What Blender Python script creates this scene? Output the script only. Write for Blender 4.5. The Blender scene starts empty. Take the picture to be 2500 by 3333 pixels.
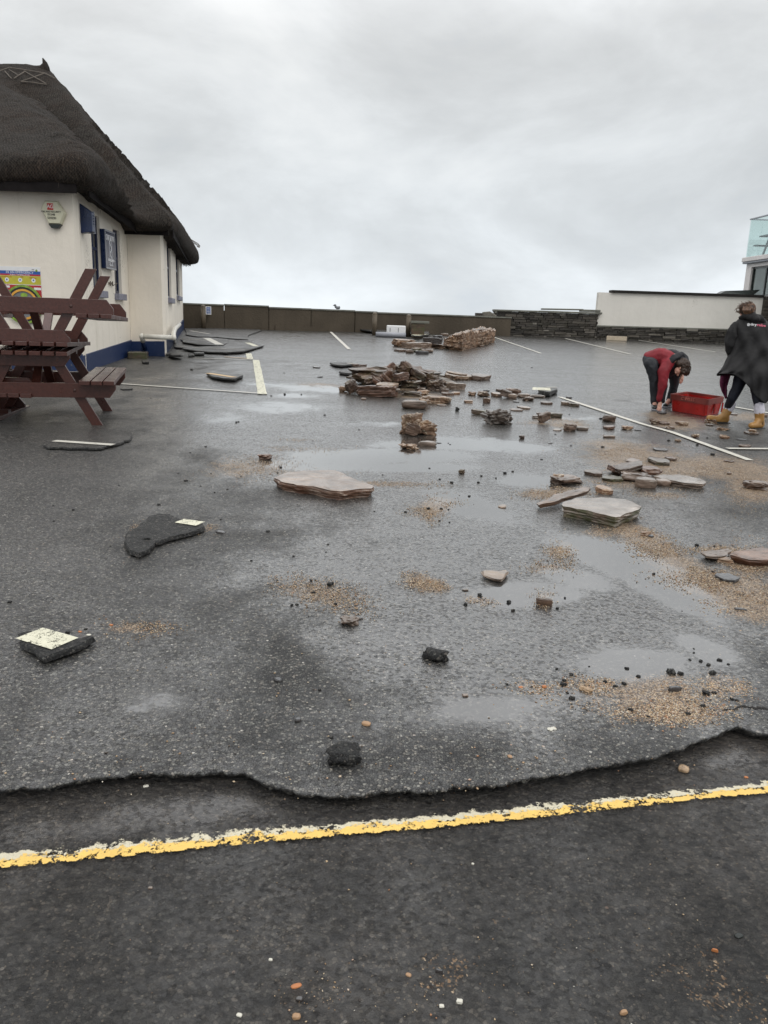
import bpy, bmesh, math, random
import numpy as np
from mathutils import Vector, Matrix, noise
random.seed(7); np.random.seed(7)
rad = math.radians
scene = bpy.context.scene
col = scene.collection

# ------------------------------------------------------------ camera
PW, PH = 2500.0, 3333.0            # photograph's own size, used to turn measured pixels into places
F = 2600.0
PITCH = math.atan(636.0/F); ROLL = math.atan(0.036)
EYE = Vector((0, 0, 1.6))
cp, sp = math.cos(PITCH), math.sin(PITCH)
Fw = Vector((0, cp, -sp)); R0 = Vector((1, 0, 0)); U0 = Vector((0, sp, cp))
cr, sr = math.cos(ROLL), math.sin(ROLL)
Rv = cr*R0 + sr*U0; Uv = -sr*R0 + cr*U0
cam = bpy.data.cameras.new("camera"); co = bpy.data.objects.new("camera", cam); col.objects.link(co)
M = Matrix((Rv, Uv, -Fw)).transposed().to_4x4(); M.translation = EYE
co.matrix_world = M
cam.sensor_fit = 'VERTICAL'; cam.sensor_height = 36.0; cam.lens = 36.0*F/PH
cam.clip_start = 0.05; cam.clip_end = 6000
scene.camera = co

# ------------------------------------------------------------ sky, sun, exposure
world = bpy.data.worlds.new("World"); scene.world = world; world.use_nodes = True
wt = world.node_tree; wt.nodes.clear()
def wn(t, **k):
    n = wt.nodes.new(t)
    for a, b in k.items(): setattr(n, a, b)
    return n
SUN_EL, SUN_ROT = rad(48), rad(-35)
out = wn('ShaderNodeOutputWorld'); bg = wn('ShaderNodeBackground'); bg.inputs[1].default_value = 1.0
SKY_GAIN = 1.20
sky = wn('ShaderNodeTexSky'); sky.sky_type = 'NISHITA'; sky.sun_disc = False
sky.sun_elevation = SUN_EL; sky.sun_rotation = SUN_ROT; sky.air_density = 1; sky.dust_density = 6
skm = wn('ShaderNodeVectorMath', operation='SCALE'); skm.inputs[3].default_value = 0.06
wt.links.new(sky.outputs[0], skm.inputs[0])
tc = wn('ShaderNodeTexCoord'); sep = wn('ShaderNodeSeparateXYZ'); wt.links.new(tc.outputs['Generated'], sep.inputs[0])
mp = wn('ShaderNodeMapping'); mp.inputs['Scale'].default_value = (1.7, 1.7, 3.4); mp.inputs['Location'].default_value = (3.1, 0.4, 0.3)
mp.inputs['Rotation'].default_value = (0, rad(7), 0)
wt.links.new(tc.outputs['Generated'], mp.inputs[0])
n1 = wn('ShaderNodeTexNoise'); n1.inputs['Scale'].default_value = 2.1; n1.inputs['Detail'].default_value = 10; n1.inputs['Roughness'].default_value = 0.55; n1.inputs['Distortion'].default_value = 0.25
wt.links.new(mp.outputs[0], n1.inputs[0])
# base brightness with height above the horizon (an overcast sky is brighter overhead)
el = wn('ShaderNodeValToRGB')
e = el.color_ramp.elements
e[0].position = 0.0; e[0].color = (.72, .765, .795, 1)
e[1].position = 1.0; e[1].color = (1.35, 1.35, 1.36, 1)
for p, c in ((.035, (.72, .765, .80, 1)), (.09, (.65, .69, .72, 1)), (.17, (.61, .64, .66, 1)), (.28, (.62, .64, .65, 1)), (.45, (1.0, 1.01, 1.02, 1))):
    x = e.new(p); x.color = c
wt.links.new(sep.outputs[2], el.inputs[0])
cr2 = wn('ShaderNodeValToRGB'); e = cr2.color_ramp.elements
e[0].position = .30; e[0].color = (.80*SKY_GAIN, .82*SKY_GAIN, .85*SKY_GAIN, 1); e[1].position = .68; e[1].color = (1.20*SKY_GAIN, 1.19*SKY_GAIN, 1.18*SKY_GAIN, 1)
for p_, c_ in ((.42, .90), (.5, .985), (.57, 1.08)):
    x = e.new(p_); x.color = (c_*SKY_GAIN, c_*SKY_GAIN, c_*SKY_GAIN, 1)
wt.links.new(n1.outputs[0], cr2.inputs[0])
mul = wn('ShaderNodeMix', data_type='RGBA', blend_type='MULTIPLY'); mul.inputs[0].default_value = 1.0
wt.links.new(el.outputs[0], mul.inputs[6]); wt.links.new(cr2.outputs[0], mul.inputs[7])
mx = wn('ShaderNodeMix', data_type='RGBA'); mx.inputs[0].default_value = 0.94
wt.links.new(skm.outputs[0], mx.inputs[6]); wt.links.new(mul.outputs[2], mx.inputs[7])
wt.links.new(mx.outputs[2], bg.inputs[0]); wt.links.new(bg.outputs[0], out.inputs[0])

sun = bpy.data.lights.new("sun", 'SUN'); sun.energy = 0.7; sun.angle = rad(25); sun.color = (1, .97, .93)
so = bpy.data.objects.new("sun", sun); col.objects.link(so)
so.rotation_euler = (rad(90)-SUN_EL, 0, rad(180)+rad(215))   # high soft light from behind the viewer's right shoulder
scene.view_settings.view_transform = 'Standard'; scene.view_settings.look = 'None'
scene.view_settings.exposure = 0.0; scene.view_settings.gamma = 1.0
scene.render.resolution_x = 768; scene.render.resolution_y = 1024

# ------------------------------------------------------------ measuring helpers
SLOPE = 0.0307                     # the car park climbs gently to the sea wall
def gz(y): return SLOPE*y
def ray(px, py): return (Rv*(px-PW/2) - Uv*(py-PH/2) + Fw*F).normalized()
CR = dict(o=(0,0,1), r1=(0,150,2.37), t2=(0,820,3.252), r3=(380,980,2.676), r4=(950,950,2.37), r5=(1580,900,1.803),
          r6=(2040,950,3.606), r7=(1050,1150,3.016), r8=(1500,1180,2.765), s1=(850,1450,2.074), s2=(1650,1400,1.952),
          s3=(0,1350,1.952), s4=(0,1900,1.843), s5=(850,1800,1.952), s6=(1650,1900,1.952), s7=(0,2450,1.327),
          s8=(1250,2450,1.327), a1=(100,620,8.295), a2=(230,620,5.82), a3=(0,850,10.37), a4=(2380,650,6.32),
          a5=(2080,1100,7.54), a6=(2280,960,4.705), a7=(640,970,13.8), a8=(500,730,5.265), f=(0,0,1659/2500.0))
def px(c, x, y):
    a, b, s = CR[c]; return a+x/s, b+y/s
def G(c, x, y, dz=0.0):            # the place on the ground
    X, Y = px(c, x, y); d = ray(X, Y)
    t = (dz - EYE.z)/(d.z - SLOPE*d.y)
    p = EYE + d*t; return Vector((p.x, p.y, SLOPE*p.y+dz))
def U(c, x, y, Y):                 # the place at a known distance
    X, Z = px(c, x, y); d = ray(X, Z); return EYE + d*(Y/d.y)
def onwall(P0, P1, c, x, y):       # (distance along, height) on an upright wall
    X, Z = px(c, x, y); d = ray(X, Z)
    u = Vector((P1.x-P0.x, P1.y-P0.y, 0)).normalized(); n = Vector((u.y, -u.x, 0))
    t = (P0-EYE).dot(n)/d.dot(n); p = EYE+d*t
    return (p-P0).dot(u), p.z
def proj(p):
    v = Vector(p)-EYE; d = v.dot(Fw); return PW/2+F*v.dot(Rv)/d, PH/2-F*v.dot(Uv)/d
def mpp(p): return (Vector(p)-EYE).dot(Fw)/F      # metres in one photo pixel at p

# ------------------------------------------------------------ mesh helpers
class MB:
    def __init__(s): s.v = []; s.f = []
    def add(s, vs, fs):
        b = len(s.v); s.v += [tuple(v) for v in vs]; s.f += [tuple(i+b for i in f) for f in fs]; return s
    def box(s, x0, x1, y0, y1, z0, z1, M=None):
        vs = [Vector((x, y, z)) for z in (z0, z1) for y in (y0, y1) for x in (x0, x1)]
        if M is not None: vs = [M @ v for v in vs]
        return s.add(vs, [(0,2,3,1), (4,5,7,6), (0,1,5,4), (2,6,7,3), (0,4,6,2), (1,3,7,5)])
    def prism(s, pts, z0, z1, M=None):   # polygon in local xy, extruded in z
        n = len(pts)
        vs = [Vector((p[0], p[1], z0)) for p in pts]+[Vector((p[0], p[1], z1)) for p in pts]
        if M is not None: vs = [M @ v for v in vs]
        return s.add(vs, [tuple(range(n))[::-1], tuple(range(n, 2*n))]+[(i, (i+1)%n, n+(i+1)%n, n+i) for i in range(n)])
    def tube(s, pts, r, seg=8, caps=True):
        pts = [Vector(p) for p in pts]; n = len(pts)
        if not isinstance(r, (list, tuple)): r = [r]*n
        vs = []; up = None
        for i, p in enumerate(pts):
            d = (pts[min(i+1, n-1)]-pts[max(i-1, 0)]).normalized()
            if up is None: up = d.orthogonal().normalized()
            a = (up - d*up.dot(d)).normalized(); up = a; b = d.cross(a)
            for k in range(seg):
                t = 2*math.pi*k/seg; vs.append(p+(a*math.cos(t)+b*math.sin(t))*r[i])
        fs = [(i*seg+k, i*seg+(k+1)%seg, (i+1)*seg+(k+1)%seg, (i+1)*seg+k) for i in range(n-1) for k in range(seg)]
        if caps: fs += [tuple(range(seg))[::-1], tuple(range((n-1)*seg, n*seg))]
        return s.add(vs, fs)
    def loft(s, rings, caps=True):       # rings of equal length
        m = len(rings[0]); vs = [v for r in rings for v in r]
        fs = [(i*m+k, i*m+(k+1)%m, (i+1)*m+(k+1)%m, (i+1)*m+k) for i in range(len(rings)-1) for k in range(m)]
        if caps: fs += [tuple(range(m))[::-1], tuple(range((len(rings)-1)*m, len(rings)*m))]
        return s.add(vs, fs)
    def ball(s, c, r, seg=12, rings=8, M=None):
        c = Vector(c); rx, ry, rz = r if isinstance(r, (tuple, list)) else (r, r, r)
        vs = [Vector((0, 0, rz))]
        for i in range(1, rings):
            t = math.pi*i/rings
            vs += [Vector((rx*math.sin(t)*math.cos(2*math.pi*k/seg), ry*math.sin(t)*math.sin(2*math.pi*k/seg), rz*math.cos(t))) for k in range(seg)]
        vs.append(Vector((0, 0, -rz)))
        if M is not None: vs = [M @ v for v in vs]
        vs = [v+c for v in vs]; L = len(vs)-1
        fs = [(0, 1+k, 1+(k+1)%seg) for k in range(seg)]
        fs += [(1+i*seg+k, 1+(i+1)*seg+k, 1+(i+1)*seg+(k+1)%seg, 1+i*seg+(k+1)%seg) for i in range(rings-2) for k in range(seg)]
        fs += [(L, 1+(rings-2)*seg+(k+1)%seg, 1+(rings-2)*seg+k) for k in range(seg)]
        return s.add(vs, fs)
def link(o, parent=None):
    col.objects.link(o)
    if parent is not None: o.parent = parent
    return o
def obj(name, mb, mat, parent=None, smooth=False, bevel=0, loc=None):
    me = bpy.data.meshes.new(name); me.from_pydata(mb.v, [], mb.f); me.update()
    bm = bmesh.new(); bm.from_mesh(me); bmesh.ops.recalc_face_normals(bm, faces=bm.faces); bm.to_mesh(me); bm.free()
    if mat: me.materials.append(mat)
    if smooth: me.polygons.foreach_set('use_smooth', [True]*len(me.polygons))
    o = bpy.data.objects.new(name, me)
    if loc is not None: o.location = loc
    if bevel:
        b = o.modifiers.new('bevel', 'BEVEL'); b.width = bevel; b.segments = 2; b.limit_method = 'ANGLE'
    return link(o, parent)
def tag(o, label=None, cat=None, group=None, kind=None):
    if label: o['label'] = label
    if cat: o['category'] = cat
    if group: o['group'] = group
    if kind: o['kind'] = kind
    return o
WB = []                            # things whose parts are built in place; their Empty is set at their foot at the end
def thing(name, label, cat, loc=None, rz=0, group=None, local=False):
    o = bpy.data.objects.new(name, None); o.empty_display_size = .2; link(o)
    if local: o.location = loc; o.rotation_euler = (0, 0, rz)
    else: WB.append(o)
    return tag(o, label, cat, group)
def seat_empties():
    for e_ in WB:
        lo = Vector((1e9,)*3); hi = -lo
        for c_ in e_.children_recursive:
            if c_.type == 'MESH' and len(c_.data.vertices):
                a_ = np.empty(len(c_.data.vertices)*3, np.float32); c_.data.vertices.foreach_get('co', a_); a_ = a_.reshape(-1, 3)
                l_, h_ = a_.min(0), a_.max(0)
                for i in range(3): lo[i] = min(lo[i], l_[i]); hi[i] = max(hi[i], h_[i])
        e_.location = ((lo.x+hi.x)/2, (lo.y+hi.y)/2, lo.z); inv = Matrix.Translation(-Vector(e_.location))
        for c_ in e_.children: c_.matrix_parent_inverse = inv
def struct(name, mb, mat, **k): return tag(obj(name, mb, mat, **k), kind='structure')
def text_mesh(name, body, size, mat, parent, M, ext=0.001, align='CENTER', font=None, sx=1.0, sp=1.0):
    cu = bpy.data.curves.new(name, 'FONT'); cu.body = body; cu.size = size; cu.extrude = ext
    cu.align_x = align; cu.align_y = 'CENTER'; cu.space_character = sp; cu.resolution_u = 3
    t = bpy.data.objects.new(name, cu); col.objects.link(t)
    dg = bpy.context.evaluated_depsgraph_get(); me = bpy.data.meshes.new_from_object(t.evaluated_get(dg))
    bpy.data.objects.remove(t); bpy.data.curves.remove(cu)
    me.transform(M @ Matrix.Diagonal((sx, 1, 1, 1))); me.materials.clear(); me.materials.append(mat)
    o = bpy.data.objects.new(name, me); return link(o, parent)

# ------------------------------------------------------------ material helpers
class NT:
    def __init__(s, name):
        s.m = bpy.data.materials.new(name); s.m.use_nodes = True; s.t = s.m.node_tree; s.t.nodes.clear()
        s.out = s.n('ShaderNodeOutputMaterial'); s.b = s.n('ShaderNodeBsdfPrincipled'); s.l(s.b.outputs[0], s.out.inputs[0])
        s.pos = s.n('ShaderNodeNewGeometry'); s.tc = s.n('ShaderNodeTexCoord')
    def n(s, t, **k):
        x = s.t.nodes.new(t)
        for a, b in k.items(): setattr(x, a, b)
        return x
    def l(s, a, b): s.t.links.new(a, b); return b
    def put(s, sock, v):
        if isinstance(v, (int, float)): sock.default_value = v
        elif isinstance(v, (tuple, list)): sock.default_value = tuple(v)+((1,) if len(v) == 3 and sock.type == 'RGBA' else ())
        else: s.l(v, sock)
    def map(s, vec, scale=(1,1,1), rot=(0,0,0), loc=(0,0,0)):
        m = s.n('ShaderNodeMapping'); m.inputs['Scale'].default_value = scale; m.inputs['Rotation'].default_value = rot; m.inputs['Location'].default_value = loc
        s.l(vec, m.inputs[0]); return m.outputs[0]
    def noise(s, vec, scale, detail=4, rough=.55, dist=0):
        x = s.n('ShaderNodeTexNoise'); s.l(vec, x.inputs[0]); x.inputs['Scale'].default_value = scale
        x.inputs['Detail'].default_value = detail; x.inputs['Roughness'].default_value = rough; x.inputs['Distortion'].default_value = dist; return x.outputs[0]
    def vor(s, vec, scale, feature='F1', rnd=1.0):
        x = s.n('ShaderNodeTexVoronoi', feature=feature); s.l(vec, x.inputs['Vector']); x.inputs['Scale'].default_value = scale
        x.inputs['Randomness'].default_value = rnd; return x
    def ramp(s, fac, stops, interp='LINEAR'):
        r = s.n('ShaderNodeValToRGB'); r.color_ramp.interpolation = interp; s.l(fac, r.inputs[0]); e = r.color_ramp.elements
        fix = lambda c: (c, c, c, 1) if isinstance(c, (int, float)) else tuple(c)+(1,)
        e[0].position, e[0].color = stops[0][0], fix(stops[0][1]); e[1].position, e[1].color = stops[-1][0], fix(stops[-1][1])
        for p, c in stops[1:-1]:
            q = e.new(p); q.color = fix(c)
        return r.outputs[0]
    def mix(s, fac, a, b, mode='MIX'):
        x = s.n('ShaderNodeMix', data_type='RGBA', blend_type=mode); s.put(x.inputs[0], fac); s.put(x.inputs[6], a); s.put(x.inputs[7], b); return x.outputs[2]
    def mixf(s, fac, a, b):
        x = s.n('ShaderNodeMix', data_type='FLOAT'); s.put(x.inputs[0], fac); s.put(x.inputs[2], a); s.put(x.inputs[3], b); return x.outputs[0]
    def math(s, op, a, b=0.0, clamp=False):
        x = s.n('ShaderNodeMath', operation=op, use_clamp=clamp); s.put(x.inputs[0], a); s.put(x.inputs[1], b); return x.outputs[0]
    def bump(s, h, strength=1, dist=.01, normal=None):
        x = s.n('ShaderNodeBump'); s.put(x.inputs['Strength'], strength); x.inputs['Distance'].default_value = dist; s.l(h, x.inputs['Height'])
        if normal is not None: s.l(normal, x.inputs['Normal'])
        return x.outputs[0]
    def attr(s, name):
        x = s.n('ShaderNodeAttribute'); x.attribute_name = name; return x.outputs['Fac']
    def set(s, **k):
        names = dict(color='Base Color', rough='Roughness', spec='Specular IOR Level', metal='Metallic', normal='Normal', coat='Coat Weight',
                     coatr='Coat Roughness', coatn='Coat Normal', alpha='Alpha', trans='Transmission Weight', ior='IOR', emit='Emission Color', es='Emission Strength')
        for a, b in k.items(): s.put(s.b.inputs[names[a]], b)
        return s.m

def m_plain(name, c, rough=.5, var=.12, scale=8, bump=.0, spec=.5, metal=0, bdist=.004):
    t = NT(name); o = t.tc.outputs['Object']; nn = t.noise(o, scale, 6)
    c1 = tuple(v*(1-var) for v in c); c2 = tuple(min(1, v*(1+var)) for v in c)
    t.set(color=t.ramp(nn, [(.3, c1), (.7, c2)]), rough=t.ramp(t.noise(o, scale*2.3), [(.3, max(0, rough-.08)), (.7, min(1, rough+.08))]), spec=spec, metal=metal)
    if bump: t.set(normal=t.bump(t.noise(o, scale*6, 5), bump, bdist))
    return t.m

def asphalt_nodes(t, stone=1.0, shade=1.0, white=.5):
    """stones set in bitumen: returns colour and height"""
    P = t.pos.outputs['Position']
    v = t.vor(P, 95/stone); ed = t.vor(P, 95/stone, 'DISTANCE_TO_EDGE')
    sepc = t.n('ShaderNodeSeparateColor'); t.l(v.outputs['Color'], sepc.inputs[0])
    c = t.ramp(sepc.outputs[0], [(0, .012*shade), (.40, .032*shade), (.72, (.068*shade, .067*shade, .060*shade)), (.92, (.14*shade, .135*shade, .12*shade)), (1, (.24*shade, .228*shade, .20*shade))])
    tint = t.ramp(sepc.outputs[1], [(0, (1.0, .93, .9)), (.5, (1, 1, 1)), (1, (.93, .98, 1.0))])
    c = t.mix(1, c, tint, 'MULTIPLY')
    gap = t.ramp(ed.outputs['Distance'], [(.0, 0.0), (.10, 1.0)])
    c = t.mix(gap, (.010*shade, .010*shade, .011*shade), c)
    # scattered pale stones
    w = t.vor(P, 42/stone); sw = t.n('ShaderNodeSeparateColor'); t.l(w.outputs['Color'], sw.inputs[0])
    near = t.math('LESS_THAN', w.outputs['Distance'], .22); rare = t.math('GREATER_THAN', sw.outputs[0], 1-.07*white)
    mk = t.math('MULTIPLY', near, rare)
    c = t.mix(mk, c, t.ramp(sw.outputs[1], [(0, (.42, .40, .36)), (.6, (.5, .48, .44)), (.8, (.34, .22, .17)), (1, (.3, .28, .22))]))
    h = t.math('ADD', gap, t.math('MULTIPLY', sepc.outputs[2], .9)); h = t.math('ADD', h, t.math('MULTIPLY', t.noise(P, 320, 2), .5))
    return c, h, P

def make_asphalt(name, shade=1.0, stone=1.0, fields=True, white=.5, wet=.55, bstr=1.0, dust=False, flat=0.0, lump=3.0, ldist=.0032, rdry=.52, road=False):
    t = NT(name); c, h, P = asphalt_nodes(t, stone, shade, white)
    if flat: c = t.mix(flat, c, (.034*shade, .033*shade, .032*shade)); h = t.math('MULTIPLY', h, 1-flat*.8)
    big = t.noise(P, .9, 6, .6, .4); mid = t.noise(t.map(P, (1, .55, 1)), 2.6, 5, .6)
    wetm = t.ramp(t.math('ADD', t.math('MULTIPLY', big, .6), t.math('MULTIPLY', mid, .4)), [(.40, 0.0), (.58, 1.0)])
    c = t.mix(t.math('MULTIPLY', t.noise(P, .5, 5), .55), c, t.mix(1, c, (1.35, 1.3, 1.22), 'MULTIPLY'))
    if fields:
        pn = t.noise(t.map(P, (1, .8, 1)), 3.0, 8, .68); fine = t.noise(P, 45, 3)
        pd = t.attr('puddle'); pd = t.math('ADD', pd, t.math('MULTIPLY', t.math('SUBTRACT', pn, .5), .75)); pd = t.math('ADD', pd, t.math('MULTIPLY', t.math('SUBTRACT', fine, .5), .35))
        pud = t.ramp(pd, [(.30, 0.0), (.46, .30), (.58, .60), (.66, 1.0)])
        dn = t.attr('damp'); dmp = t.ramp(t.math('ADD', dn, t.math('ADD', t.math('MULTIPLY', t.math('SUBTRACT', big, .5), .9), t.math('MULTIPLY', t.math('SUBTRACT', mid, .5), .9))), [(.10, 0.0), (.48, 1.0)])
        wetm = t.math('MAXIMUM', t.math('MULTIPLY', wetm, .5), dmp)
        sd = t.math('ADD', t.attr('silt'), t.math('MULTIPLY', t.math('SUBTRACT', t.noise(P, 6, 8, .75), .5), 1.1))
        silt = t.ramp(sd, [(.45, 0.0), (.85, 1.0)])
        g = t.vor(P, 170); gs = t.n('ShaderNodeSeparateColor'); t.l(g.outputs['Color'], gs.inputs[0])
        gc = t.ramp(gs.outputs[0], [(0, (.05, .035, .025)), (.35, (.15, .10, .06)), (.7, (.30, .20, .115)), (1, (.52, .42, .30))])
        pick = t.math('LESS_THAN', gs.outputs[1], t.math('MULTIPLY', silt, .92))
        c = t.mix(pick, c, gc)
        c = t.mix(t.math('MULTIPLY', pud, .5), c, (.03, .03, .03))
        h = t.math('ADD', h, t.math('MULTIPLY', pick, 1.2))
        wetm = t.math('MULTIPLY', wetm, t.math('SUBTRACT', 1.0, t.math('MULTIPLY', silt, .6)))
        bs = t.math('MULTIPLY', t.math('MULTIPLY', t.math('SUBTRACT', 1.0, t.math('MULTIPLY', pud, .95)), t.math('SUBTRACT', 1.0, t.math('MULTIPLY', wetm, .42))), bstr)
        rough = t.mixf(pud, t.mixf(wetm, rdry, .26), .10)
        vv = t.vor(t.map(P, (.8, 1, 1)), 80); vs_ = t.n('ShaderNodeSeparateColor'); t.l(vv.outputs['Color'], vs_.inputs[0]); film = t.ramp(t.math('ADD', t.math('MULTIPLY', vs_.outputs[1], .45), t.math('ADD', t.math('MULTIPLY', t.noise(t.map(P, (.6, 1.4, 1)), 14, 7, .75), .6), t.math('MULTIPLY', t.noise(t.map(P, (.35, 1.0, 1)), 2.2, 6, .7), .5))), [(.55, 0.0), (.92, 1.0)])
        wetm = t.math('MULTIPLY', wetm, t.math('ADD', .12, t.math('MULTIPLY', film, 1.25)), True)
        coat = t.math('MAXIMUM', t.math('MULTIPLY', wetm, wet), pud)
        coatr = t.mixf(pud, t.mixf(wetm, .32, .16), .02)
    else:
        bs = bstr; rough = t.mixf(wetm, .55, .34); coat = t.math('MULTIPLY', wetm, wet); coatr = .22
    if dust:
        d = t.ramp(t.math('ADD', t.math('MULTIPLY', t.attr('silt'), .9), t.math('MULTIPLY', t.math('SUBTRACT', t.noise(P, 14, 10, .8), .5), 1.6)), [(.55, 0.0), (.75, 1.0)])
        c = t.mix(t.math('MULTIPLY', d, .7), c, t.ramp(t.noise(P, 60, 3), [(.3, (.09, .065, .045)), (.7, (.30, .25, .19))]))
    h2 = t.math('ADD', h, t.math('MULTIPLY', t.noise(P, 22, 6, .65), lump))
    if road:
        rl = t.noise(t.map(P, (1, 1.25, 1)), 24, 9, .75, .5); pit = t.vor(t.map(P, (1, 1.3, 1)), 34)
        h2 = t.math('ADD', h2, t.math('ADD', t.math('MULTIPLY', rl, 9.0), t.math('MULTIPLY', pit.outputs['Distance'], 2.2)))
        c = t.mix(t.ramp(t.noise(P, 1.1, 6, .6), [(.35, 0.0), (.7, .55)]), c, t.mix(1, c, (1.75, 1.50, 1.30), 'MULTIPLY')); c = t.mix(t.ramp(rl, [(.40, .85), (.50, 0.0)]), c, (.010, .009, .009)); c = t.mix(t.ramp(rl, [(.55, 0.0), (.66, .55)]), c, (.095, .086, .076))  # relief shading put into the road colour: hollows darkened, crests lightened
        fz = t.vor(P, 230); fs_ = t.n('ShaderNodeSeparateColor'); t.l(fz.outputs['Color'], fs_.inputs[0]); dz_ = t.math('GREATER_THAN', fs_.outputs[0], t.mixf(t.ramp(t.noise(P, 2.2, 5, .6), [(.45, 0.0), (.75, 1.0)]), .997, .955)); c = t.mix(t.math('MULTIPLY', dz_, .6), c, (.20, .165, .125))
    bn = t.bump(h2, bs, ldist)
    cb = t.bump(t.math('ADD', t.noise(P, 38, 5, .6), t.math('MULTIPLY', h, .25)), t.math('MULTIPLY', bs, .55), .005)
    t.set(color=c, rough=rough, spec=.5, normal=bn, coat=coat, coatr=coatr, coatn=cb)
    t.b.inputs['Coat IOR'].default_value = 2.05 if fields and not road else 1.6
    return t.m
M_carpark = make_asphalt('wet_carpark_tarmac', shade=.86, fields=True, white=.28, wet=1.0)
M_road = make_asphalt('wet_road_tarmac', shade=1.02, stone=1.0, fields=True, white=.10, wet=.9, bstr=1.0, dust=True, flat=.66, lump=3.0, ldist=.0036, rdry=.30, road=True)
def make_tarmac_piece():
    t = NT('broken_tarmac'); c, h, P = asphalt_nodes(t, 1.1, .62, .0)
    nn = t.math('ADD', h, t.math('MULTIPLY', t.noise(P, 60, 6, .7), 3))
    return t.set(color=c, rough=.5, normal=t.bump(nn, 1, .008), spec=.5)
M_tarmac = make_tarmac_piece()
M_slabtop = make_asphalt('lifted_tarmac_top', shade=.85, fields=False, white=.4, wet=.5)

def make_paint(name, c, wear=.5, scale=9, edge=False):
    t = NT(name); P = t.pos.outputs['Position']
    nn = t.math('ADD', t.math('MULTIPLY', t.noise(P, scale, 8, .7), .6), t.math('MULTIPLY', t.noise(P, scale*7, 4, .7), .4))
    al = t.ramp(nn, [(wear-.02, 0.0), (wear+.015, 1.0)])
    if edge:
        uv = t.tc.outputs['UV']; s = t.n('ShaderNodeSeparateXYZ'); t.l(uv, s.inputs[0])
        lowf = t.noise(t.map(P, (1, 1, 1)), 2.3, 2); 
        # v = 0 kerb side (worn old paint) ... 1 near side
        e1 = t.math('ADD', s.outputs[1], t.math('MULTIPLY', t.math('SUBTRACT', t.noise(P, 17, 9, .78), .5), 2.6))
        al = t.math('MULTIPLY', t.ramp(e1, [(edge-.012, 0.0), (edge+.012, 1.0)]), t.ramp(t.math('ADD', t.math('MULTIPLY', t.noise(P, 5, 7, .75), .7), t.math('MULTIPLY', t.noise(P, 70, 4, .7), .3)), [(wear-.01, 0.0), (wear+.01, 1.0)]))
        low = t.math('SUBTRACT', 1.0, s.outputs[1]); e2 = t.math('ADD', low, t.math('MULTIPLY', t.math('SUBTRACT', t.noise(P, 40, 7, .75), .5), 1.1))
        al = t.math('MULTIPLY', al, t.ramp(e2, [(.06, 0.0), (.08, 1.0)]))
    c1 = tuple(v*.8 for v in c)
    col_ = t.mix(t.ramp(t.noise(P, 16, 8, .7), [(.35, 0.0), (.75, 1.0)]), c, c1)
    dirt = t.ramp(t.noise(P, 160, 3, .7), [(.28, 1.0), (.40, 0.0)])
    col_ = t.mix(t.math('MULTIPLY', dirt, .5), col_, (.10, .09, .08))
    return t.set(color=col_, rough=.42, alpha=al, normal=t.bump(t.noise(P, 90, 5), .6, .003), spec=.5)
M_white = make_paint('worn_white_paint', (.62, .60, .53), .40)
M_cream = make_paint('thick_cream_paint', (.72, .70, .54), .455, 24)
M_orange = make_paint('ochre_paint', (.62, .42, .20), .30)
M_yellow = make_paint('yellow_line_paint', (.82, .54, .13), .455, edge=.42)
M_oldyellow = make_paint('old_cream_line_paint', (.62, .57, .42), .47, edge=.38)

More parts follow.
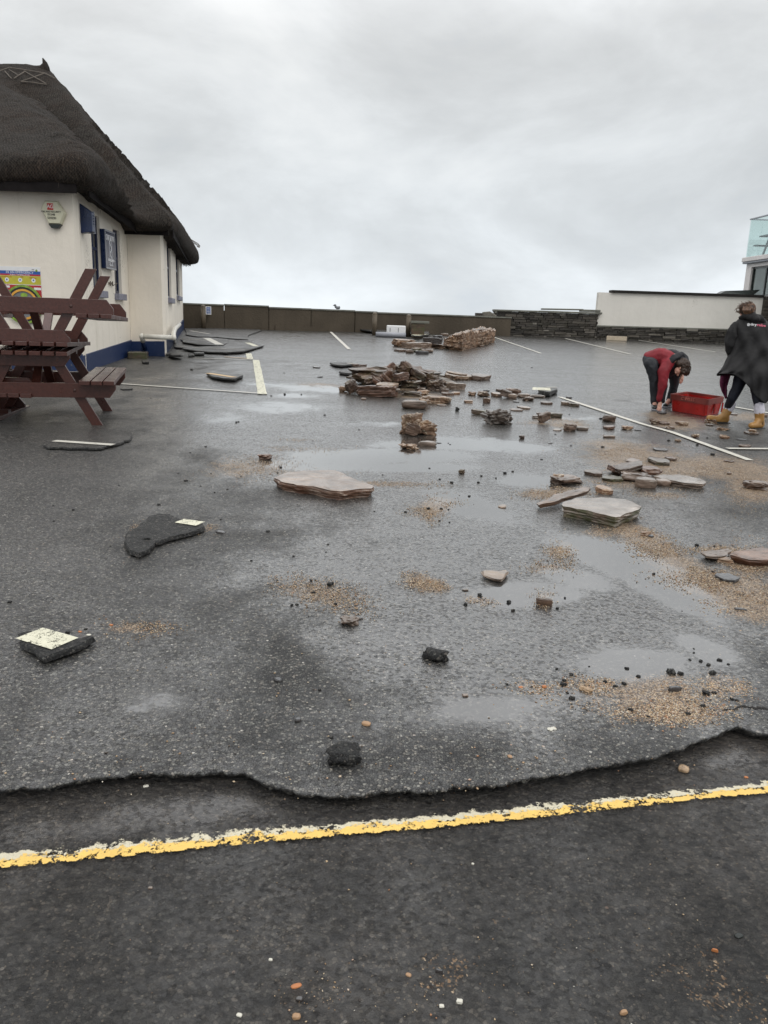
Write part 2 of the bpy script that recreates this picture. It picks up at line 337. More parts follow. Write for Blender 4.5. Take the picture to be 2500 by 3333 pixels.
def make_slate(name, a, b, c3, strata=26, gloss=.35, moss=0, lichen=.0, sidec=None):
    t = NT(name); o = t.tc.outputs['Object']
    oi = t.n('ShaderNodeObjectInfo'); off = t.n('ShaderNodeVectorMath', operation='ADD'); t.l(o, off.inputs[0])
    cx = t.n('ShaderNodeCombineXYZ'); t.l(t.math('MULTIPLY', oi.outputs['Random'], 37.0), cx.inputs[0]); t.l(t.math('MULTIPLY', oi.outputs['Random'], 11.0), cx.inputs[1]); t.l(cx.outputs[0], off.inputs[1])
    o = off.outputs[0]
    lay = t.noise(t.map(o, (2.2, 2.2, strata)), 1.6, 8, .65, .5); blot = t.noise(o, 6, 7, .65)
    cc = t.ramp(lay, [(.30, a), (.5, b), (.68, c3)])
    cc = t.mix(t.ramp(blot, [(.45, 0.0), (.68, .8)]), cc, tuple(v*.5 for v in b))
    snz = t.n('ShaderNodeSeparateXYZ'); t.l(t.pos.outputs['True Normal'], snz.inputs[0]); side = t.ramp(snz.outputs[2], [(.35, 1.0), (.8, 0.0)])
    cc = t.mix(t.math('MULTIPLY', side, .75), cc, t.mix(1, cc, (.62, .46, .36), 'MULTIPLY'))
    if sidec: cc = t.mix(t.math('MULTIPLY', t.math('MULTIPLY', side, t.ramp(t.noise(o, 5, 6, .7), [(.38, 0.0), (.55, 1.0)])), .9), cc, sidec)
    cc = t.mix(t.math('MULTIPLY', oi.outputs['Random'], .6), cc, t.mix(1, cc, (1.35, 1.12, .92), 'MULTIPLY'))
    if moss: cc = t.mix(t.math('MULTIPLY', t.ramp(t.noise(o, 4, 6, .7), [(.48, 0.0), (.6, 1.0)]), moss), cc, (.055, .065, .02))
    if lichen: cc = t.mix(t.math('MULTIPLY', t.ramp(t.noise(o, 19, 6, .7), [(.55, 0.0), (.63, 1.0)]), lichen), cc, (.42, .36, .27))
    h = t.math('ADD', t.math('MULTIPLY', lay, 1.4), t.math('MULTIPLY', t.noise(o, 35, 7, .7), .7))
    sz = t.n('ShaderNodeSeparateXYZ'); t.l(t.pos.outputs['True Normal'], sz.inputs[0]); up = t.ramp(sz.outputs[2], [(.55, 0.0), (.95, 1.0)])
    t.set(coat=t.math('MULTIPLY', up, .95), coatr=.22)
    return t.set(color=cc, rough=t.ramp(blot, [(.3, gloss-.1), (.7, gloss+.2)]), normal=t.bump(h, .7, .009), spec=.5)
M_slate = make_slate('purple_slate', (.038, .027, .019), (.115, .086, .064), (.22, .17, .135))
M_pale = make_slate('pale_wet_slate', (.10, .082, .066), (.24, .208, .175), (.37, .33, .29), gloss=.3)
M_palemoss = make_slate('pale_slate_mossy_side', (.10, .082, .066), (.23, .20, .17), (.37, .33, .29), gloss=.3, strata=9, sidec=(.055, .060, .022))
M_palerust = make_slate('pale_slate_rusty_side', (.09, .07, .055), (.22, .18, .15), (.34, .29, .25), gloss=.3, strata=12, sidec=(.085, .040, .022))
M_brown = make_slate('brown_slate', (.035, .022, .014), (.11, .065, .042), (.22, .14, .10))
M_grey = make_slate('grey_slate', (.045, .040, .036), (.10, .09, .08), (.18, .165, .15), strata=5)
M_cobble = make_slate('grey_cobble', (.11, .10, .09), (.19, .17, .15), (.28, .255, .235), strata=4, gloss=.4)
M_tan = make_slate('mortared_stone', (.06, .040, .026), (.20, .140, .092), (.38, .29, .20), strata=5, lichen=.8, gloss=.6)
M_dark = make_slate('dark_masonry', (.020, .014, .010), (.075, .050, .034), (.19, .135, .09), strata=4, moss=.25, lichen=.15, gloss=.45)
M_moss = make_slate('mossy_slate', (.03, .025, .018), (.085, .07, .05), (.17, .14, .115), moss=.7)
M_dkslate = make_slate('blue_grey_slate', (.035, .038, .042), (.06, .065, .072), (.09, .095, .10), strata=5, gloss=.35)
M_peb = m_plain('tan_pebble', (.36, .22, .12), .35, .3, 30)
M_pebw = m_plain('white_pebble', (.6, .58, .5), .4, .15, 30)
M_pebo = m_plain('orange_pebble', (.45, .17, .06), .35, .3, 30)
M_pebs = m_plain('speckled_pebble', (.33, .23, .14), .4, .5, 60)
def make_shingle():
    t = NT('shingle'); r = t.pos.outputs['Random Per Island']
    c = t.ramp(r, [(0, (.03, .025, .022)), (.12, (.08, .06, .045)), (.3, (.25, .16, .09)), (.5, (.42, .29, .17)), (.65, (.50, .38, .24)), (.78, (.58, .50, .38)), (.88, (.36, .16, .07)), (.95, (.68, .64, .55)), (1, (.10, .10, .10))])
    return t.set(color=c, rough=.35, spec=.5)
M_shingle = make_shingle()

def make_render_wall(name, c, dirt=.35):
    t = NT(name); P = t.pos.outputs['Position']
    st = t.noise(t.map(P, (5, 5, .55)), 1.5, 7, .6); bl = t.noise(P, .8, 6, .6)
    cc = t.ramp(bl, [(.3, tuple(v*.90 for v in c)), (.7, c)])
    cc = t.mix(t.math('MULTIPLY', t.ramp(st, [(.52, 0.0), (.80, 1.0)]), dirt), cc, tuple(v*f for v, f in zip(c, (.62, .62, .56))))
    sp_ = t.vor(P, 3.2); ss = t.n('ShaderNodeSeparateColor'); t.l(sp_.outputs['Color'], ss.inputs[0])
    dot = t.math('MULTIPLY', t.math('LESS_THAN', t.math('ADD', sp_.outputs['Distance'], t.math('MULTIPLY', t.noise(P, 40, 3), .05)), .065), t.math('GREATER_THAN', ss.outputs[0], .72))
    cc = t.mix(t.math('MULTIPLY', dot, .8), cc, (.06, .05, .035))
    mo = t.ramp(t.math('MULTIPLY', t.noise(P, 35, 6, .8), t.noise(t.map(P, (1, 1, .6)), 1.1, 4)), [(.36, 0.0), (.42, 1.0)])
    cc = t.mix(t.math('MULTIPLY', mo, .65), cc, (.10, .095, .06))
    return t.set(color=cc, rough=.75, normal=t.bump(t.math('ADD', t.noise(P, 3, 5), t.math('MULTIPLY', t.noise(P, 60, 4), .12)), .5, .03), spec=.3)
M_wall = make_render_wall('cream_render', (.82, .755, .655))
M_wallw = make_render_wall('white_render', (.86, .80, .70), .55)
M_whitewall = make_render_wall('grey_white_render', (.74, .71, .65), .2)
M_house = m_plain('white_house_render', (.74, .70, .68), .6, .06, 2)
def make_blue():
    t = NT('blue_plinth_paint'); P = t.pos.outputs['Position']
    c = t.mix(t.ramp(t.noise(P, 5, 8, .75), [(.60, 0.0), (.64, 1.0)]), (.010, .026, .085), (.08, .09, .12))
    return t.set(color=c, rough=.45, normal=t.bump(t.noise(P, 20, 5), .4, .01))
M_blueband = make_blue()
M_blue = m_plain('blue_gloss_paint', (.006, .018, .065), .3, .2, 6)
M_navy = m_plain('navy_frame_paint', (.008, .016, .06), .35, .2, 6)
M_sill = m_plain('grey_blue_sill', (.20, .20, .25), .6, .25, 12, .4)
M_glassdark = m_plain('dark_window_glass', (.01, .012, .02), .06, .1, 2, spec=.8)
M_fascia = m_plain('dark_timber', (.014, .012, .012), .9, .3, 10, spec=.1)
def make_thatch():
    t = NT('weathered_thatch'); o = t.tc.outputs['Object']; P = t.pos.outputs['Position']
    fib = t.noise(t.map(P, (26, 26, 9)), 1.3, 6, .75); blot = t.noise(P, 1.2, 7, .65)
    # wire netting over the straw, laid on the slope
    s = t.n('ShaderNodeSeparateXYZ'); t.l(P, s.inputs[0])
    q = t.math('ADD', s.outputs[0], s.outputs[1])
    a = t.math('SINE', t.math('MULTIPLY', t.math('ADD', q, t.math('MULTIPLY', s.outputs[2], .9)), 120)); b = t.math('SINE', t.math('MULTIPLY', t.math('SUBTRACT', q, t.math('MULTIPLY', s.outputs[2], .9)), 120))
    net = t.ramp(t.math('MAXIMUM', a, b), [(.75, 0.0), (.98, 1.0)])
    c = t.ramp(fib, [(.28, (.007, .006, .005)), (.5, (.034, .029, .024)), (.75, (.13, .112, .094))])
    c = t.mix(t.ramp(blot, [(.42, 0.0), (.68, .75)]), c, t.mix(1, c, (.9, .62, .45), 'MULTIPLY'))
    c = t.mix(t.math('MULTIPLY', net, .30), c, (.13, .12, .11))
    h = t.math('ADD', t.math('MULTIPLY', fib, 1.6), t.math('MULTIPLY', net, .35))
    return t.set(color=c, rough=.85, normal=t.bump(h, 1, .05), spec=.2)
M_thatch = make_thatch()
M_straw = m_plain('loose_straw', (.085, .068, .052), .8, .5, 3)
M_hazel = m_plain('hazel_rod', (.12, .10, .08), .7, .3, 10)
def make_wood(name, c, gloss=.35, grain=1.0):
    t = NT(name); o = t.tc.outputs['Object']
    g = t.noise(t.map(o, (30, 3, 30)), 1.2, 7, .65, .6); w = t.noise(o, 5, 6, .65)
    cc = t.ramp(g, [(.3, tuple(v*.62 for v in c)), (.7, tuple(v*1.2 for v in c))])
    cc = t.mix(t.ramp(w, [(.5, 0.0), (.75, .45)]), cc, tuple(v*.5 for v in c))
    sz = t.n('ShaderNodeSeparateXYZ'); t.l(t.pos.outputs['True Normal'], sz.inputs[0])
    t.set(coat=t.math('MULTIPLY', t.ramp(sz.outputs[2], [(.5, 0.0), (.9, 1.0)]), .8), coatr=.2)
    return t.set(color=cc, rough=t.ramp(w, [(.3, gloss-.12), (.7, gloss+.15)]), normal=t.bump(g, .5*grain, .004), spec=.5)
M_wood = make_wood('red_brown_stained_wood', (.072, .023, .016))
M_bolt = m_plain('painted_bolt', (.05, .02, .015), .4, .2, 20)
M_post = make_wood('weathered_post', (.11, .085, .055), .6)
M_bleach = make_wood('pale_sawn_timber', (.55, .46, .34), .6)
def make_seawall():
    t = NT('sea_wall_concrete'); P = t.pos.outputs['Position']
    st = t.noise(t.map(P, (3.5, 1, .6)), 1.2, 7, .65); bl = t.noise(P, .7, 5)
    c = t.ramp(bl, [(.3, (.058, .046, .032)), (.7, (.095, .076, .054))])
    c = t.mix(t.ramp(st, [(.5, 0.0), (.75, .5)]), c, (.05, .04, .028)); c = t.mix(t.ramp(t.noise(P, 9, 7, .8), [(.6, 0.0), (.72, .45)]), c, (.15, .125, .095))
    return t.set(color=c, rough=.75, normal=t.bump(t.noise(P, 14, 7), .6, .02), spec=.3)
M_seawall = make_seawall()
M_coping = m_plain('grey_coping', (.15, .15, .125), .6, .3, 3, .4)
M_conc = m_plain('broken_concrete', (.16, .15, .125), .7, .35, 5, .6, bdist=.01)
def make_drystone():
    t = NT('dark_drystone'); P = t.pos.outputs['Position']; r = t.pos.outputs['Random Per Island']
    c = t.ramp(r, [(0, (.018, .015, .012)), (.5, (.045, .038, .03)), (.85, (.075, .065, .052)), (.95, (.12, .105, .085)), (1, (.24, .22, .19))])
    c = t.mix(t.ramp(t.noise(P, 5, 7, .7), [(.5, 0.0), (.7, .6)]), c, (.035, .035, .018))
    return t.set(color=c, rough=.55, normal=t.bump(t.noise(t.map(P, (10, 10, 40)), 1.2, 6), .8, .02), spec=.4)
M_dry = make_drystone()
def make_rubble():
    t = NT('mortared_rubble'); P = t.pos.outputs['Position']; r = t.pos.outputs['Random Per Island']
    c = t.ramp(r, [(0, (.04, .03, .022)), (.35, (.10, .07, .048)), (.6, (.17, .12, .085)), (.8, (.28, .21, .15)), (1, (.36, .30, .24))])
    c = t.mix(t.ramp(t.noise(P, 7, 7, .7), [(.42, 0.0), (.62, .85)]), c, (.16, .115, .075))
    return t.set(color=c, rough=.6, normal=t.bump(t.noise(t.map(P, (12, 12, 30)), 1.2, 7, .7), 1, .04), spec=.4)
M_rubble = make_rubble()
M_mortar = m_plain('dark_joint', (.012, .010, .008), .9, .3, 5)
M_plastic = m_plain('cream_plastic', (.56, .54, .40), .4, .06, 10)
M_plasticb = m_plain('black_plastic', (.008, .012, .010), .25, .1, 10)
M_red = m_plain('red_print', (.42, .02, .012), .4, .05, 10)
M_printb = m_plain('black_print', (.015, .015, .015), .5, .05, 10)
M_printw = m_plain('white_print', (.75, .75, .75), .5, .05, 10)
M_sgnblue = m_plain('blue_print', (.02, .09, .33), .35, .1, 10)
M_sgnyel = m_plain('yellow_print', (.50, .45, .04), .35, .1, 10)
M_sgnred = m_plain('crimson_print', (.42, .02, .03), .35, .1, 10)
M_sgngreen = m_plain('green_print', (.20, .32, .04), .35, .5, 14)
M_sgnorange = m_plain('orange_print', (.72, .36, .05), .35, .1, 10)
M_slatepanel = m_plain('slate_blue_panel', (.085, .10, .15), .15, .1, 4)
M_silver = m_plain('grey_trim', (.30, .31, .34), .35, .1, 4)
M_pipe = m_plain('white_plastic_pipe', (.66, .64, .57), .4, .12, 12)
M_crate = m_plain('red_crate_plastic', (.33, .012, .008), .32, .25, 6, .15)
M_crated = m_plain('faded_red_rim', (.17, .03, .022), .45, .3, 6)
M_emb = m_plain('faded_stencil', (.42, .12, .09), .6, .2, 10)
M_skin = m_plain('skin', (.50, .27, .20), .5, .1, 12)
M_hair = m_plain('brown_hair', (.035, .018, .010), .5, .45, 40, .6)
M_hairl = m_plain('light_brown_hair', (.11, .055, .028), .45, .4, 40, .6)
def make_cloth(name, c, wr=6, bump=.6, rough=.6, dist=.02):
    t = NT(name); o = t.tc.outputs['Object']; nn = t.noise(t.map(o, (1, 1, 1)), wr, 5, .5, 1.2)
    return t.set(color=t.ramp(nn, [(.3, tuple(v*.85 for v in c)), (.7, tuple(v*1.15 for v in c))]), rough=rough, normal=t.bump(nn, bump, dist), spec=.35)
M_jred = make_cloth('red_jacket_cloth', (.20, .012, .020), 7, .8)
M_jblack = make_cloth('black_jacket_cloth', (.012, .012, .015), 8)
M_trous = make_cloth('dark_grey_trousers', (.022, .025, .030), 9, .9)
M_robe = make_cloth('black_robe_cloth', (.012, .0115, .012), 7, .6, .7, .02)
M_lining = make_cloth('plum_fleece_lining', (.10, .015, .045), 20, .4, .9)
M_legg = make_cloth('navy_leggings', (.008, .010, .020), 10, .3)
M_boot = m_plain('mustard_rubber_boot', (.36, .19, .055), .38, .15, 10)
M_sole = m_plain('black_rubber', (.012, .014, .014), .5, .2, 12)
M_sock = m_plain('white_sock', (.62, .60, .66), .85, .1, 30, .5)
M_sockg = m_plain('grey_sock_band', (.17, .19, .24), .85, .2, 30, .5)
M_pink = m_plain('pink_print', (.75, .16, .24), .6, .05, 10)
M_sea = m_plain('sea_water', (.10, .13, .14), .12, .2, .3, .6, bdist=.05)
M_earth = m_plain('dark_subsoil', (.03, .026, .02), .8, .4, 4, .5)
def make_glass():
    t = NT('clear_balcony_glass'); t.t.nodes.remove(t.b)
    g = t.n('ShaderNodeBsdfGlossy'); g.inputs['Roughness'].default_value = .03
    tr = t.n('ShaderNodeBsdfTransparent'); tr.inputs[0].default_value = (.88, .94, .93, 1)
    m = t.n('ShaderNodeMixShader'); m.inputs[0].default_value = .10
    t.l(tr.outputs[0], m.inputs[1]); t.l(g.outputs[0], m.inputs[2]); t.l(m.outputs[0], t.out.inputs[0]); return t.m
M_glass = make_glass()
M_room = m_plain('room_wall', (.42, .42, .40), .8, .08, 2)
M_greymetal = m_plain('grey_furniture', (.16, .17, .18), .5, .15, 8)
# ============================================================ GROUND
ELL = lambda c, *L: [(px(c, a, b)+(w/CR[c][2], h/CR[c][2], s, k)) for a, b, w, h, s, k in L]
# standing water: centre, half sizes, strength, tilt (dy/dx)
PUD = ELL('f', (830,985,190,14,1.0,0), (700,1005,150,12,.9,0), (1030,960,200,16,.8,.05), (1150,1040,90,18,.8,.1), (600,880,120,16,.7,0), (480,905,90,18,.6,0),
          (900,1010,120,10,.9,0), (1010,1090,110,30,.75,.3), (1330,1205,120,32,1.05,.25), (1450,1275,110,34,1.0,.45), (1130,1285,120,26,1.0,-.05), (1240,1250,90,24,.8,.2),
          (1380,1430,140,36,.85,0), (1520,1400,90,30,.8,.3), (345,1512,80,30,.60,.05), (300,1530,50,14,.6,-.1), (1080,1530,160,34,.75,-.1), (1560,990,110,10,.5,.1), (820,915,120,9,.6,0),
          (700,840,160,10,.7,.05), (900,960,110,12,.8,0), (640,855,60,7,.7,0), (1230,905,120,10,.6,0), (560,830,80,6,.6,.05), (1540,1340,60,30,.7,.4))
DMP = ELL('f', (900,900,470,120,1.1,0), (1000,1010,400,80,1.0,.1), (1100,1330,460,240,.75,.15), (1180,1250,260,110,1.0,.3), (1000,1080,300,110,1.0,.1), (1250,1480,330,60,.8,0), (1300,780,420,60,.9,0), (1350,1180,330,100,.8,.2), (1200,800,330,60,.8,0), (700,760,250,40,.7,0), (1480,860,200,60,.7,0),
          (1280,1420,300,70,.7,0), (650,1000,150,60,.6,0), (1150,1110,150,60,.6,.2))
SIL = ELL('f', (535,1010,120,28,.75,-.05), (470,1020,60,20,.6,0), (940,1095,50,24,1.0,-.2), (930,1120,20,20,.7,0), (930,1262,52,18,1.1,.2), (690,1285,110,38,.72,.2),
          (1030,1295,40,14,.75,.2), (1215,1190,40,22,.8,0), (1185,1230,60,16,.7,0), (1175,1290,28,20,.8,0), (1180,1066,70,14,.95,0), (1230,1062,60,14,.8,0),
          (1400,1000,150,46,1.05,.15), (1330,985,60,22,.9,.1), (1330,962,90,14,.9,.1), (1560,1010,150,30,1.1,.08), (1630,1050,70,40,1.1,0), (1340,1040,90,20,.8,.1), (1430,1070,80,12,.7,0),
          (1370,1150,100,30,.95,.4), (1440,1200,120,30,1.0,.45), (1520,1260,140,44,1.1,.4), (1610,1290,90,60,1.15,.2), (1620,1215,60,40,1.0,0), (1560,1190,60,12,1.0,0),
          (1410,1500,150,50,.95,-.05), (1450,1540,120,28,.95,0), (1560,1480,70,30,.8,.2), (1300,1480,80,20,.7,0), (1150,1480,60,20,.6,.1),
          (290,1355,70,22,.72,0), (640,970,120,8,.6,0), (650,1020,90,12,.7,0), (830,1045,120,8,.8,0), (690,832,60,6,1.0,.05), (1225,915,50,14,1.1,.1), (1180,912,60,8,.9,0),
          (1460,912,70,18,1.1,.1), (1420,895,40,8,1.0,0), (870,842,80,8,.8,.1), (1610,900,50,12,.9,0), (310,1140,40,20,.6,0), (450,1140,40,14,.6,0),
          (1300,1150,60,14,.8,0), (900,855,80,8,.9,0), (500,745,60,8,.6,0), (230,940,90,8,.4,0), (640,950,50,5,.6,0))
ROADS = ELL('f', (980,2100,190,110,.52,0), (1560,2130,260,130,.52,.2), (700,2080,200,60,.40,0), (1150,1990,260,60,.4,0), (1300,1630,120,14,.5,-.2))
RPUD = ELL('f', (420,1745,330,42,.52,-.12), (200,1790,260,40,.45,-.1), (780,1735,160,20,.5,-.05), (1450,1650,100,18,.5,-.3), (1560,1640,60,24,.5,-.2))
def proj_np(V):
    d = V - np.array(EYE); z = d @ np.array(Fw)
    zz = np.maximum(z, .05); X = PW/2+F*(d @ np.array(Rv))/zz; Y = PH/2-F*(d @ np.array(Uv))/zz
    X[z <= .3] = -9e4; return X, Y
def field(V, E):
    X, Y = proj_np(V); r = np.zeros(len(V))
    for cx, cy, w, h, s, k in E:
        dx = X-cx; dy = Y-cy-k*dx
        r = np.maximum(r, s*np.exp(-((dx/w)**2+(dy/h)**2)*.75))
    return r
def grid_mesh(name, V, nu, nv, mat, fields=()):
    idx = np.arange(nu*nv).reshape(nv, nu)
    q = np.stack([idx[:-1, :-1], idx[:-1, 1:], idx[1:, 1:], idx[1:, :-1]], -1).reshape(-1, 4)
    me = bpy.data.meshes.new(name); me.vertices.add(len(V)); me.vertices.foreach_set('co', V.astype(np.float32).ravel())
    me.loops.add(len(q)*4); me.loops.foreach_set('vertex_index', q.ravel().astype(np.int32))
    me.polygons.add(len(q)); me.polygons.foreach_set('loop_start', np.arange(0, len(q)*4, 4, dtype=np.int32)); me.polygons.foreach_set('loop_total', np.full(len(q), 4, np.int32))
    me.update(calc_edges=True); me.validate()
    for nm, val in fields:
        a = me.attributes.new(nm, 'FLOAT', 'POINT'); a.data.foreach_set('value', val.astype(np.float32))
    me.materials.append(mat); me.polygons.foreach_set('use_smooth', [True]*len(me.polygons))
    o = bpy.data.objects.new(name, me); link(o); return o
edge_px = [px('s7', *p) for p in ((0,160),(120,150),(200,140),(400,105),(600,90),(850,85),(1030,85),(1100,103),(1200,145),(1290,175),(1400,182),(1600,174))] + \
          [px('s6', *p) for p in ((0,1268),(300,1208),(600,1158),(900,1106),(1060,1066),(1200,1002),(1330,962),(1430,920),(1480,900),(1560,930),(1659,945))]
E = [G('o', *p) for p in edge_px]
E = [Vector((-14, E[0].y-.25, 0)), Vector((-6, E[0].y-.1, 0)), Vector((-2.6, E[0].y, 0))]+E+[Vector((2.6, E[-1].y-.05, 0)), Vector((6, E[-1].y+.4, 0)), Vector((14, E[-1].y+.9, 0))]
ex = np.array([p.x for p in E]); ey = np.array([p.y for p in E])
NX = 560; uu = np.linspace(-1, 1, NX); xs = 2.3*uu + 11.7*np.sign(uu)*np.abs(uu)**7
ye = np.interp(xs, ex, ey)
ye += np.array([.018*noise.noise(Vector((x*7, 0, 0))) + .010*noise.noise(Vector((x*17, 5, 0)))+.007*noise.noise(Vector((x*47, 9, 0)))+.004*noise.noise(Vector((x*110, 9, 0))) for x in xs])
YF = 34.0; NR = 330; rows = []
tt = np.linspace(0, 1, NR)
thick = .052
for k, (dy, dz) in enumerate(((.085, -.11), (.050, -.046), (.018, -.026), (.0, -.006))):
    j = np.array([.022*noise.noise(Vector((x*30, k*3.1, 2)))*.6+.006*noise.noise(Vector((x*85, k*3.1, 2))) for x in xs])
    rows.append(np.stack([xs, ye+dy+j, SLOPE*ye+dz], 1))
for t in tt:
    y = ye*(YF/ye)**t if t > 0 else ye+.006
    if t == 0: y = ye+.008
    x = xs*(y/ye); z = SLOPE*y
    rows.append(np.stack([x, y, z], 1))
V = np.concatenate(rows)
# gentle unevenness so that the water lies in dips
V[:, 2] += np.array([0.006*noise.noise(Vector((a*.8, b*.8, 3)))*min(1, b/6) for a, b in V[:, :2]])
carpark = tag(grid_mesh('car_park', V, NX, len(rows), M_carpark, (('puddle', field(V, [(a, b, w*1.25, h*1.3, s*1.04, k) for a, b, w, h, s, k in PUD])), ('damp', field(V, DMP)), ('silt', field(V, SIL)))), kind='structure')
def axis(lo, a, b, hi, n, m=14):
    return np.concatenate([a-(a-lo)*np.linspace(1, 0, m, endpoint=False)**2, np.linspace(a, b, n), b+(hi-b)*np.linspace(0, 1, m+1)[1:]**2])
gx = axis(-300, -3, 3, 300, 240); gy = axis(-60, 1.1, 4.2, 34.5, 150)
XX, YY = np.meshgrid(gx, gy); V = np.stack([XX.ravel(), YY.ravel(), SLOPE*YY.ravel()-thick], 1)
road = tag(grid_mesh('road', V, len(gx), len(gy), M_road, (('puddle', field(V, RPUD)), ('damp', np.maximum(field(V, RPUD)*.8, .16)), ('silt', field(V, ROADS)))), kind='structure')
mb = MB(); mb.box(-3000, 3000, 34.6, 4000, -3.3, -3.0); struct('sea', mb, M_sea)
mb = MB(); mb.box(-300, 300, 34.5, 36.5, -3.2, .95); struct('beach_bank', mb, M_earth)

# a crack near the edge
cr_pts = [G('s6', *p, dz=.003) for p in ((1370,803),(1400,795),(1440,800),(1470,782),(1500,775),(1540,783),(1580,790),(1620,785),(1659,795),(1760,800))]
def strip(pts, w, jit=0.0, sub=1):
    P = []
    for a, b in zip(pts[:-1], pts[1:]):
        n = max(1, int((b-a).length/.25))*sub
        P += [a.lerp(b, i/n) for i in range(n)]
    P.append(pts[-1]); mbx = MB(); vs = []
    for i, p in enumerate(P):
        d = P[min(i+1, len(P)-1)]-P[max(i-1, 0)]; nrm = Vector((-d.y, d.x, 0)).normalized()
        ww = w/2*(1+jit*random.uniform(-1, 1)); vs += [p+nrm*ww, p-nrm*ww]
    return mbx.add(vs, [(2*i, 2*i+1, 2*i+3, 2*i+2) for i in range(len(P)-1)]), len(P)
mb, _ = strip(cr_pts, .014, .8, 3); struct('tarmac_crack', mb, M_mortar)

# ------------------------------------------------ painted lines
def line(c, a, b, w=.075, mat=M_white, dz=.0095, name='bay_line'):
    p, q = G(c, *a, dz=dz), G(c, *b, dz=dz); mb, n = strip([p, q], w, .06); return struct(name, mb, mat)
line('r4', (300,308), (442,442), .10)
line('r3', (1213,512), (1268,808), .14, M_cream)
line('r3', (-60,712), (1243,801), .085); line('r3', (660,496), (1192,511), .085)
line('r3', (1148,455), (1162,505), .14, M_cream); line('r3', (1148,378), (1200,418), .15, M_cream)
line('r3', (980,412), (1190,416), .08); line('r3', (990,364), (1145,375), .08); line('r3', (940,484), (1150,500), .09, M_orange)
line('r5', (50,355), (325,450)); line('r5', (470,363), (855,456)); line('r5', (890,372), (1350,443)); line('r5', (1290,385), (1500,402))
ln_ = [G('r8', 890, 308, dz=.0095), G('r8', 1640, 553, dz=.0095), G('s2', 1050, 12, dz=.0095), G('s2', 1545, 190, dz=.0095)]; struct('bay_line', strip(ln_, .085, .05)[0], M_white); line('s2', (1400,115), (1800,118), .09); line('r6', (1240,1345), (1900,1460), .09)
def edge_line(name, top, bot, mat, dz):
    n = 160; vs = []; uvs = []
    T = [px(*p) for p in top]; B = [px(*p) for p in bot]
    tx, ty = zip(*T); bx_, by = zip(*B)
    for i in range(n+1):
        x = -900+4500*i/n; yt = np.interp(x, tx, ty); yb = np.interp(x, bx_, by)
        if x < 0: yt += (x)*-.135; yb += x*-.135
        if x > 2500: yt -= (x-2500)*.10; yb -= (x-2500)*.10
        vs += [G('o', x, yt, dz), G('o', x, yb, dz)]
    mb = MB().add(vs, [(2*i, 2*i+1, 2*i+3, 2*i+2) for i in range(n)]); o = obj(name, mb, mat); tag(o, kind='structure')
    uv = o.data.uv_layers.new(name='UVMap')
    for l in o.data.loops: uv.data[l.index].uv = (l.vertex_index//2/n*30, float(l.vertex_index % 2))
    return o
topA = [('s7',0,432),('s7',330,408),('s7',600,372),('s7',945,342),('s7',1250,318),('s7',1659,288),('s8',300,262),('s8',750,215),('s8',1100,180),('s8',1380,160),('s8',1659,118)]
botA = [('s7',0,492),('s7',330,462),('s7',600,436),('s7',945,400),('s7',1250,372),('s7',1659,338),('s8',300,312),('s8',750,265),('s8',1100,228),('s8',1380,195),('s8',1659,168)]
topB = [(c, x, y-14) for c, x, y in topA]; botB = [(c, x, y-18) for c, x, y in botA]
edge_line('old_line_paint', topB, botB, M_oldyellow, -thick+.004)
edge_line('yellow_line', topA, [(c, x, y+6) for c, x, y in botA], M_yellow, -thick+.008)

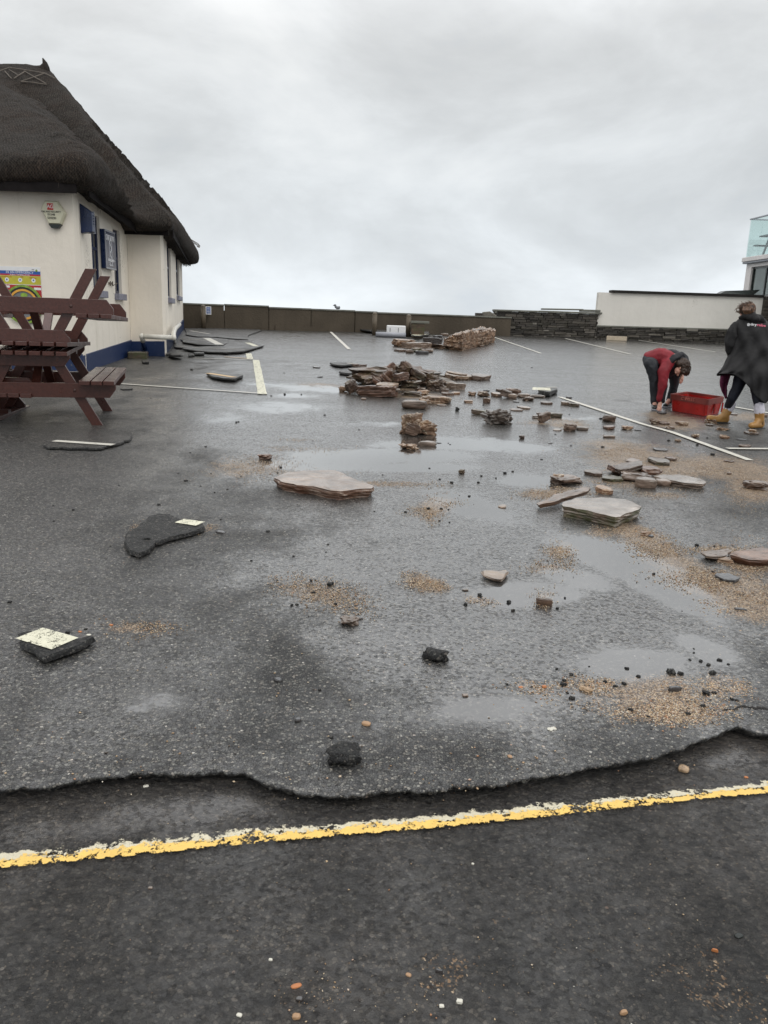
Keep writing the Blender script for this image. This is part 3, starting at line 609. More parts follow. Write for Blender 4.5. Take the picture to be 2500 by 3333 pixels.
# ------------------------------------------------ loose shingle
def pebbles(name, spots, mat, smin=.003, smax=.008, dz=0.0, label=None):
    B = np.array([(1,0,0),(-1,0,0),(0,1,0),(0,-1,0),(0,0,1),(0,0,-1)], float)
    Fc = np.array([(0,2,4),(2,1,4),(1,3,4),(3,0,4),(2,0,5),(1,2,5),(3,1,5),(0,3,5)])
    pts = []; sz = []
    for c, cx, cy, w, h, n, k, mul_ in spots:
        s = CR[c][2]
        for _ in range(n):
            a, b = np.random.randn(2)*.88
            X, Y = px(c, cx+a*w, cy+b*h+k*a*w)
            if Y < 1045: continue
            g = G('o', X, Y, dz); nz = noise.noise(Vector((g.x*3.2, g.y*3.2, 1)))+.6*noise.noise(Vector((g.x*9, g.y*9, 4)))+.35*noise.noise(Vector((g.x*30, g.y*30, 4)))
            if nz < random.gauss(-.05, .22)+.12*(a*a+b*b): continue
            pts.append(g); sz.append(mul_*(smin+(smax-smin)*random.random()**2.2))
    P = np.array([tuple(p) for p in pts]); S = np.array(sz)[:, None, None]; n = len(P)
    ang = np.random.rand(n)*6.28; ca, sa = np.cos(ang), np.sin(ang)
    sc = np.stack([np.random.uniform(.8, 1.4, n), np.random.uniform(.6, 1, n), np.random.uniform(.4, .75, n)], 1)
    Vv = (B[None]*sc[:, None]+np.random.uniform(-.16, .16, (n, 6, 3)))*S
    X = Vv[..., 0]*ca[:, None]-Vv[..., 1]*sa[:, None]; Y = Vv[..., 0]*sa[:, None]+Vv[..., 1]*ca[:, None]
    Vv = np.stack([X, Y, Vv[..., 2]], -1)+P[:, None]; Vv[..., 2] += S[..., 0]*.35
    Vv = Vv.reshape(-1, 3); Q = (Fc[None]+(np.arange(n)*6)[:, None, None]).reshape(-1, 3)
    me = bpy.data.meshes.new(name); me.vertices.add(len(Vv)); me.vertices.foreach_set('co', Vv.astype(np.float32).ravel())
    me.loops.add(len(Q)*3); me.loops.foreach_set('vertex_index', Q.ravel().astype(np.int32)); me.polygons.add(len(Q))
    me.polygons.foreach_set('loop_start', np.arange(0, len(Q)*3, 3, dtype=np.int32)); me.polygons.foreach_set('loop_total', np.full(len(Q), 3, np.int32))
    me.update(calc_edges=True); me.polygons.foreach_set('use_smooth', [True]*len(me.polygons)); me.materials.append(mat)
    o = bpy.data.objects.new(name, me); link(o); return tag(o, label, None, None, 'stuff')
SP = []
for cx, cy, w, h, s, k in SIL:
    if cy > 1250:
        d = G('o', cx, cy).length; dens = 4.6*(s**2)
        SP.append(('o', cx, cy, w*.8, h*.8, int(min(5200, w*h*dens*(.12+min(1.0, 6/d)*.16))), k, 1.0))
pebbles('shingle', SP, M_shingle, .0018, .0055, label='tan beach shingle washed over the wet car park')
SP2 = [('s7',1420,1050,190,110,150,0,.8), ('s8',150,980,260,150,260,0,.8), ('s8',1400,950,330,220,300,0,.7), ('s8',600,700,600,300,120,0,.7), ('s7',600,700,600,300,60,0,.7), ('s8', 500, 130, 500, 30, 60, -.2, .7)]
pebbles('road_grit', SP2, M_shingle, .0016, .0048, -thick, label='fine grit and tiny stones lying on the road')
SP3 = [('s7',800,40,900,60,120,0,.9), ('s8',500,60,500,70,120,-.05,.9), ('s4',900,600,900,500,140,0,.9), ('s5',800,900,800,500,220,0,.9), ('s6',700,900,700,220,220,0,.9)]
pebbles('small_stones', SP3, M_shingle, .003, .007, label='scattered small pale stones on the tarmac')
# ============================================================ THATCHED BUILDING
C1 = G('o', 266, 1215); C2 = G('o', 428, 1156); C3 = G('o', 533, 1160); C4 = G('o', 598, 1069)
C4 = C3.lerp(C4, .985)
WL = Vector((-15, C1.y+.1, 0)); BL = Vector((-15, C4.y, 0))
EAVE = C3.z+2.78; TH = .24
bld = thing('thatched_building', 'cream rendered single storey building with dark thatched roof and blue painted base', 'building', (C3.x, C3.y, C3.z))
P = PS = PH_ = lambda o: o
PW_ = lambda o, b=None: o
def wallM(P0, P1):                       # local x along the wall, y into the building, z up
    u = Vector((P1.x-P0.x, P1.y-P0.y, 0)).normalized(); n = Vector((-u.y, u.x, 0))
    m = Matrix(((u.x, n.x, 0), (u.y, n.y, 0), (0, 0, 1))).to_4x4(); m.translation = (P0.x, P0.y, 0); return m
def wall_piece(mb, P0, P1, z0, z1, ops=(), ext0=0.0, ext1=0.0):
    m = wallM(P0, P1); L = (Vector((P1.x, P1.y))-Vector((P0.x, P0.y))).length
    xs_ = sorted({ext0, L-ext1} | {a for o in ops for a in o[:2]})
    for a, b in zip(xs_[:-1], xs_[1:]):
        mid = (a+b)/2; o = [q for q in ops if q[0] < mid < q[1]]
        if o: mb.box(a, b, 0, TH, z0, o[0][2], m); mb.box(a, b, 0, TH, o[0][3], z1, m)
        else: mb.box(a, b, 0, TH, z0, z1, m)
    return m, L
zb = C1.z-.4; zt = EAVE+.25
def op(P0, P1, c, xl, xr, y0, y1, ym=None):
    ym = ym or (y0+y1)/2
    a = onwall(P0, P1, c, xl, ym)[0]; b = onwall(P0, P1, c, xr, ym)[0]
    return (a, b, onwall(P0, P1, c, xr, y1)[1], onwall(P0, P1, c, xr, y0)[1])
opB1 = op(C1, C2, 'a2', 400, 570, 520, 1900, 1100); opB2 = op(C1, C2, 'a2', 820, 945, 780, 1960, 1300)
opD1 = op(C3, C4, 'a8', 238, 298, 385, 1270, 830); opD2 = op(C3, C4, 'a8', 386, 440, 500, 1240, 880); opD3 = op(C3, C4, 'a8', 445, 460, 560, 765, 660)
mb = MB(); wall_piece(mb, WL, C1, zb, zt+.25); mA = wallM(WL, C1)
wall = P(obj('wall', mb, M_wall, bld))
mb = MB(); eB = TH*abs((C2-C1).x/(C2-C1).y)+.012; mB, LB = wall_piece(mb, C1, C2, zb, zt+.2, [opB1, opB2], eB, 0.0); P(obj('wall', mb, M_wallw, bld))
mb = MB(); mC, LC = wall_piece(mb, C2, C3, zb, zt, [], .003, 0.0); P(obj('wall', mb, M_wall, bld))
mb = MB(); mD, LD = wall_piece(mb, C3, C4, zb, zt, [opD1, opD2, opD3], TH*abs((C4-C3).x/(C4-C3).y)+.012); P(obj('wall', mb, M_wallw, bld))
mb = MB(); wall_piece(mb, C4, BL, zb, zt); P(obj('wall', mb, M_wall, bld))
# dark inside so that windows are not see-through
mb = MB(); mb.prism([(WL.x, WL.y+.3), (C1.x-.3, C1.y+.3), (C2.x-.3, C2.y+.3), (C3.x-.3, C3.y+.3), (C4.x-.3, C4.y-.3), (BL.x, BL.y-.3)], zb, zb+.02); P(obj('floor', mb, M_fascia, bld))
# painted base, 2 cm proud, its top stepping up with the ground
mb = MB()
for (m, L, a, b, x0, x1) in ((mA, (C1-WL).length, C1, C1, 0, 0), (mB, LB, C1, C2, .0, 0), (mC, LC, C2, C3, 0, 0), (mD, LD, C3, C4, .0, 0)):
    n = 6
    za, zc = a.z+.30, b.z+.33
    vs = []
    for i in range(n+1):
        s = L*i/n; zt_ = za+(zc-za)*i/n
        s_ = max(s, .0 if m is mA or m is mC else .02); e2_ = .03 if i == n and (m is mA or m is mC) else 0; vs += [m @ Vector((s_+e2_, -.022, zb)), m @ Vector((s_+e2_, -.022, zt_)), m @ Vector((s_+e2_, .0, zt_+.006)), m @ Vector((s_+e2_, .0, zb))]
    mb.add(vs, [(4*i+k, 4*i+(k+1) % 4, 4*i+4+(k+1) % 4, 4*i+4+k) for i in range(n) for k in range(4)]+[(0,1,2,3), (4*n, 4*n+3, 4*n+2, 4*n+1)])
P(obj('painted_base', mb, M_blueband, bld))
def window(m, o, sill=True, frame=M_navy, sillw=.09, pane_bar=True):
    a, b, z0, z1 = o; w = MB(); d = .055
    w.box(a, a+.05, d, d+.05, z0, z1, m); w.box(b-.05, b, d, d+.05, z0, z1, m)
    w.box(a+.05, b-.05, d, d+.05, z0, z0+.06, m); w.box(a+.05, b-.05, d, d+.05, z1-.06, z1, m)
    if pane_bar: w.box(a+.05, b-.05, d+.005, d+.045, z0+(z1-z0)*.55, z0+(z1-z0)*.55+.05, m); w.box((a+b)/2-.025, (a+b)/2+.025, d+.006, d+.044, z0+.06, z1-.06, m)
    f = P(obj('window', w, frame, bld)); g = MB(); g.box(a+.04, b-.04, d+.02, d+.028, z0+.05, z1-.05, m); obj('pane', g, M_glassdark, f)
    if sill: s = MB(); s.box(a-.07, b+.07, -sillw, d+.06, z0-.13, z0, m); obj('sill', s, M_sill, f, bevel=.012)
window(mB, opB1); window(mB, opB2); window(mD, opD1); window(mD, opD2); window(mD, opD3, False, M_house, pane_bar=False)
# dark boarding under the eaves
mb = MB()
for m, L, e0, e1, dd in ((mA, (C1-WL).length+.2, .27, .27, .30), (mB, LB, .27, .02, .26), (mC, LC+.25, 0, 0, .2), (mD, LD, 0, 0, .26)):
    mb.loft([[m @ Vector(q) for q in ((s_, -dd, EAVE-.10+e_), (s_, -.003, EAVE-.10+e_), (s_, -.003, EAVE-.07+e_), (s_, -dd, EAVE-.07+e_))] for s_, e_ in ((.012, e0), (L, e1))])
    mb.loft([[m @ Vector(q) for q in ((s_, -dd-.02, EAVE-.22+e_), (s_, -dd+.01, EAVE-.22+e_), (s_, -dd+.01, EAVE+.1+e_), (s_, -dd-.02, EAVE+.1+e_))] for s_, e_ in ((.02, e0), (L-.01, e1))])
P(obj('eaves_board', mb, M_fascia, bld))
# roof: two hipped bodies of thatch melted into one
def hip(mb, base, z0, h, ridge):
    vs = [Vector((x, y, z0)) for x, y in base]+[Vector((x, y, z0+h)) for x, y in base]+[Vector(r) for r in ridge]
    mb.add(vs, [(3,2,1,0), (0,1,5,4), (1,2,6,5), (2,3,7,6), (3,0,4,7), (4,5,8), (5,6,9,8), (6,7,9), (7,4,8,9)])
# base order: near-left, near-right, far-right, far-left ; ridge: near end / far end
AP = U('r1', 345, 150, 24.6)             # apex of the big roof
mb = MB()
fx = C1.x+.42
r1p = U('r1', 30, 275, 18.6)
vs0 = [(-16, C1.y-.42), (fx, C1.y-.42), (C2.x+.40, C2.y+1.6), (-16, C2.y+6)]
lf = (.30, .30, .06, .1)
v = [Vector((x, y, EAVE-.14+l_)) for (x, y), l_ in zip(vs0, lf)]+[Vector((x, y, EAVE+.26+l_)) for (x, y), l_ in zip(vs0, lf)]+[Vector((-17, r1p.y, r1p.z)), Vector((r1p.x-.25, r1p.y, r1p.z)), Vector((r1p.x-.25, r1p.y+5, r1p.z)), Vector((-17, r1p.y+5, r1p.z))]
Q = [(3,2,1,0)]
for a in (0, 4): Q += [(a+i, a+(i+1) % 4, a+4+(i+1) % 4, a+4+i) for i in range(4)]
Q += [(8,9,10,11)]
mb.add(v, Q)
ax, ay, az = AP
vs0 = [(-16, C3.y-.45), (C3.x+.42, C3.y-.45), (C4.x+.52, C4.y+.5), (-16, C4.y+.5)]
v = [Vector((x, y, EAVE-.16)) for x, y in vs0]+[Vector((x, y, EAVE+.28)) for x, y in vs0]+[Vector((-17, ay-.15, az)), Vector((ax, ay-.15, az)), Vector((ax, ay+.15, az)), Vector((-17, ay+.15, az))]
mb.add(v, Q)
roof = P(obj('thatched_roof', mb, M_thatch, bld, smooth=True))
rm = roof.modifiers.new('melt', 'REMESH'); rm.mode = 'VOXEL'; rm.voxel_size = .085; rm.use_smooth_shade = True
sm = roof.modifiers.new('soften', 'SMOOTH'); sm.factor = .5; sm.iterations = 22
tx = bpy.data.textures.new('thatch_lumps', 'CLOUDS'); tx.noise_scale = .5; tx.noise_depth = 3
dm = roof.modifiers.new('lumps', 'DISPLACE'); dm.texture = tx; dm.strength = .10; dm.mid_level = .5; dm.texture_coords = 'GLOBAL'
tx2 = bpy.data.textures.new('thatch_fine', 'CLOUDS'); tx2.noise_scale = .07; tx2.noise_depth = 2
dm = roof.modifiers.new('fine', 'DISPLACE'); dm.texture = tx2; dm.strength = .022; dm.mid_level = .5; dm.texture_coords = 'GLOBAL'
# bake, and press in the valley where the low front roof meets the big one
dg = bpy.context.evaluated_depsgraph_get(); baked = bpy.data.meshes.new_from_object(roof.evaluated_get(dg)); roof.modifiers.clear(); old = roof.data; roof.data = baked; bpy.data.meshes.remove(old); baked.name = 'thatched_roof'
me = roof.data
nv = len(me.vertices); cov = np.zeros(nv*3, np.float32); me.vertices.foreach_get('co', cov); cov = cov.reshape(-1, 3)
nov = np.zeros(nv*3, np.float32); me.vertices.foreach_get('normal', nov); nov = nov.reshape(-1, 3)
VL = [px('r1', *q) for q in ((-200,0),(60,235),(250,430),(520,700),(700,865),(900,1110),(1085,1370))]
vx, vy = zip(*VL); X_, Y_ = proj_np(cov.astype(float))
sgn = X_-np.interp(Y_, vy, vx)
fade = np.clip((vy[-1]-Y_)/70, 0, 1)*np.clip((23.5-cov[:, 1])/2.0, 0, 1)*(((cov-np.array(EYE))*nov).sum(1) < 2)
pr = np.where(sgn > 0, -.62*np.exp(-sgn/85)*(1-np.exp(-sgn/10)), .16*np.exp(sgn/45))
cov += nov*(pr*fade)[:, None]; me.vertices.foreach_set('co', cov.astype(np.float32).ravel()); me.update()
nov = np.zeros(nv*3, np.float32); me.vertices.foreach_get('normal', nov); nov = nov.reshape(-1, 3)
me.materials.clear(); me.materials.append(M_thatch); me.polygons.foreach_set('use_smooth', [True]*len(me.polygons))
vis = ((cov-np.array(EYE))*nov).sum(1) < 0.5
vis &= (cov[:, 0] > -13)
idx = np.where(vis)[0]; N = 14000; pick = np.random.choice(idx, N)
p = cov[pick]+np.random.uniform(-.04, .04, (N, 3)); nn = nov[pick]
dn = np.array([0, 0, -1.0])[None]-nn*(-nn[:, 2:3]); ln = np.linalg.norm(dn, axis=1, keepdims=True); dn = np.where(ln > .2, dn/np.maximum(ln, .01), np.array([.0, -.5, -.8])); dn = dn+np.random.randn(N, 3)*.22
sd = np.cross(dn, nn); sd /= np.maximum(np.linalg.norm(sd, axis=1, keepdims=True), .01)
Ls = np.random.uniform(.03, .10, (N, 1)); wd = np.random.uniform(.002, .0045, (N, 1))
a0 = p+nn*.005; a1 = p+dn*Ls+nn*np.random.uniform(.004, .018, (N, 1))
Vv = np.stack([a0-sd*wd, a0+sd*wd, a1], 1).reshape(-1, 3)
straw = bpy.data.meshes.new('loose_straw'); straw.vertices.add(len(Vv)); straw.vertices.foreach_set('co', Vv.astype(np.float32).ravel())
straw.loops.add(N*3); straw.loops.foreach_set('vertex_index', np.arange(N*3, dtype=np.int32)); straw.polygons.add(N)
straw.polygons.foreach_set('loop_start', np.arange(0, N*3, 3, dtype=np.int32)); straw.polygons.foreach_set('loop_total', np.full(N, 3, np.int32)); straw.update(calc_edges=True)
straw.materials.append(M_straw); so_ = bpy.data.objects.new('loose_straw', straw); link(so_, roof); tag(so_, kind='stuff')
from mathutils.bvhtree import BVHTree
dg = bpy.context.evaluated_depsgraph_get(); bvh = BVHTree.FromObject(roof, dg)
def onroof(c, x, y, off=.03):
    X, Y = px(c, x, y); d = ray(X, Y); h = bvh.ray_cast(EYE, d)
    return (h[0]+h[1]*off) if h[0] is not None else U(c, x, y, 24)
# hazel rods pegged in crosses below the ridge
mb = MB()
def rod(a, b):
    pts = [onroof('r1', a[0]+(b[0]-a[0])*i/7, a[1]+(b[1]-a[1])*i/7, .04) for i in range(8)]
    pts = [q for q in pts if abs(q.y-pts[0].y) < 4]
    if len(pts) > 1: mb.tube(pts, .014, 5)
for a, b in (((0,205),(75,178)), ((75,178),(225,200)), ((225,200),(350,222)), ((165,285),(260,292)), ((260,292),(365,308)), ((75,195),(150,240)), ((110,262),(200,205)), ((165,285),(350,222)), ((190,205),(360,300)), ((40,205),(95,262)), ((350,222),(425,262))): rod(a, b)
P(obj('hazel_rods', mb, M_hazel, roof))
# straw finial at the ridge end
q = onroof('r1', 342, 160); top = U('r1', 345, 118, q.y); base = U('r1', 350, 175, q.y)
mb = MB(); mb.tube([base+Vector((-.05,0,-.12)), base.lerp(top, .35), base.lerp(top, .75), top+Vector((-.05,0,.08))], [.22, .12, .07, .015], 8); fo = P(obj('straw_finial', mb, M_thatch, roof, smooth=True))
# torn netting hanging from the far corner of the eaves
mb = MB(); s0 = U('a8', 610, 240, C4.y+.3)
def w(x, y): return U('a8', x, y, C4.y+.3)
mb.tube([w(600,235), w(660,270), w(760,330), w(795,370), w(780,395), w(745,380)], .016, 4)
for k in range(9):
    x = 640+k*16; y = 262+k*11
    mb.tube([w(x,y), w(x+6,y+30), w(x+22,y+48), w(x+20,y+20), w(x+30, y+28)], .011, 4)
P(obj('torn_netting', mb, M_hazel, roof))
mb = MB()
for k in range(260):
    x = random.uniform(490, 715); t_ = (x-490)/225; y = 625-60*t_**2*1.2+random.uniform(-25, 5)
    a = w(x, y); mb.tube([a, a+Vector((random.uniform(-.05,.05), random.uniform(-.3,.3), -random.uniform(.05,.22)))], .006, 3, False)
P(obj('straw_fringe', mb, M_thatch, roof))

# ---------------- things fixed to the building
def panelM(P0, P1, c, x, y):             # local frame standing on a wall at the pixel: x right, y up, z out
    s, z = onwall(P0, P1, c, x, y); u = Vector((P1.x-P0.x, P1.y-P0.y, 0)).normalized(); n = Vector((u.y, -u.x, 0))
    o = Vector((P0.x, P0.y, 0))+u*s; m = Matrix(((u.x, 0, n.x), (u.y, 0, n.y), (0, 1, 0))).to_4x4(); m.translation = (o.x, o.y, z); return m
# alarm box
m = panelM(WL, C1, 'a1', 650, 620); k = mpp(m.translation)/8.295
t = thing('alarm_box', 'cream six sided burglar alarm box high on the cream wall', 'alarm box')
hexo = [(-330,100),(-215,310),(120,310),(330,0),(200,-285),(-140,-285)]
hexo = [(x*k, y*k) for x, y in hexo]
mb = MB(); n = 6; r0 = [m @ Vector((x, y, .002)) for x, y in hexo]; r1_ = [m @ Vector((x, y, .055)) for x, y in hexo]; r2 = [m @ Vector((x*.88-.0, y*.90, .085)) for x, y in hexo]
mb.loft([r0, r1_, r2]); obj('housing', mb, M_plastic, t)
mb = MB(); lens = [(x*k, y*k) for x, y in ((-140,-288),(200,-288),(120,-385),(-70,-385))]
mb.loft([[m @ Vector((x, y, z)) for x, y in lens] for z in (.002, .07)]); obj('strobe_lens', mb, M_plasticb, t)
pl = MB().add([m @ Vector((x*k, y*k, .0875)) for x, y in ((-140,70),(25,70),(25,240),(-140,240))], [(0,1,2,3)]); lg = obj('logo_plate', pl, M_red, t)
T = lambda x, y, z=.089: m @ Matrix.Translation((x*k, y*k, z))
text_mesh('lettering', 'AG', 130*k, M_printw, lg, T(-57, 155), sp=.9)
text_mesh('lettering', 'FIRE AND SECURITY', 62*k, M_printb, t, T(-40, 25), sp=.95, ext=.0015)
text_mesh('lettering', '01548', 80*k, M_printb, t, T(-40, -45), ext=.002); text_mesh('lettering', '559330', 80*k, M_printb, t, T(-30, -135), ext=.002)
# blue vented box
def boxon(P0, P1, c, xl, xr, ym, yt, yb, dep):
    a = onwall(P0, P1, c, xl, ym)[0]; b = onwall(P0, P1, c, xr, ym)[0]; zt_ = onwall(P0, P1, c, (xl+xr)/2, yt)[1]; z0 = onwall(P0, P1, c, (xl+xr)/2, yb)[1]
    return a, b, z0, zt_
def shifted(d_):
    u_ = (C2-C1).normalized(); n_ = Vector((u_.y, -u_.x, 0)).normalized()*d_; return C1+n_, C2+n_
Z1, Z2 = shifted(.2); a, b, z0, z1 = boxon(Z1, Z2, 'a2', 405, 455, 600, 380, 820, .2)

t = thing('meter_cabinet', 'blue metal box with slots beside the first window, near the corner', 'metal box')
mb = MB(); mb.prism([(-.20, z0+.03), (-.02, z0-.0), (-.002, z0), (-.002, z1+.10), (-.20, z1-.04)], a, b, mB @ Matrix(((0,0,1,0),(1,0,0,0),(0,1,0,0),(0,0,0,1)))); obj('cabinet_body', mb, M_blue, t, bevel=.01)
mb = MB(); mb.box(b+.001, b+.018, -.20, -.01, z0+.01, z1-.01, mB); obj('side_panel', mb, M_silver, t)
mb = MB()
for i in range(4): mb.box(a+(b-a)*.45, a+(b-a)*.85, -.212, -.200, z1-.10-.045*i, z1-.085-.045*i, mB)
obj('vent_slots', mb, M_navy, t)
# inn sign
Z1, Z2 = shifted(.09); a, b, z0, z1 = boxon(Z1, Z2, 'a2', 655, 840, 1100, 770, 1490, .1); dep = .09
t = thing('pub_sign', 'tall framed slate blue pub sign between the two windows', 'sign')
mb = MB(); mb.box(a, b, -dep, -.002, z0, z1, mB); obj('sign_case', mb, M_blue, t, bevel=.008)
mb = MB()
for q in ((a, b, z0, z0+.03), (a, b, z1-.03, z1), (a, a+.02, z0+.03, z1-.03), (b-.02, b, z0+.03, z1-.03)): mb.box(q[0], q[1], -dep-.012, -dep-.001, q[2], q[3], mB)
obj('trim', mb, M_silver, t)
mb = MB(); mb.box(a+.03, b-.03, -dep-.006, -dep-.001, z0+.035, z1-.035, mB); pn = obj('sign_panel', mb, M_slatepanel, t)
u = (C2-C1).normalized(); u.z = 0; u.normalize(); nn_ = Vector((u.y, -u.x, 0))
def SM(s, z, d): q = Matrix(((u.x, 0, nn_.x), (u.y, 0, nn_.y), (0, 1, 0))).to_4x4(); p_ = Vector((C1.x, C1.y, 0))+u*s+nn_*d; q.translation = (p_.x, p_.y, z); return q
wd_ = b-a; H = z1-z0
text_mesh('lettering', 'START BAY INN', .15, M_printw, pn, SM((a+b)/2, z0+H*.80, dep+.008), ext=.002, sx=wd_*.84/1.12)
mb = MB(); cc = (a+b)/2
for k_ in range(14):
    t0 = k_*.45; pA = SM(cc, z0+H*.5, dep+.009) @ Vector((.07*math.sin(t0*2.1), -.22+.44*k_/14, 0)); pB = SM(cc, z0+H*.5, dep+.009) @ Vector((.07*math.sin((t0+.45)*2.1+.7), -.22+.44*(k_+1)/14, 0))
    mb.tube([pA, pB], .008, 4)
for s_ in (-1, 1): mb.tube([SM(cc, z0+H*.5, dep+.009) @ Vector((s_*.09, -.27, 0)), SM(cc, z0+H*.5, dep+.009) @ Vector((s_*.09, .27, 0))], .004, 4)
obj('emblem', mb, M_printw, pn)
text_mesh('lettering', 'Traditional Village Inn', .085, M_printw, pn, SM(cc, z0+H*.24, dep+.008), ext=.0015, sx=wd_*.8/.90); text_mesh('lettering', 'seafood', .05, M_printw, pn, SM(cc, z0+H*.11, dep+.008), ext=.001, sx=2)
# small bracket below the sign
a_, z_ = onwall(C1, C2, 'a2', 740, 1760); mb = MB(); mb.box(a_-.12, a_+.12, -.03, -.002, z_-.02, z_+.02, mB); mb.box(a_-.12, a_-.1, -.05, -.03, z_-.05, z_+.04, mB); mb.box(a_+.06, a_+.08, -.05, -.03, z_-.05, z_+.04, mB); mb.tube([mB @ Vector((a_+.1, -.04, z_-.04)), mB @ Vector((a_+.3, -.08, z_+.02))], .008, 5)
tag(obj('wall_hook', mb, M_hazel), 'small rusty bracket on the white wall under the pub sign', 'bracket')
# emergency notice
t = thing('emergency_notice', 'yellow, blue and red defibrillator notice on the cream wall behind the stacked tables', 'sign')
m = panelM(WL, C1, 'a3', 700, 700); k = mpp(m.translation)/10.37; 
def quad(x0, x1, y0, y1, z): return MB().add([m @ Vector(((x-700)*k, (700-y)*k, z)) for x, y in ((x0,y1),(x1,y1),(x1,y0),(x0,y0))], [(0,1,2,3)])
mb = MB()
mb.loft([[m @ Vector(((x-700)*k, (700-y)*k, z)) for x, y in ((20,1330),(1400,1330),(1400,210),(20,210))] for z in (.002, .012)]); bd = obj('board', mb, M_printw, t)
obj('band', quad(22, 1398, 345, 450, .0135), M_sgnblue, bd); obj('band', quad(22, 1398, 450, 500, .0135), M_sgnred, bd); obj('band', quad(22, 1398, 505, 780, .0135), M_sgnyel, bd); obj('band', quad(22, 1398, 800, 1328, .0135), M_sgnred, bd)
obj('label_field', quad(60, 330, 830, 900, .015), M_printw, bd); obj('label_field', quad(1150, 1390, 870, 950, .015), M_printw, bd)
def NM(x, y, z=.0145): return m @ Matrix.Translation(((x-700)*k, (700-y)*k, z))
text_mesh('lettering', 'IN AN EMERGENCY', 105*k, M_printw, bd, NM(700, 395), sx=1.02, ext=.0012); text_mesh('lettering', 'PUBLIC DEFIBRILLATOR', 62*k, M_printw, bd, NM(700, 476), sx=1.02, ext=.0012)
text_mesh('lettering', 'Call 999 for help', 52*k, M_red, bd, NM(240, 545)); text_mesh('lettering', 'CPR', 52*k, M_red, bd, NM(760, 545)); text_mesh('lettering', 'Defibrillator', 52*k, M_red, bd, NM(1140, 560))
for x in (250, 700, 1150):
    mb = MB(); mb.prism([(((x-700)+70*math.cos(a_))*k, (700-640+70*math.sin(a_))*k) for a_ in [i*math.pi/10 for i in range(20)]], .0142, .0150, m); ic = obj('symbol', mb, M_printw, bd)
    mb = MB(); mb.prism([((x-700-28)*k, 40*k), ((x-700+30)*k, 45*k), ((x-700+14)*k, 95*k), ((x-700-20)*k, 88*k)], .0152, .0158, m); obj('pictogram', mb, M_sgnblue, ic)
mb = MB(); mb.prism([(((1270-700)+38*math.cos(a_))*k, (700-325+42*math.sin(a_))*k) for a_ in [i*math.pi/8 for i in range(16)]], .0142, .0150, m); obj('crest', mb, M_sgngreen, bd)
text_mesh('lettering', 'NHS', 42*k, M_printb, bd, NM(1155, 290)); text_mesh('lettering', 'Ambulance Service', 26*k, M_printb, bd, NM(1100, 335))
# round plaque
t = thing('round_plaque', 'round plaque with green, black and orange rings on the wall below the defibrillator notice', 'plaque')
m = panelM(WL, C1, 't2', 262, 556); k = mpp(m.translation)/3.252
def ring(r0_, r1_, z, mat, name):
    mb = MB(); n = 40; vs = []
    for i in range(n):
        a_ = 2*math.pi*i/n; c_, s_ = math.cos(a_), math.sin(a_); vs += [m @ Vector((r0_*c_*k, r0_*s_*k, z)), m @ Vector((r1_*c_*k, r1_*s_*k, z)), m @ Vector((r1_*c_*k, r1_*s_*k, .02)), m @ Vector((r0_*c_*k, r0_*s_*k, .02))]
    mb.add(vs, [(4*i+j, 4*i+(j+1) % 4, (4*i+4+(j+1) % 4) % (4*n), (4*i+4+j) % (4*n)) for i in range(n) for j in range(4)]); return obj(name, mb, mat, t)
ring(178, 200, .05, M_sgngreen, 'rim'); ring(158, 177, .045, M_plasticb, 'ring'); ring(136, 157, .05, M_sgnorange, 'ring')
mb = MB(); mb.prism([(136*k*math.cos(a_), 136*k*math.sin(a_)) for a_ in [i*math.pi/20 for i in range(40)]], .02, .035, m); dsc = obj('disc', mb, M_greymetal, t)
for (x, y, mt) in ((-70, 60, M_plasticb), (10, 95, M_sgngreen), (70, 55, M_sgnorange), (0, 0, M_slatepanel), (-60, -60, M_crated), (60, -50, M_plasticb)):
    mb = MB(); mb.prism([((x+38*math.cos(a_))*k, (y+24*math.sin(a_))*k) for a_ in [i*math.pi/5 for i in range(10)]], .036, .042, m); obj('motif', mb, mt, dsc)
# white pipe rail along the base of the wing
t = thing('white_pipe', 'bent white plastic pipe running along the foot of the building', 'pipe')
pA = G('r3', 262, 468); pb = U('r3', 217, 305, C3.y-.45); pc = U('r3', 495, 318, C3.y-.35)
tB = [pA, pb.lerp(pA, .3)]
mb = MB(); mb.tube([pb.lerp(pA, .25), pb, ], .055, 10); mb.tube([pb, pc], .052, 10); d0 = U('r3', 500, 240, C3.y+1.4); d1 = U('r3', 546, 204, C3.y+4)
mb.tube([pc, U('r3', 493, 285, C3.y+.5), U('r3', 505, 245, C3.y+2.0), d1], .055, 10); mb.ball(pb, .062); mb.ball(pc, .062); obj('rail', mb, M_pipe, t, smooth=True)
mb = MB(); mb.tube([pA, pb.lerp(pA, .25)], .058, 10); obj('post', mb, M_blue, t, smooth=True)
mb = MB(); mb.tube([U('r3', 502, 320, C3.y+.3), G('r3', 506, 360)], .035, 8); obj('bracket', mb, M_pipe, t)
mb = MB(); g = G('r3', 95, 500); g2 = G('r3', 265, 503); m2 = wallM(g, g2); L = (g2-g).length
mb.box(0, L, 0, .45, g.z-.02, g.z+.14, m2); tag(obj('concrete_step', mb, M_moss, bevel=.02), 'low mossy concrete block at the foot of the wing below the white pipe', 'block')

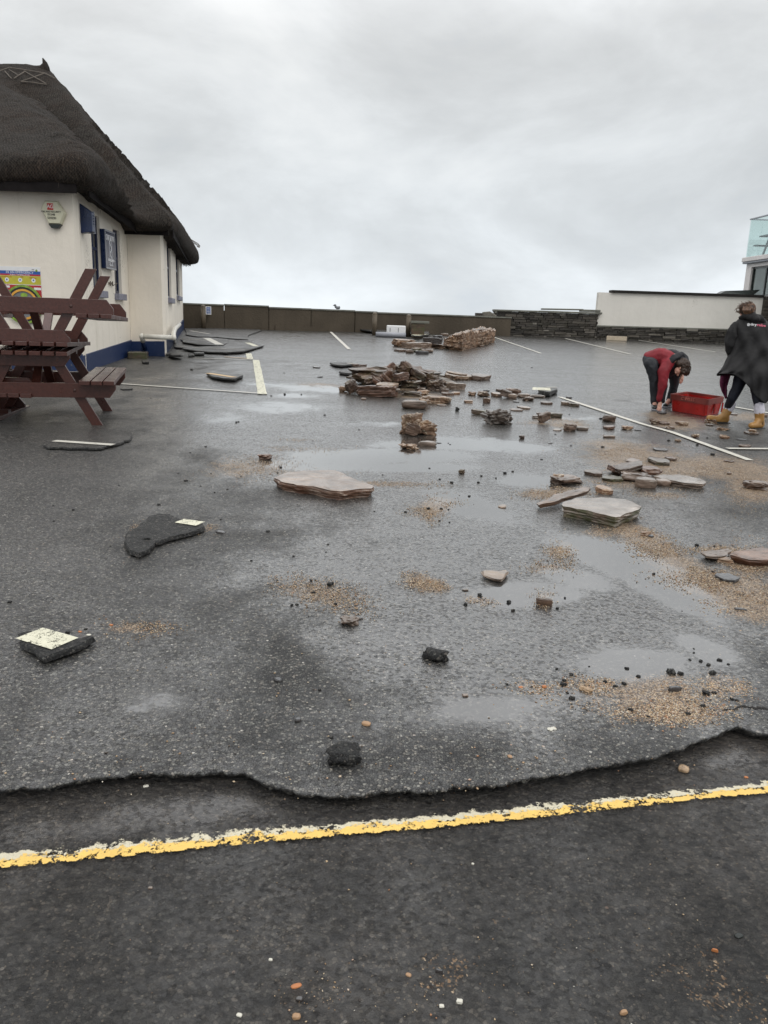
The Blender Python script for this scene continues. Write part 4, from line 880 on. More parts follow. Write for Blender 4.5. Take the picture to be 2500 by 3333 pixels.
# ============================================================ SEA WALL
S0 = G('o', 500, 1067); S1 = G('o', 1545, 1091); S0.y = max(S0.y, C4.y+.35)
print('sea wall', S0, S1, 'C4', C4, 'C3', C3, 'C1', C1)
ZT = [U('o', 600, 987, S0.y).z, U('o', 1530, 1028, S1.y).z]
mW = wallM(S0, S1); LW = (Vector((S1.x, S1.y))-Vector((S0.x, S0.y))).length
sw = thing('sea_wall', 'long brown concrete sea wall closing the far side of the car park', 'sea wall', (S0.x, S0.y, S0.z))
def swx(c, x, y): return onwall(S0, S1, c, x, y)
cuts = [-1.2]+[swx(*q)[0] for q in (('r3', 937, 100), ('r3', 1325, 100), ('r4', 148, 200), ('r4', 487, 200), ('r4', 655, 250))]+[LW+1.5]
tops = [('r3',760,22),('r3',1130,32),('r4',60,124),('r4',320,135),('r4',560,148),('r4',1000,168)]
mb = MB(); cb = MB()
for i, (a, b) in enumerate(zip(cuts[:-1], cuts[1:])):
    zt_ = swx(*tops[i])[1]; pr = .0 if i % 2 else .035
    mb.box(a+.012, b-.012, -pr, .42, S0.z-.5, zt_-.05, mW); cb.box(a, b, -pr-.035, .46, zt_-.05, zt_, mW)
mb.box(-1.2, LW+1.5, .06, .40, S0.z-.5, S0.z+.7, mW)
PS(obj('wall_panels', mb, M_seawall, sw)); PS(obj('coping', cb, M_coping, sw))
mb = MB()
a, z = swx('r3', 1380, 210); b, z2 = swx('r3', 1600, 250); mb.box(a, b+1.0, -.10, -.04, z2-.1, z, mW); PS(obj('plinth', mb, M_seawall, sw))
# posts
def post(c, x, yt, yb, r, label, off=.25):
    g = U(c, x, yb, min(S0.y, S1.y)-.22); g.z = gz(g.y); top = U(c, x, yt, g.y); mb = MB()
    mb.tube([g, Vector((g.x, g.y, top.z-r))], r, 12); mb.ball((g.x, g.y, top.z-r), r, 12, 8); return tag(obj('wooden_post', mb, M_post, smooth=True), label, 'post', 'rounded posts along the sea wall')
post('r3', 757, 31, 240, .088, 'rounded wooden post beside the small blue sign on the sea wall'); post('r4', 637, 155, 306, .088, 'rounded post left of the white box by the sea wall'); post('r4', 898, 172, 316, .088, 'rounded post right of the white box by the sea wall')
# small blue sign
t = thing('blue_notice', 'small blue and white notice fixed to the sea wall beside a post', 'sign')
a, zt_ = swx('a7', 410, 375); b, zb_ = swx('a7', 665, 745); sgo = -.32
mb = MB(); mb.box(a, b, sgo-.02, sgo, zb_, zt_, mW); mb.box((a+b)/2-.04, (a+b)/2+.04, sgo, -.01, zb_+.1, zt_-.1, mW); bd = obj('board', mb, M_printw, t)
mb = MB(); mb.box(a+.03, b-.03, sgo-.024, sgo-.021, zb_+.03, zt_-.03, mW); pn = obj('panel', mb, M_sgnblue, bd)
mb = MB(); hh = zb_-zt_
for f0_, f1_, w_ in ((.27,.34,1), (.46,.50,.8), (.60,.66,1), (.74,.78,.8), (.86,.89,.8)):
    mb.box(a+.05+(b-a)*.1*(1-w_), b-.05-(b-a)*.1*(1-w_), sgo-.029, sgo-.0245, zt_+hh*f1_, zt_+hh*f0_, mW)
obj('printed_lines', mb, M_printw, pn)
# lump on the wall
g = U('r4', 348, 134, S0.y+.15); q_ = .6; t = MB(); t.ball(g+Vector((0,0,.10*q_)), (.16*q_,.1*q_,.09*q_), M=Matrix.Rotation(.4, 4, 'Y')); t.ball(g+Vector((-.12*q_,0,.23*q_)), (.08*q_,.07*q_,.07*q_)); t.ball(g+Vector((.13*q_,0,.10*q_)), (.07*q_,.06*q_,.10*q_)); t.tube([g+Vector((-.18*q_,0,.23*q_)), g+Vector((-.26*q_,0,.21*q_))], [.02,.005], 6); t.tube([g+Vector((-.02,0,.04)), g+Vector((-.02,0,-.02))], .008, 5); t.tube([g+Vector((.03,0,.04)), g+Vector((.03,0,-.02))], .008, 5)
tag(obj('bird', t, M_greymetal, smooth=True), 'dark bird perched on top of the sea wall', 'bird')
# white box, pipe and concrete block by the wall
YQ = min(S0.y, S1.y)-.85
g = U('r4', 730, 308, YQ); g2 = U('r4', 878, 312, YQ); g.z = g2.z = gz(YQ); m2 = wallM(g, g2); L = (g2-g).length; zt_ = U('r4', 740, 258, g.y).z
t = thing('white_chest', 'white plastic box with two dark straps between two posts by the sea wall', 'box', tuple(g))
mb = MB(); mb.box(0, L, 0, .55, g.z+.08, zt_, m2); obj('body', mb, M_printw, t, bevel=.03)
for q_ in (.17, .60): mb = MB(); mb.box(L*q_, L*(q_+.03), -.012, -.001, g.z+.18, zt_-.08, m2); obj('strap', mb, M_greymetal, t)
mb = MB(); a = U('r4', 648, 309, YQ-.3); b = U('r4', 880, 312, YQ-.3); a.z = b.z = gz(YQ-.3); up_ = Vector((0,0,.09)); mb.tube([a+up_, b+up_], .09, 12); tag(obj('grey_pipe', mb, M_silver, smooth=True), 'thick grey pipe lying on the ground in front of the white box', 'pipe')
g = U('r4', 922, 317, YQ); g2 = U('r4', 1022, 318, YQ); g.z = g2.z = gz(YQ); m2 = wallM(g, g2); L = (g2-g).length; zt_ = U('r4', 930, 228, g.y).z
t = thing('concrete_chest', 'square mossy concrete box with a flat lid right of the white box', 'box', tuple(g))
mb = MB(); mb.box(0, L, 0, .5, g.z-.02, zt_-.06, m2); obj('body', mb, M_moss, t, bevel=.01); mb = MB(); mb.box(-.03, L+.16, -.04, .54, zt_-.059, zt_+.02, m2); obj('lid', mb, M_coping, t, bevel=.01)

# ============================================================ STONE WALLS ON THE RIGHT
def drystone(mb, P0, P1, z0, z1a, z1b, dep=.4, lo=.05, hi=.12, z0b=None):
    m = wallM(P0, P1); L = (Vector((P1.x, P1.y))-Vector((P0.x, P0.y))).length; z = z0
    z0b = z0 if z0b is None else z0b; f = 0.0
    H = max(z1a-z0, z1b-z0b); zz = 0
    while zz < H-.02:
        h = random.uniform(lo, hi); x = -random.uniform(0, .2)
        while x < L:
            w_ = random.uniform(.14, .55); x1 = min(x+w_, L); x0 = max(x, 0)
            fr = (x0+x1)/2/L; zb2 = z0+(z0b-z0)*fr+zz*((z1a-z0)*(1-fr)+(z1b-z0b)*fr)/H; ht = h*((z1a-z0)*(1-fr)+(z1b-z0b)*fr)/H
            if x1-x0 > .04:
                j = [random.uniform(-.012, .012) for _ in range(8)]; y0 = random.uniform(-.035, .03)
                vs = [m @ Vector((x0+.008, y0+j[0], zb2+.006+j[4]*.5)), m @ Vector((x1-.008, y0+j[1], zb2+.006+j[5]*.5)), m @ Vector((x1-.012, y0+j[2], zb2+ht-.006+j[6]*.4)), m @ Vector((x0+.012, y0+j[3], zb2+ht-.006+j[7]*.4))]
                bk = [m @ Vector((q, dep*.5, r_)) for q, r_ in ((x0+.008, zb2+.006), (x1-.008, zb2+.006), (x1-.012, zb2+ht-.006), (x0+.012, zb2+ht-.006))]
                mb.add(vs+bk, [(0,1,2,3), (4,7,6,5), (0,4,5,1), (1,5,6,2), (2,6,7,3), (3,7,4,0)])
            x += w_
        zz += h
    return m, L
W0 = G('r5', 60, 344); W1 = G('r5', 652, 366); W2 = G('r5', 1600, 400)
W2 = W1+(W2-W1)
zt0 = U('r5', 60, 203, W0.y).z; zt1 = U('r5', 652, 221, W1.y).z
t = thing('stone_wall', 'dark drystone slate wall with a slab coping behind the far parking bays', 'wall', tuple(W0))
mb = MB(); m, L = drystone(mb, W0, W1, W0.z-.05, zt0, zt1, z0b=W1.z-.05); PW_(obj('stonework', mb, M_dry, t))
mb = MB(); mb.box(0.03, L-.03, .05, .5, W0.z-.2, min(zt0, zt1)-.02, m); drr = MB(); PW_(obj('core', mb, M_mortar, t))
mb = MB(); ang = math.atan2(zt1-zt0, L); mm = m @ Matrix.Translation((0, 0, zt0)) @ Matrix.Rotation(-ang, 4, 'Y'); x = -.15
while x < L+.1:
    w_ = random.uniform(.7, 1.3); mb.box(x, min(x+w_-.01, L+.12), -.07, .55, .004, .07+random.uniform(-.008, .008), mm); x += w_
PW_(obj('coping', mb, M_coping, t, bevel=.01))
mb = MB(); a0 = onwall(W0, W1, 'r5', 566, 190)[0]; mb.box(a0, L+.06, .0, .5, .085, .17, mm); mb.box(L*.45, L*.86, .25, .6, .09, .15, mm @ Matrix.Rotation(-.012, 4, 'Y')); PW_(obj('loose_slabs', mb, M_coping, t, bevel=.01))
# white wall
mY = (W1.y+W2.y)/2; H0 = U('r5', 648, 92, W1.y).z; hb0 = U('r5', 655, 288, W1.y).z; hb1 = U('r5', 1415, 308, W2.y).z
B0 = W1+Vector((.0, .12, 0)); B1 = G('r5', 1600, 400)+Vector((0, .12, 0)); 
t = thing('white_boundary_wall', 'long white rendered wall with dark coping on a low drystone base, right of the stone wall', 'wall', tuple(W1))
u3 = Vector((B1.x-B0.x, B1.y-B0.y, 0)).normalized(); HT0 = onwall(B0, B1, 'r5', 648, 92)[1]; HT1 = onwall(B0, B1, 'r5', 1600, 124)[1]; hB0 = onwall(B0, B1, 'r5', 655, 286)[1]; hB1 = onwall(B0, B1, 'r5', 1600, 312)[1]
m = wallM(B0, B1); L = (Vector((B1.x, B1.y))-Vector((B0.x, B0.y))).length
mb = MB(); mb.loft([[m @ Vector(v_) for v_ in ((s_, 0.0, a_), (s_, .3, a_), (s_, .3, b_), (s_, 0.0, b_))] for s_, a_, b_ in ((-.05, hB0, HT0), (L, hB1, HT1))]); PW_(obj('render', mb, M_whitewall, t), W1)
cpx = onwall(B0, B1, 'r5', 740, 90)[0]
mb = MB(); f0 = cpx/L; mb.loft([[m @ Vector(v_) for v_ in ((s_, -.09, a_), (s_, .4, a_), (s_, .4, a_+.10), (s_, -.09, a_+.10))] for s_, a_ in ((cpx, HT0+(HT1-HT0)*f0+.004), (L, HT1+.004))]); PW_(obj('coping', mb, M_mortar, t), W1)
mb = MB(); mb.loft([[m @ Vector(v_) for v_ in ((s_, -.14, a_-.05), (s_, .0-.003, a_-.05), (s_, -.003, a_), (s_, -.14, a_))] for s_, a_ in ((-.05, hB0), (L, hB1))]); PW_(obj('ledge', mb, M_coping, t), W1)
mb = MB(); drystone(mb, W1+Vector((0, .0, 0)), W2, W1.z-.05, hB0-.055, hB1-.055, z0b=W2.z-.05); PW_(obj('stone_base', mb, M_dry, t), W1)
mb = MB(); mb.box(.0, L+2, .06, .12, W1.z-.3, min(hB0, hB1)-.06, wallM(W1, W2)); PW_(obj('core', mb, M_mortar, t), W1)
# stone pier and wall at the right edge, under the house
Q0 = W2+Vector((.0, -.05, 0)); Q1 = Q0+Vector((5, .2, .1)); zq = U('r5', 1640, 125, Q0.y).z
t = thing('house_garden_wall', 'rough brown stone wall under the balcony house at the right edge', 'wall', tuple(Q0))
mb = MB(); drystone(mb, Q0, Q1, Q0.z-.05, zq, zq, lo=.07, hi=.16); PW_(obj('stonework', mb, M_dry, t), Q0)
mb = MB(); mb.box(.02, 5, .06, .5, Q0.z-.3, zq-.02, wallM(Q0, Q1)); PW_(obj('core', mb, M_mortar, t), Q0)
# black sheet on the coping
t = MB(); zc = HT1+.12; ya = B1.y-.05
pts = [U('r5', 1365, 108, ya), U('r5', 1410, 84, ya+.05), U('r5', 1612, 78, ya+.05), U('r5', 1570, 112, ya)]
t.loft([[p_+Vector((0, d_, 0)) for p_ in pts] for d_ in (0, .5)]); tag(obj('black_roof_panel', t, M_plasticb), 'long black panel lying on the coping of the white wall by the house', 'panel')
# timber and slab by the wall foot
def lying(c, a, b, w_, h_, mat, name, label, cat):
    p0, p1 = G(c, *a), G(c, *b); m2 = wallM(p0, p1); L = (p1-p0).length; mb = MB(); mb.box(0, L, 0, w_, p0.z+.003, p0.z+h_, m2); return tag(obj(name, mb, mat, bevel=.006), label, cat)
lying('r5', (710, 374), (828, 380), .28, .17, M_bleach, 'timber_beam', 'pale sawn timber block lying at the foot of the stone wall', 'timber')
# ============================================================ BALCONY HOUSE
YH = W2.y+3.2
HP0 = U('a4', 285, 1600, YH); HP1 = HP0+Vector((.35, -9, 0))
h = thing('balcony_house', 'white house with dark framed windows and a glass fronted balcony at the right edge', 'house')
m = wallM(HP0, HP1); hw = lambda x, y: onwall(HP0, HP1, 'a4', x, y)
zA = hw(330, 1330)[1]; xw0, _ = hw(375, 1700); zw1 = hw(500, 1378)[1]; zw0 = hw(500, 1990)[1]; z0 = W2.z-.3; xm = hw(640, 1700)[0]-xw0
mb = MB(); mb.box(0, xw0, 0, .3, z0, zA, m); mb.box(xw0, 9, 0, .3, zw1, zA, m); mb.box(xw0, 9, 0, .3, z0, zw0, m); mb.box(0, .3, .3, 7, z0, zA, m)
obj('wall', mb, M_house, h); mb = MB(); mb.box(.3, 9, 3.4, 3.5, z0, zA-.01, m); mb.box(.31, 9, .3, 3.4, zw0-.06, zw0-.01, m); mb.box(.31, 9, .31, 3.39, zw1+.01, zw1+.05, m); obj('inner_wall', mb, M_room, h)
mb = MB()
for k_ in range(6): mb.box(xw0+k_*xm, xw0+k_*xm+.08, .08, .16, zw0, zw1, m)
mb.box(xw0+.08, 9, .081, .159, zw1-.08, zw1, m); mb.box(xw0+.08, 9, .081, .159, zw0, zw0+.06, m); wf = obj('window', mb, M_plasticb, h)
mb = MB(); mb.box(xw0+.05, 9, .11, .118, zw0+.05, zw1-.05, m); obj('pane', mb, M_glass, wf)
o_ = -.45; HB0 = HP0+Vector((o_+.25, .1, 0)); HB1 = HB0+(HP1-HP0); hb_ = lambda x, y: onwall(HB0, HB1, 'a4', x, y)
mB2 = wallM(HB0, HB1); zD = hb_(250, 1190)[1]; zF = hb_(245, 1280)[1]; zg = hb_(385, 398)[1]
mb = MB(); mb.box(-.02, 10, -.0, 7, zF, zD, mB2); obj('balcony_floor', mb, M_house, h, bevel=.02); mb = MB(); mb.box(.0, 10, .03, .6, zA+.01, zF-.002, mB2); obj('fascia', mb, M_silver, h, bevel=.03)
mb = MB(); xq = .12
for i in range(8): mb.box(xq, xq+1.10, .10, .115, zD+.02, zg-.02, mB2); xq += 1.13
mb.box(.12, .135, .13, 5, zD+.02, zg-.02, mB2); obj('balcony_glass', mb, M_glass, h)
mb = MB(); mb.box(.08, 9.5, .07, .14, zg-.02, zg+.03, mB2); mb.box(.08, .16, .14, 5, zg-.02, zg+.03, mB2); obj('handrail', mb, M_silver, h)
q = m @ Vector((xw0+xm*1.35, 1.0, hw(665, 1640)[1])); mb = MB(); mb.tube([q+Vector((0,0,-.14)), q+Vector((0,0,.26))], [.40,.24], 14); tag(obj('lamp_shade', mb, M_printw, smooth=True), 'white lamp shade behind the dark framed window of the house', 'lamp shade')
q = m @ Vector((xw0+xm*1.25, .7, hw(660, 1850)[1])); mb = MB(); mb.loft([[q+Vector((sy_, sx_*.30, sz_)) for sx_, sz_ in ((-1,.25),(1,.25),(.95,-.2),(.6,-.32),(-.6,-.32),(-.95,-.2))] for sy_ in (0, .06)])
mb.box(q.x+.07, q.x+.48, q.y-.28, q.y+.28, q.z-.36, q.z-.31)
for s_ in (-.2, .2):
    for y_ in (0.1, .42): mb.tube([q+Vector((y_, s_, -.33)), Vector((q.x+y_, q.y+s_, zw0-.008))], .02, 6)
tag(obj('dining_chair', mb, M_printw), 'white chair just inside the dark framed window of the house', 'chair')
BALC = (mB2, zD)
# ============================================================ PICNIC TABLES
def board(mb, x0, x1, y0, y1, z0, z1): mb.box(x0, x1, y0, y1, z0, z1)
def picnic_table(label, mat):
    """local frame: x across, y along, feet at z=0"""
    t = thing('picnic_table', label, 'picnic table', (0, 0, 0), local=True, group='stacked picnic tables')
    top = MB(); n = 6; w = .115; gap = .022; X0 = -(n*w+(n-1)*gap)/2
    for i in range(n):
        x = X0+i*(w+gap); e = random.uniform(-.008, .008); board(top, x, x+w, -.78+e, .78+e, .795, .84)
    obj('tabletop', top, M_wood, t, bevel=.004)
    for s in (-1, 1):
        st = MB()
        for i in range(3):
            x = s*(.50+i*.128); e = random.uniform(-.008, .008); board(st, min(x, x+s*.113), max(x, x+s*.113), -.78+e, .78+e, .485, .53)
        obj('seat', st, M_wood, t, bevel=.004)
    ys = (-.52, .52)
    for y, sg in ((ys[0], -1), (ys[1], 1)):
        b = MB(); c = .06                                   # batten under the top, clipped corners
        b.prism([(-.40, .795), (.40, .795), (.40, .755), (.33, .665), (-.33, .665), (-.40, .755)], min(y+sg*.048, y+sg*.093), max(y+sg*.048, y+sg*.093), Matrix(((1,0,0,0),(0,0,1,0),(0,1,0,0),(0,0,0,1))))
        obj('table_batten', b, M_wood, t, bevel=.003)
        b = MB(); b.prism([(-.87, .485), (.87, .485), (.87, .42), (.80, .325), (-.80, .325), (-.87, .42)], min(y+sg*.047, y+sg*.092), max(y+sg*.047, y+sg*.092), Matrix(((1,0,0,0),(0,0,1,0),(0,1,0,0),(0,0,0,1))))
        bm_ = obj('seat_beam', b, M_wood, t, bevel=.003)
        for x in (-.43, .43): bo = MB(); bo.ball((x, y+sg*.094, .405), (.018, .010, .018), 10, 6); obj('bolt_head', bo, M_bolt, bm_)
        for s in (-1, 1):
            l = MB(); yy = (y, y+sg*.044)
            l.prism([(s*.155, .79), (s*.273, .79), (s*.705, 0), (s*.587, 0)], min(yy), max(yy), Matrix(((1,0,0,0),(0,0,1,0),(0,1,0,0),(0,0,0,1))))
            obj('leg', l, M_wood, t, bevel=.003)
        l = MB(); y0, y1 = y-sg*.02, sg*.10
        l.loft([[Vector((x, y0, z)) for x, z in ((-.045, .40), (.045, .40), (.045, .34), (-.045, .34))], [Vector((x, y1, z)) for x, z in ((-.045, .79), (.045, .79), (.045, .73), (-.045, .73))]]); obj('brace', l, M_wood, t)
    l = MB(); l.box(-.39, .39, -.05, .05, .76, .795); obj('table_batten', l, M_wood, t)
    return t
def copy_tree(o, parent=None):
    c = o.copy(); col.objects.link(c)
    if parent is not None: c.parent = parent
    for ch in list(o.children): copy_tree(ch, c)
    return c
foot = G('t2', 1035, 1832)
t0 = picnic_table('red brown picnic table standing upright at the bottom of the stack by the building', M_wood)
rz = rad(13); off = Matrix.Rotation(rz, 3, 'Z') @ Vector((-.646, .54, 0))
tilt = math.atan(SLOPE)
SC = 1.0
t0.location = (foot.x+off.x, foot.y+off.y, gz(foot.y+off.y)); t0.rotation_euler = (tilt, 0, rz)
t1 = copy_tree(t0); t1['label'] = 'upside down picnic table on top of the stack, its legs pointing at the sky'
t1.rotation_euler = (tilt, math.pi, rz-rad(1.5)); t1.location = t0.location+Vector((.02, .03, .84+.84+.006))
t2 = copy_tree(t0); t2['label'] = 'picnic table behind the stack at the left edge, mostly out of view'
t2.location = U('t2', -560, 1500, 10.6); t2.location.z = gz(10.6); t2.rotation_euler = (tilt, 0, rad(-52))
t3 = copy_tree(t0); t3['label'] = 'picnic table cut off by the left edge in front, one clipped end showing'
gq = G('t2', -470, 1790); t3.location = (gq.x, gq.y+.45, gz(gq.y)+.845); t3.rotation_euler = (0, math.pi, rad(8))
# tables on the balcony of the house
mB2, zD = BALC
for k_, (x_, lab) in enumerate(((1.3, 'grey picnic table folded up behind the balcony glass, nearest the corner'), (2.4, 'grey picnic table stacked further along behind the balcony glass'))):
    g = thing('balcony_table', lab, 'picnic table', group='tables on the balcony'); mb = MB(); b0 = mB2 @ Matrix.Translation((x_, 1.0, zD+.02+.0))
    for s in (-1, 1):
        for y in (-.5, .5): mb.prism([(s*.10, .76), (s*.2, .76), (s*.62, 0), (s*.52, 0)], y, y+.05, b0 @ Matrix(((1,0,0,0),(0,0,1,0),(0,1,0,0),(0,0,0,1))))
    obj('frame', mb, M_greymetal, g); mb = MB(); mb.box(-.42, .42, -.8, .8, .76, .81, b0); obj('tabletop', mb, M_greymetal, g)
    for s in (-1, 1): mb = MB(); mb.box(s*.7-.15, s*.7+.15, -.8, .8, .42, .47, b0); obj('seat', mb, M_greymetal, g)
    if k_: mb = MB(); mb.box(-.42, .42, -.8, .8, .82, .87, b0 @ Matrix.Rotation(.06, 4, 'Y')); mb.prism([(.10, .87), (.2, .87), (.62, 1.63), (.52, 1.63)], -.5, -.45, b0 @ Matrix(((1,0,0,0),(0,0,1,0),(0,1,0,0),(0,0,0,1)))); mb.prism([(-.10, .87), (-.2, .87), (-.62, 1.63), (-.52, 1.63)], -.5, -.45, b0 @ Matrix(((1,0,0,0),(0,0,1,0),(0,1,0,0),(0,0,0,1)))); obj('upturned_top', mb, M_greymetal, g)
# ============================================================ LOOSE ROCKS AND TARMAC
def rock_mesh(kind, W, D, H, seed, tilt=0):
    rnd = random.Random(seed); bm = bmesh.new()
    if kind == 'slab':
        n = rnd.randint(6, 9); ang = sorted([2*math.pi*(i+rnd.uniform(-.3, .3))/n for i in range(n)]); pw = rnd.uniform(.7, .95)
        fp = []
        for a in ang:
            c, s = math.cos(a), math.sin(a); r = rnd.uniform(.80, 1.08); fp.append((math.copysign(abs(c)**pw, c)*r, math.copysign(abs(s)**pw, s)*r))
        # resample the outline
        P_ = []
        for i in range(n):
            a, b = Vector(fp[i]), Vector(fp[(i+1) % n])
            for k in range(6): P_.append(a.lerp(b, k/6)+(Vector((rnd.uniform(-.018, .018), rnd.uniform(-.018, .018))) if k else Vector((0, 0))))
        mx_ = max(abs(q.x) for q in P_); my_ = max(abs(q.y) for q in P_); P_ = [Vector((q.x/mx_, q.y/my_)) for q in P_]
        L = 9; rings = []; sk_ = (rnd.uniform(-.06, .06), rnd.uniform(-.05, .09))
        offs = [rnd.uniform(.965, 1.01) for _ in range(L)]
        for li in range(L):
            z = li/(L-1); rg = []
            for i, p_ in enumerate(P_):
                f = offs[li]*(1+.07*noise.noise(Vector((p_.x*3, p_.y*3, z*3+seed)))+.05*noise.noise(Vector((p_.x*9, p_.y*9, z*7+seed)))) * (1-.015*(z > .98)) * (1-.07*(1-z)**2) * (1-rnd.uniform(0, .018))
                zz = z*H*(1+.12*noise.noise(Vector((p_.x*1.3, p_.y*1.3, seed)))) 
                rg.append(bm.verts.new(((p_.x*f+sk_[0]*z)*W/2, (p_.y*f+sk_[1]*z)*D/2, zz)))
            rings.append(rg)
        m = len(P_)
        for a, b in zip(rings[:-1], rings[1:]):
            for i in range(m): bm.faces.new((a[i], a[(i+1) % m], b[(i+1) % m], b[i]))
        # top: inner rings with riven steps
        prev = rings[-1]
        for q in (.75, .45, .2):
            rg = [bm.verts.new((v.co.x*q+rnd.uniform(-1, 1)*.01*W, v.co.y*q, H*(1.0+.10*noise.noise(Vector((v.co.x*q*4/W, v.co.y*q*4/D, seed+2))))+.004)) for v in rings[-1]]
            for i in range(m): bm.faces.new((prev[i], prev[(i+1) % m], rg[(i+1) % m], rg[i]))
            prev = rg
        bm.faces.new(prev); bm.faces.new(rings[0][::-1])
    else:
        bmesh.ops.create_icosphere(bm, subdivisions=4 if W > .12 else 3, radius=1)
        e = {'cobble': .9, 'block': .6, 'lump': .85, 'tar': .75}[kind]; amp = {'cobble': .07, 'block': .17, 'lump': .40, 'tar': .28}[kind]
        for v in bm.verts:
            p = v.co.copy(); q = Vector([math.copysign(abs(c)**e, c) for c in p]); q *= 1/(1 if e == 1 else max(abs(c) for c in q)**.4)
            so_ = Vector((seed*3.1, seed*1.7, seed*.9))
            d = noise.noise(p*1.3+so_)*amp*1.6+noise.noise(p*3.1+so_)*amp*.8+noise.noise(p*7+so_)*amp*.35
            if kind in ('block', 'lump'): d += amp*.35*(abs(noise.noise(Vector((p.x*1.2, p.y*1.2, p.z*6))+so_)))
            if kind == 'lump': d += amp*.9*(.3-abs(noise.noise(p*2.4+so_)))+amp*.5*(.25-abs(noise.noise(p*6+so_)))
            if kind == 'block': cc_ = max(-1, min(1, p.z*1.2)); d += .05*math.floor(noise.noise(Vector((p.x, p.y, p.z*3))+so_)*5)/2
            if kind == 'tar': d += noise.noise(p*16+so_)*.10
            q *= 1+d; v.co = Vector((q.x*W/2, q.y*D/2, q.z*H/2))
        zs = [v.co.z for v in bm.verts]; lo = min(zs); hi = max(zs); cut = lo+(hi-lo)*.10
        for v in bm.verts: v.co.z = (max(v.co.z, cut)-cut)*H/(hi-cut)
    if kind != 'cobble' and W > .1:
        # roughen
        for v in bm.verts:
            v.co += Vector((noise.noise(v.co*38+Vector((seed,0,0))), noise.noise(v.co*38+Vector((0,seed,0))), noise.noise(v.co*38+Vector((0,0,seed)))*.5))*min(.012, W*.02)
    bmesh.ops.recalc_face_normals(bm, faces=bm.faces)
    me = bpy.data.meshes.new('rock'); bm.to_mesh(me); bm.free(); return me
SEED = [11]
def rock(c, cx, yb, w, h, kind, mat, label, cat='rock', name=None, k=.7, yaw=0, tilt=(0, 0), lift=0.0, group=None, hf=None):
    g = G(c, cx, yb, lift); s = CR[c][2]; mp_ = mpp(g); W = w/s*mp_; Hp = h/s*mp_
    el_ = math.atan2(EYE.z-g.z, g.y)+math.atan(SLOPE)*0; sn = math.sin(el_); D = W*k
    if hf: H = hf; D = max(.3*W, min(1.6*W, (Hp-H*.95)/sn))
    elif kind == 'slab':
        H = .48*Hp; D = max(.35*W, min(1.25*W, (Hp-H)/sn)); H = max(.25*Hp, min(H, Hp), Hp-D*sn*.95) if D > 1.2*W else max(H*.6, Hp-D*sn)
    else:
        H = Hp-D*sn*.8
        mn = (.30 if kind in ('cobble', 'block') else .45 if kind in ('lump', 'tar') else .10)*min(W, D)
        if H < mn: H = mn; D = min(1.3*W, max(.35*W, (Hp-H)/sn))
    SEED[0] += 1; me = rock_mesh(kind, W, D, max(H, .006), SEED[0]); me.materials.append(mat)
    for p in me.polygons: p.use_smooth = kind in ('cobble', 'tar')
    o = bpy.data.objects.new(name or {'slab': 'slate_slab', 'cobble': 'cobble', 'block': 'stone', 'lump': 'rock', 'tar': 'tarmac_lump'}[kind], me); link(o)
    y = g.y+D/2; o.location = (g.x, y, gz(y)+lift-.002); r3_ = random.Random(SEED[0]*7); tl_ = (3.5 if kind == 'slab' and W < 1.0 else 0); yw_ = yaw if (yaw or W > .9) else r3_.uniform(-28, 28)
    o.rotation_euler = (math.atan(SLOPE)+rad(tilt[0]+r3_.uniform(-tl_, tl_)), rad(tilt[1]+r3_.uniform(-tl_, tl_)*1.5), rad(yw_))
    if tilt[0] or tilt[1]: o.location.z += max(0, abs(math.sin(rad(tilt[1])))*W*.42, abs(math.sin(rad(tilt[0])))*D*.42)
    return tag(o, label, cat, group)
S, B_, L_, C_, T_ = 'slab', 'block', 'lump', 'cobble', 'tar'
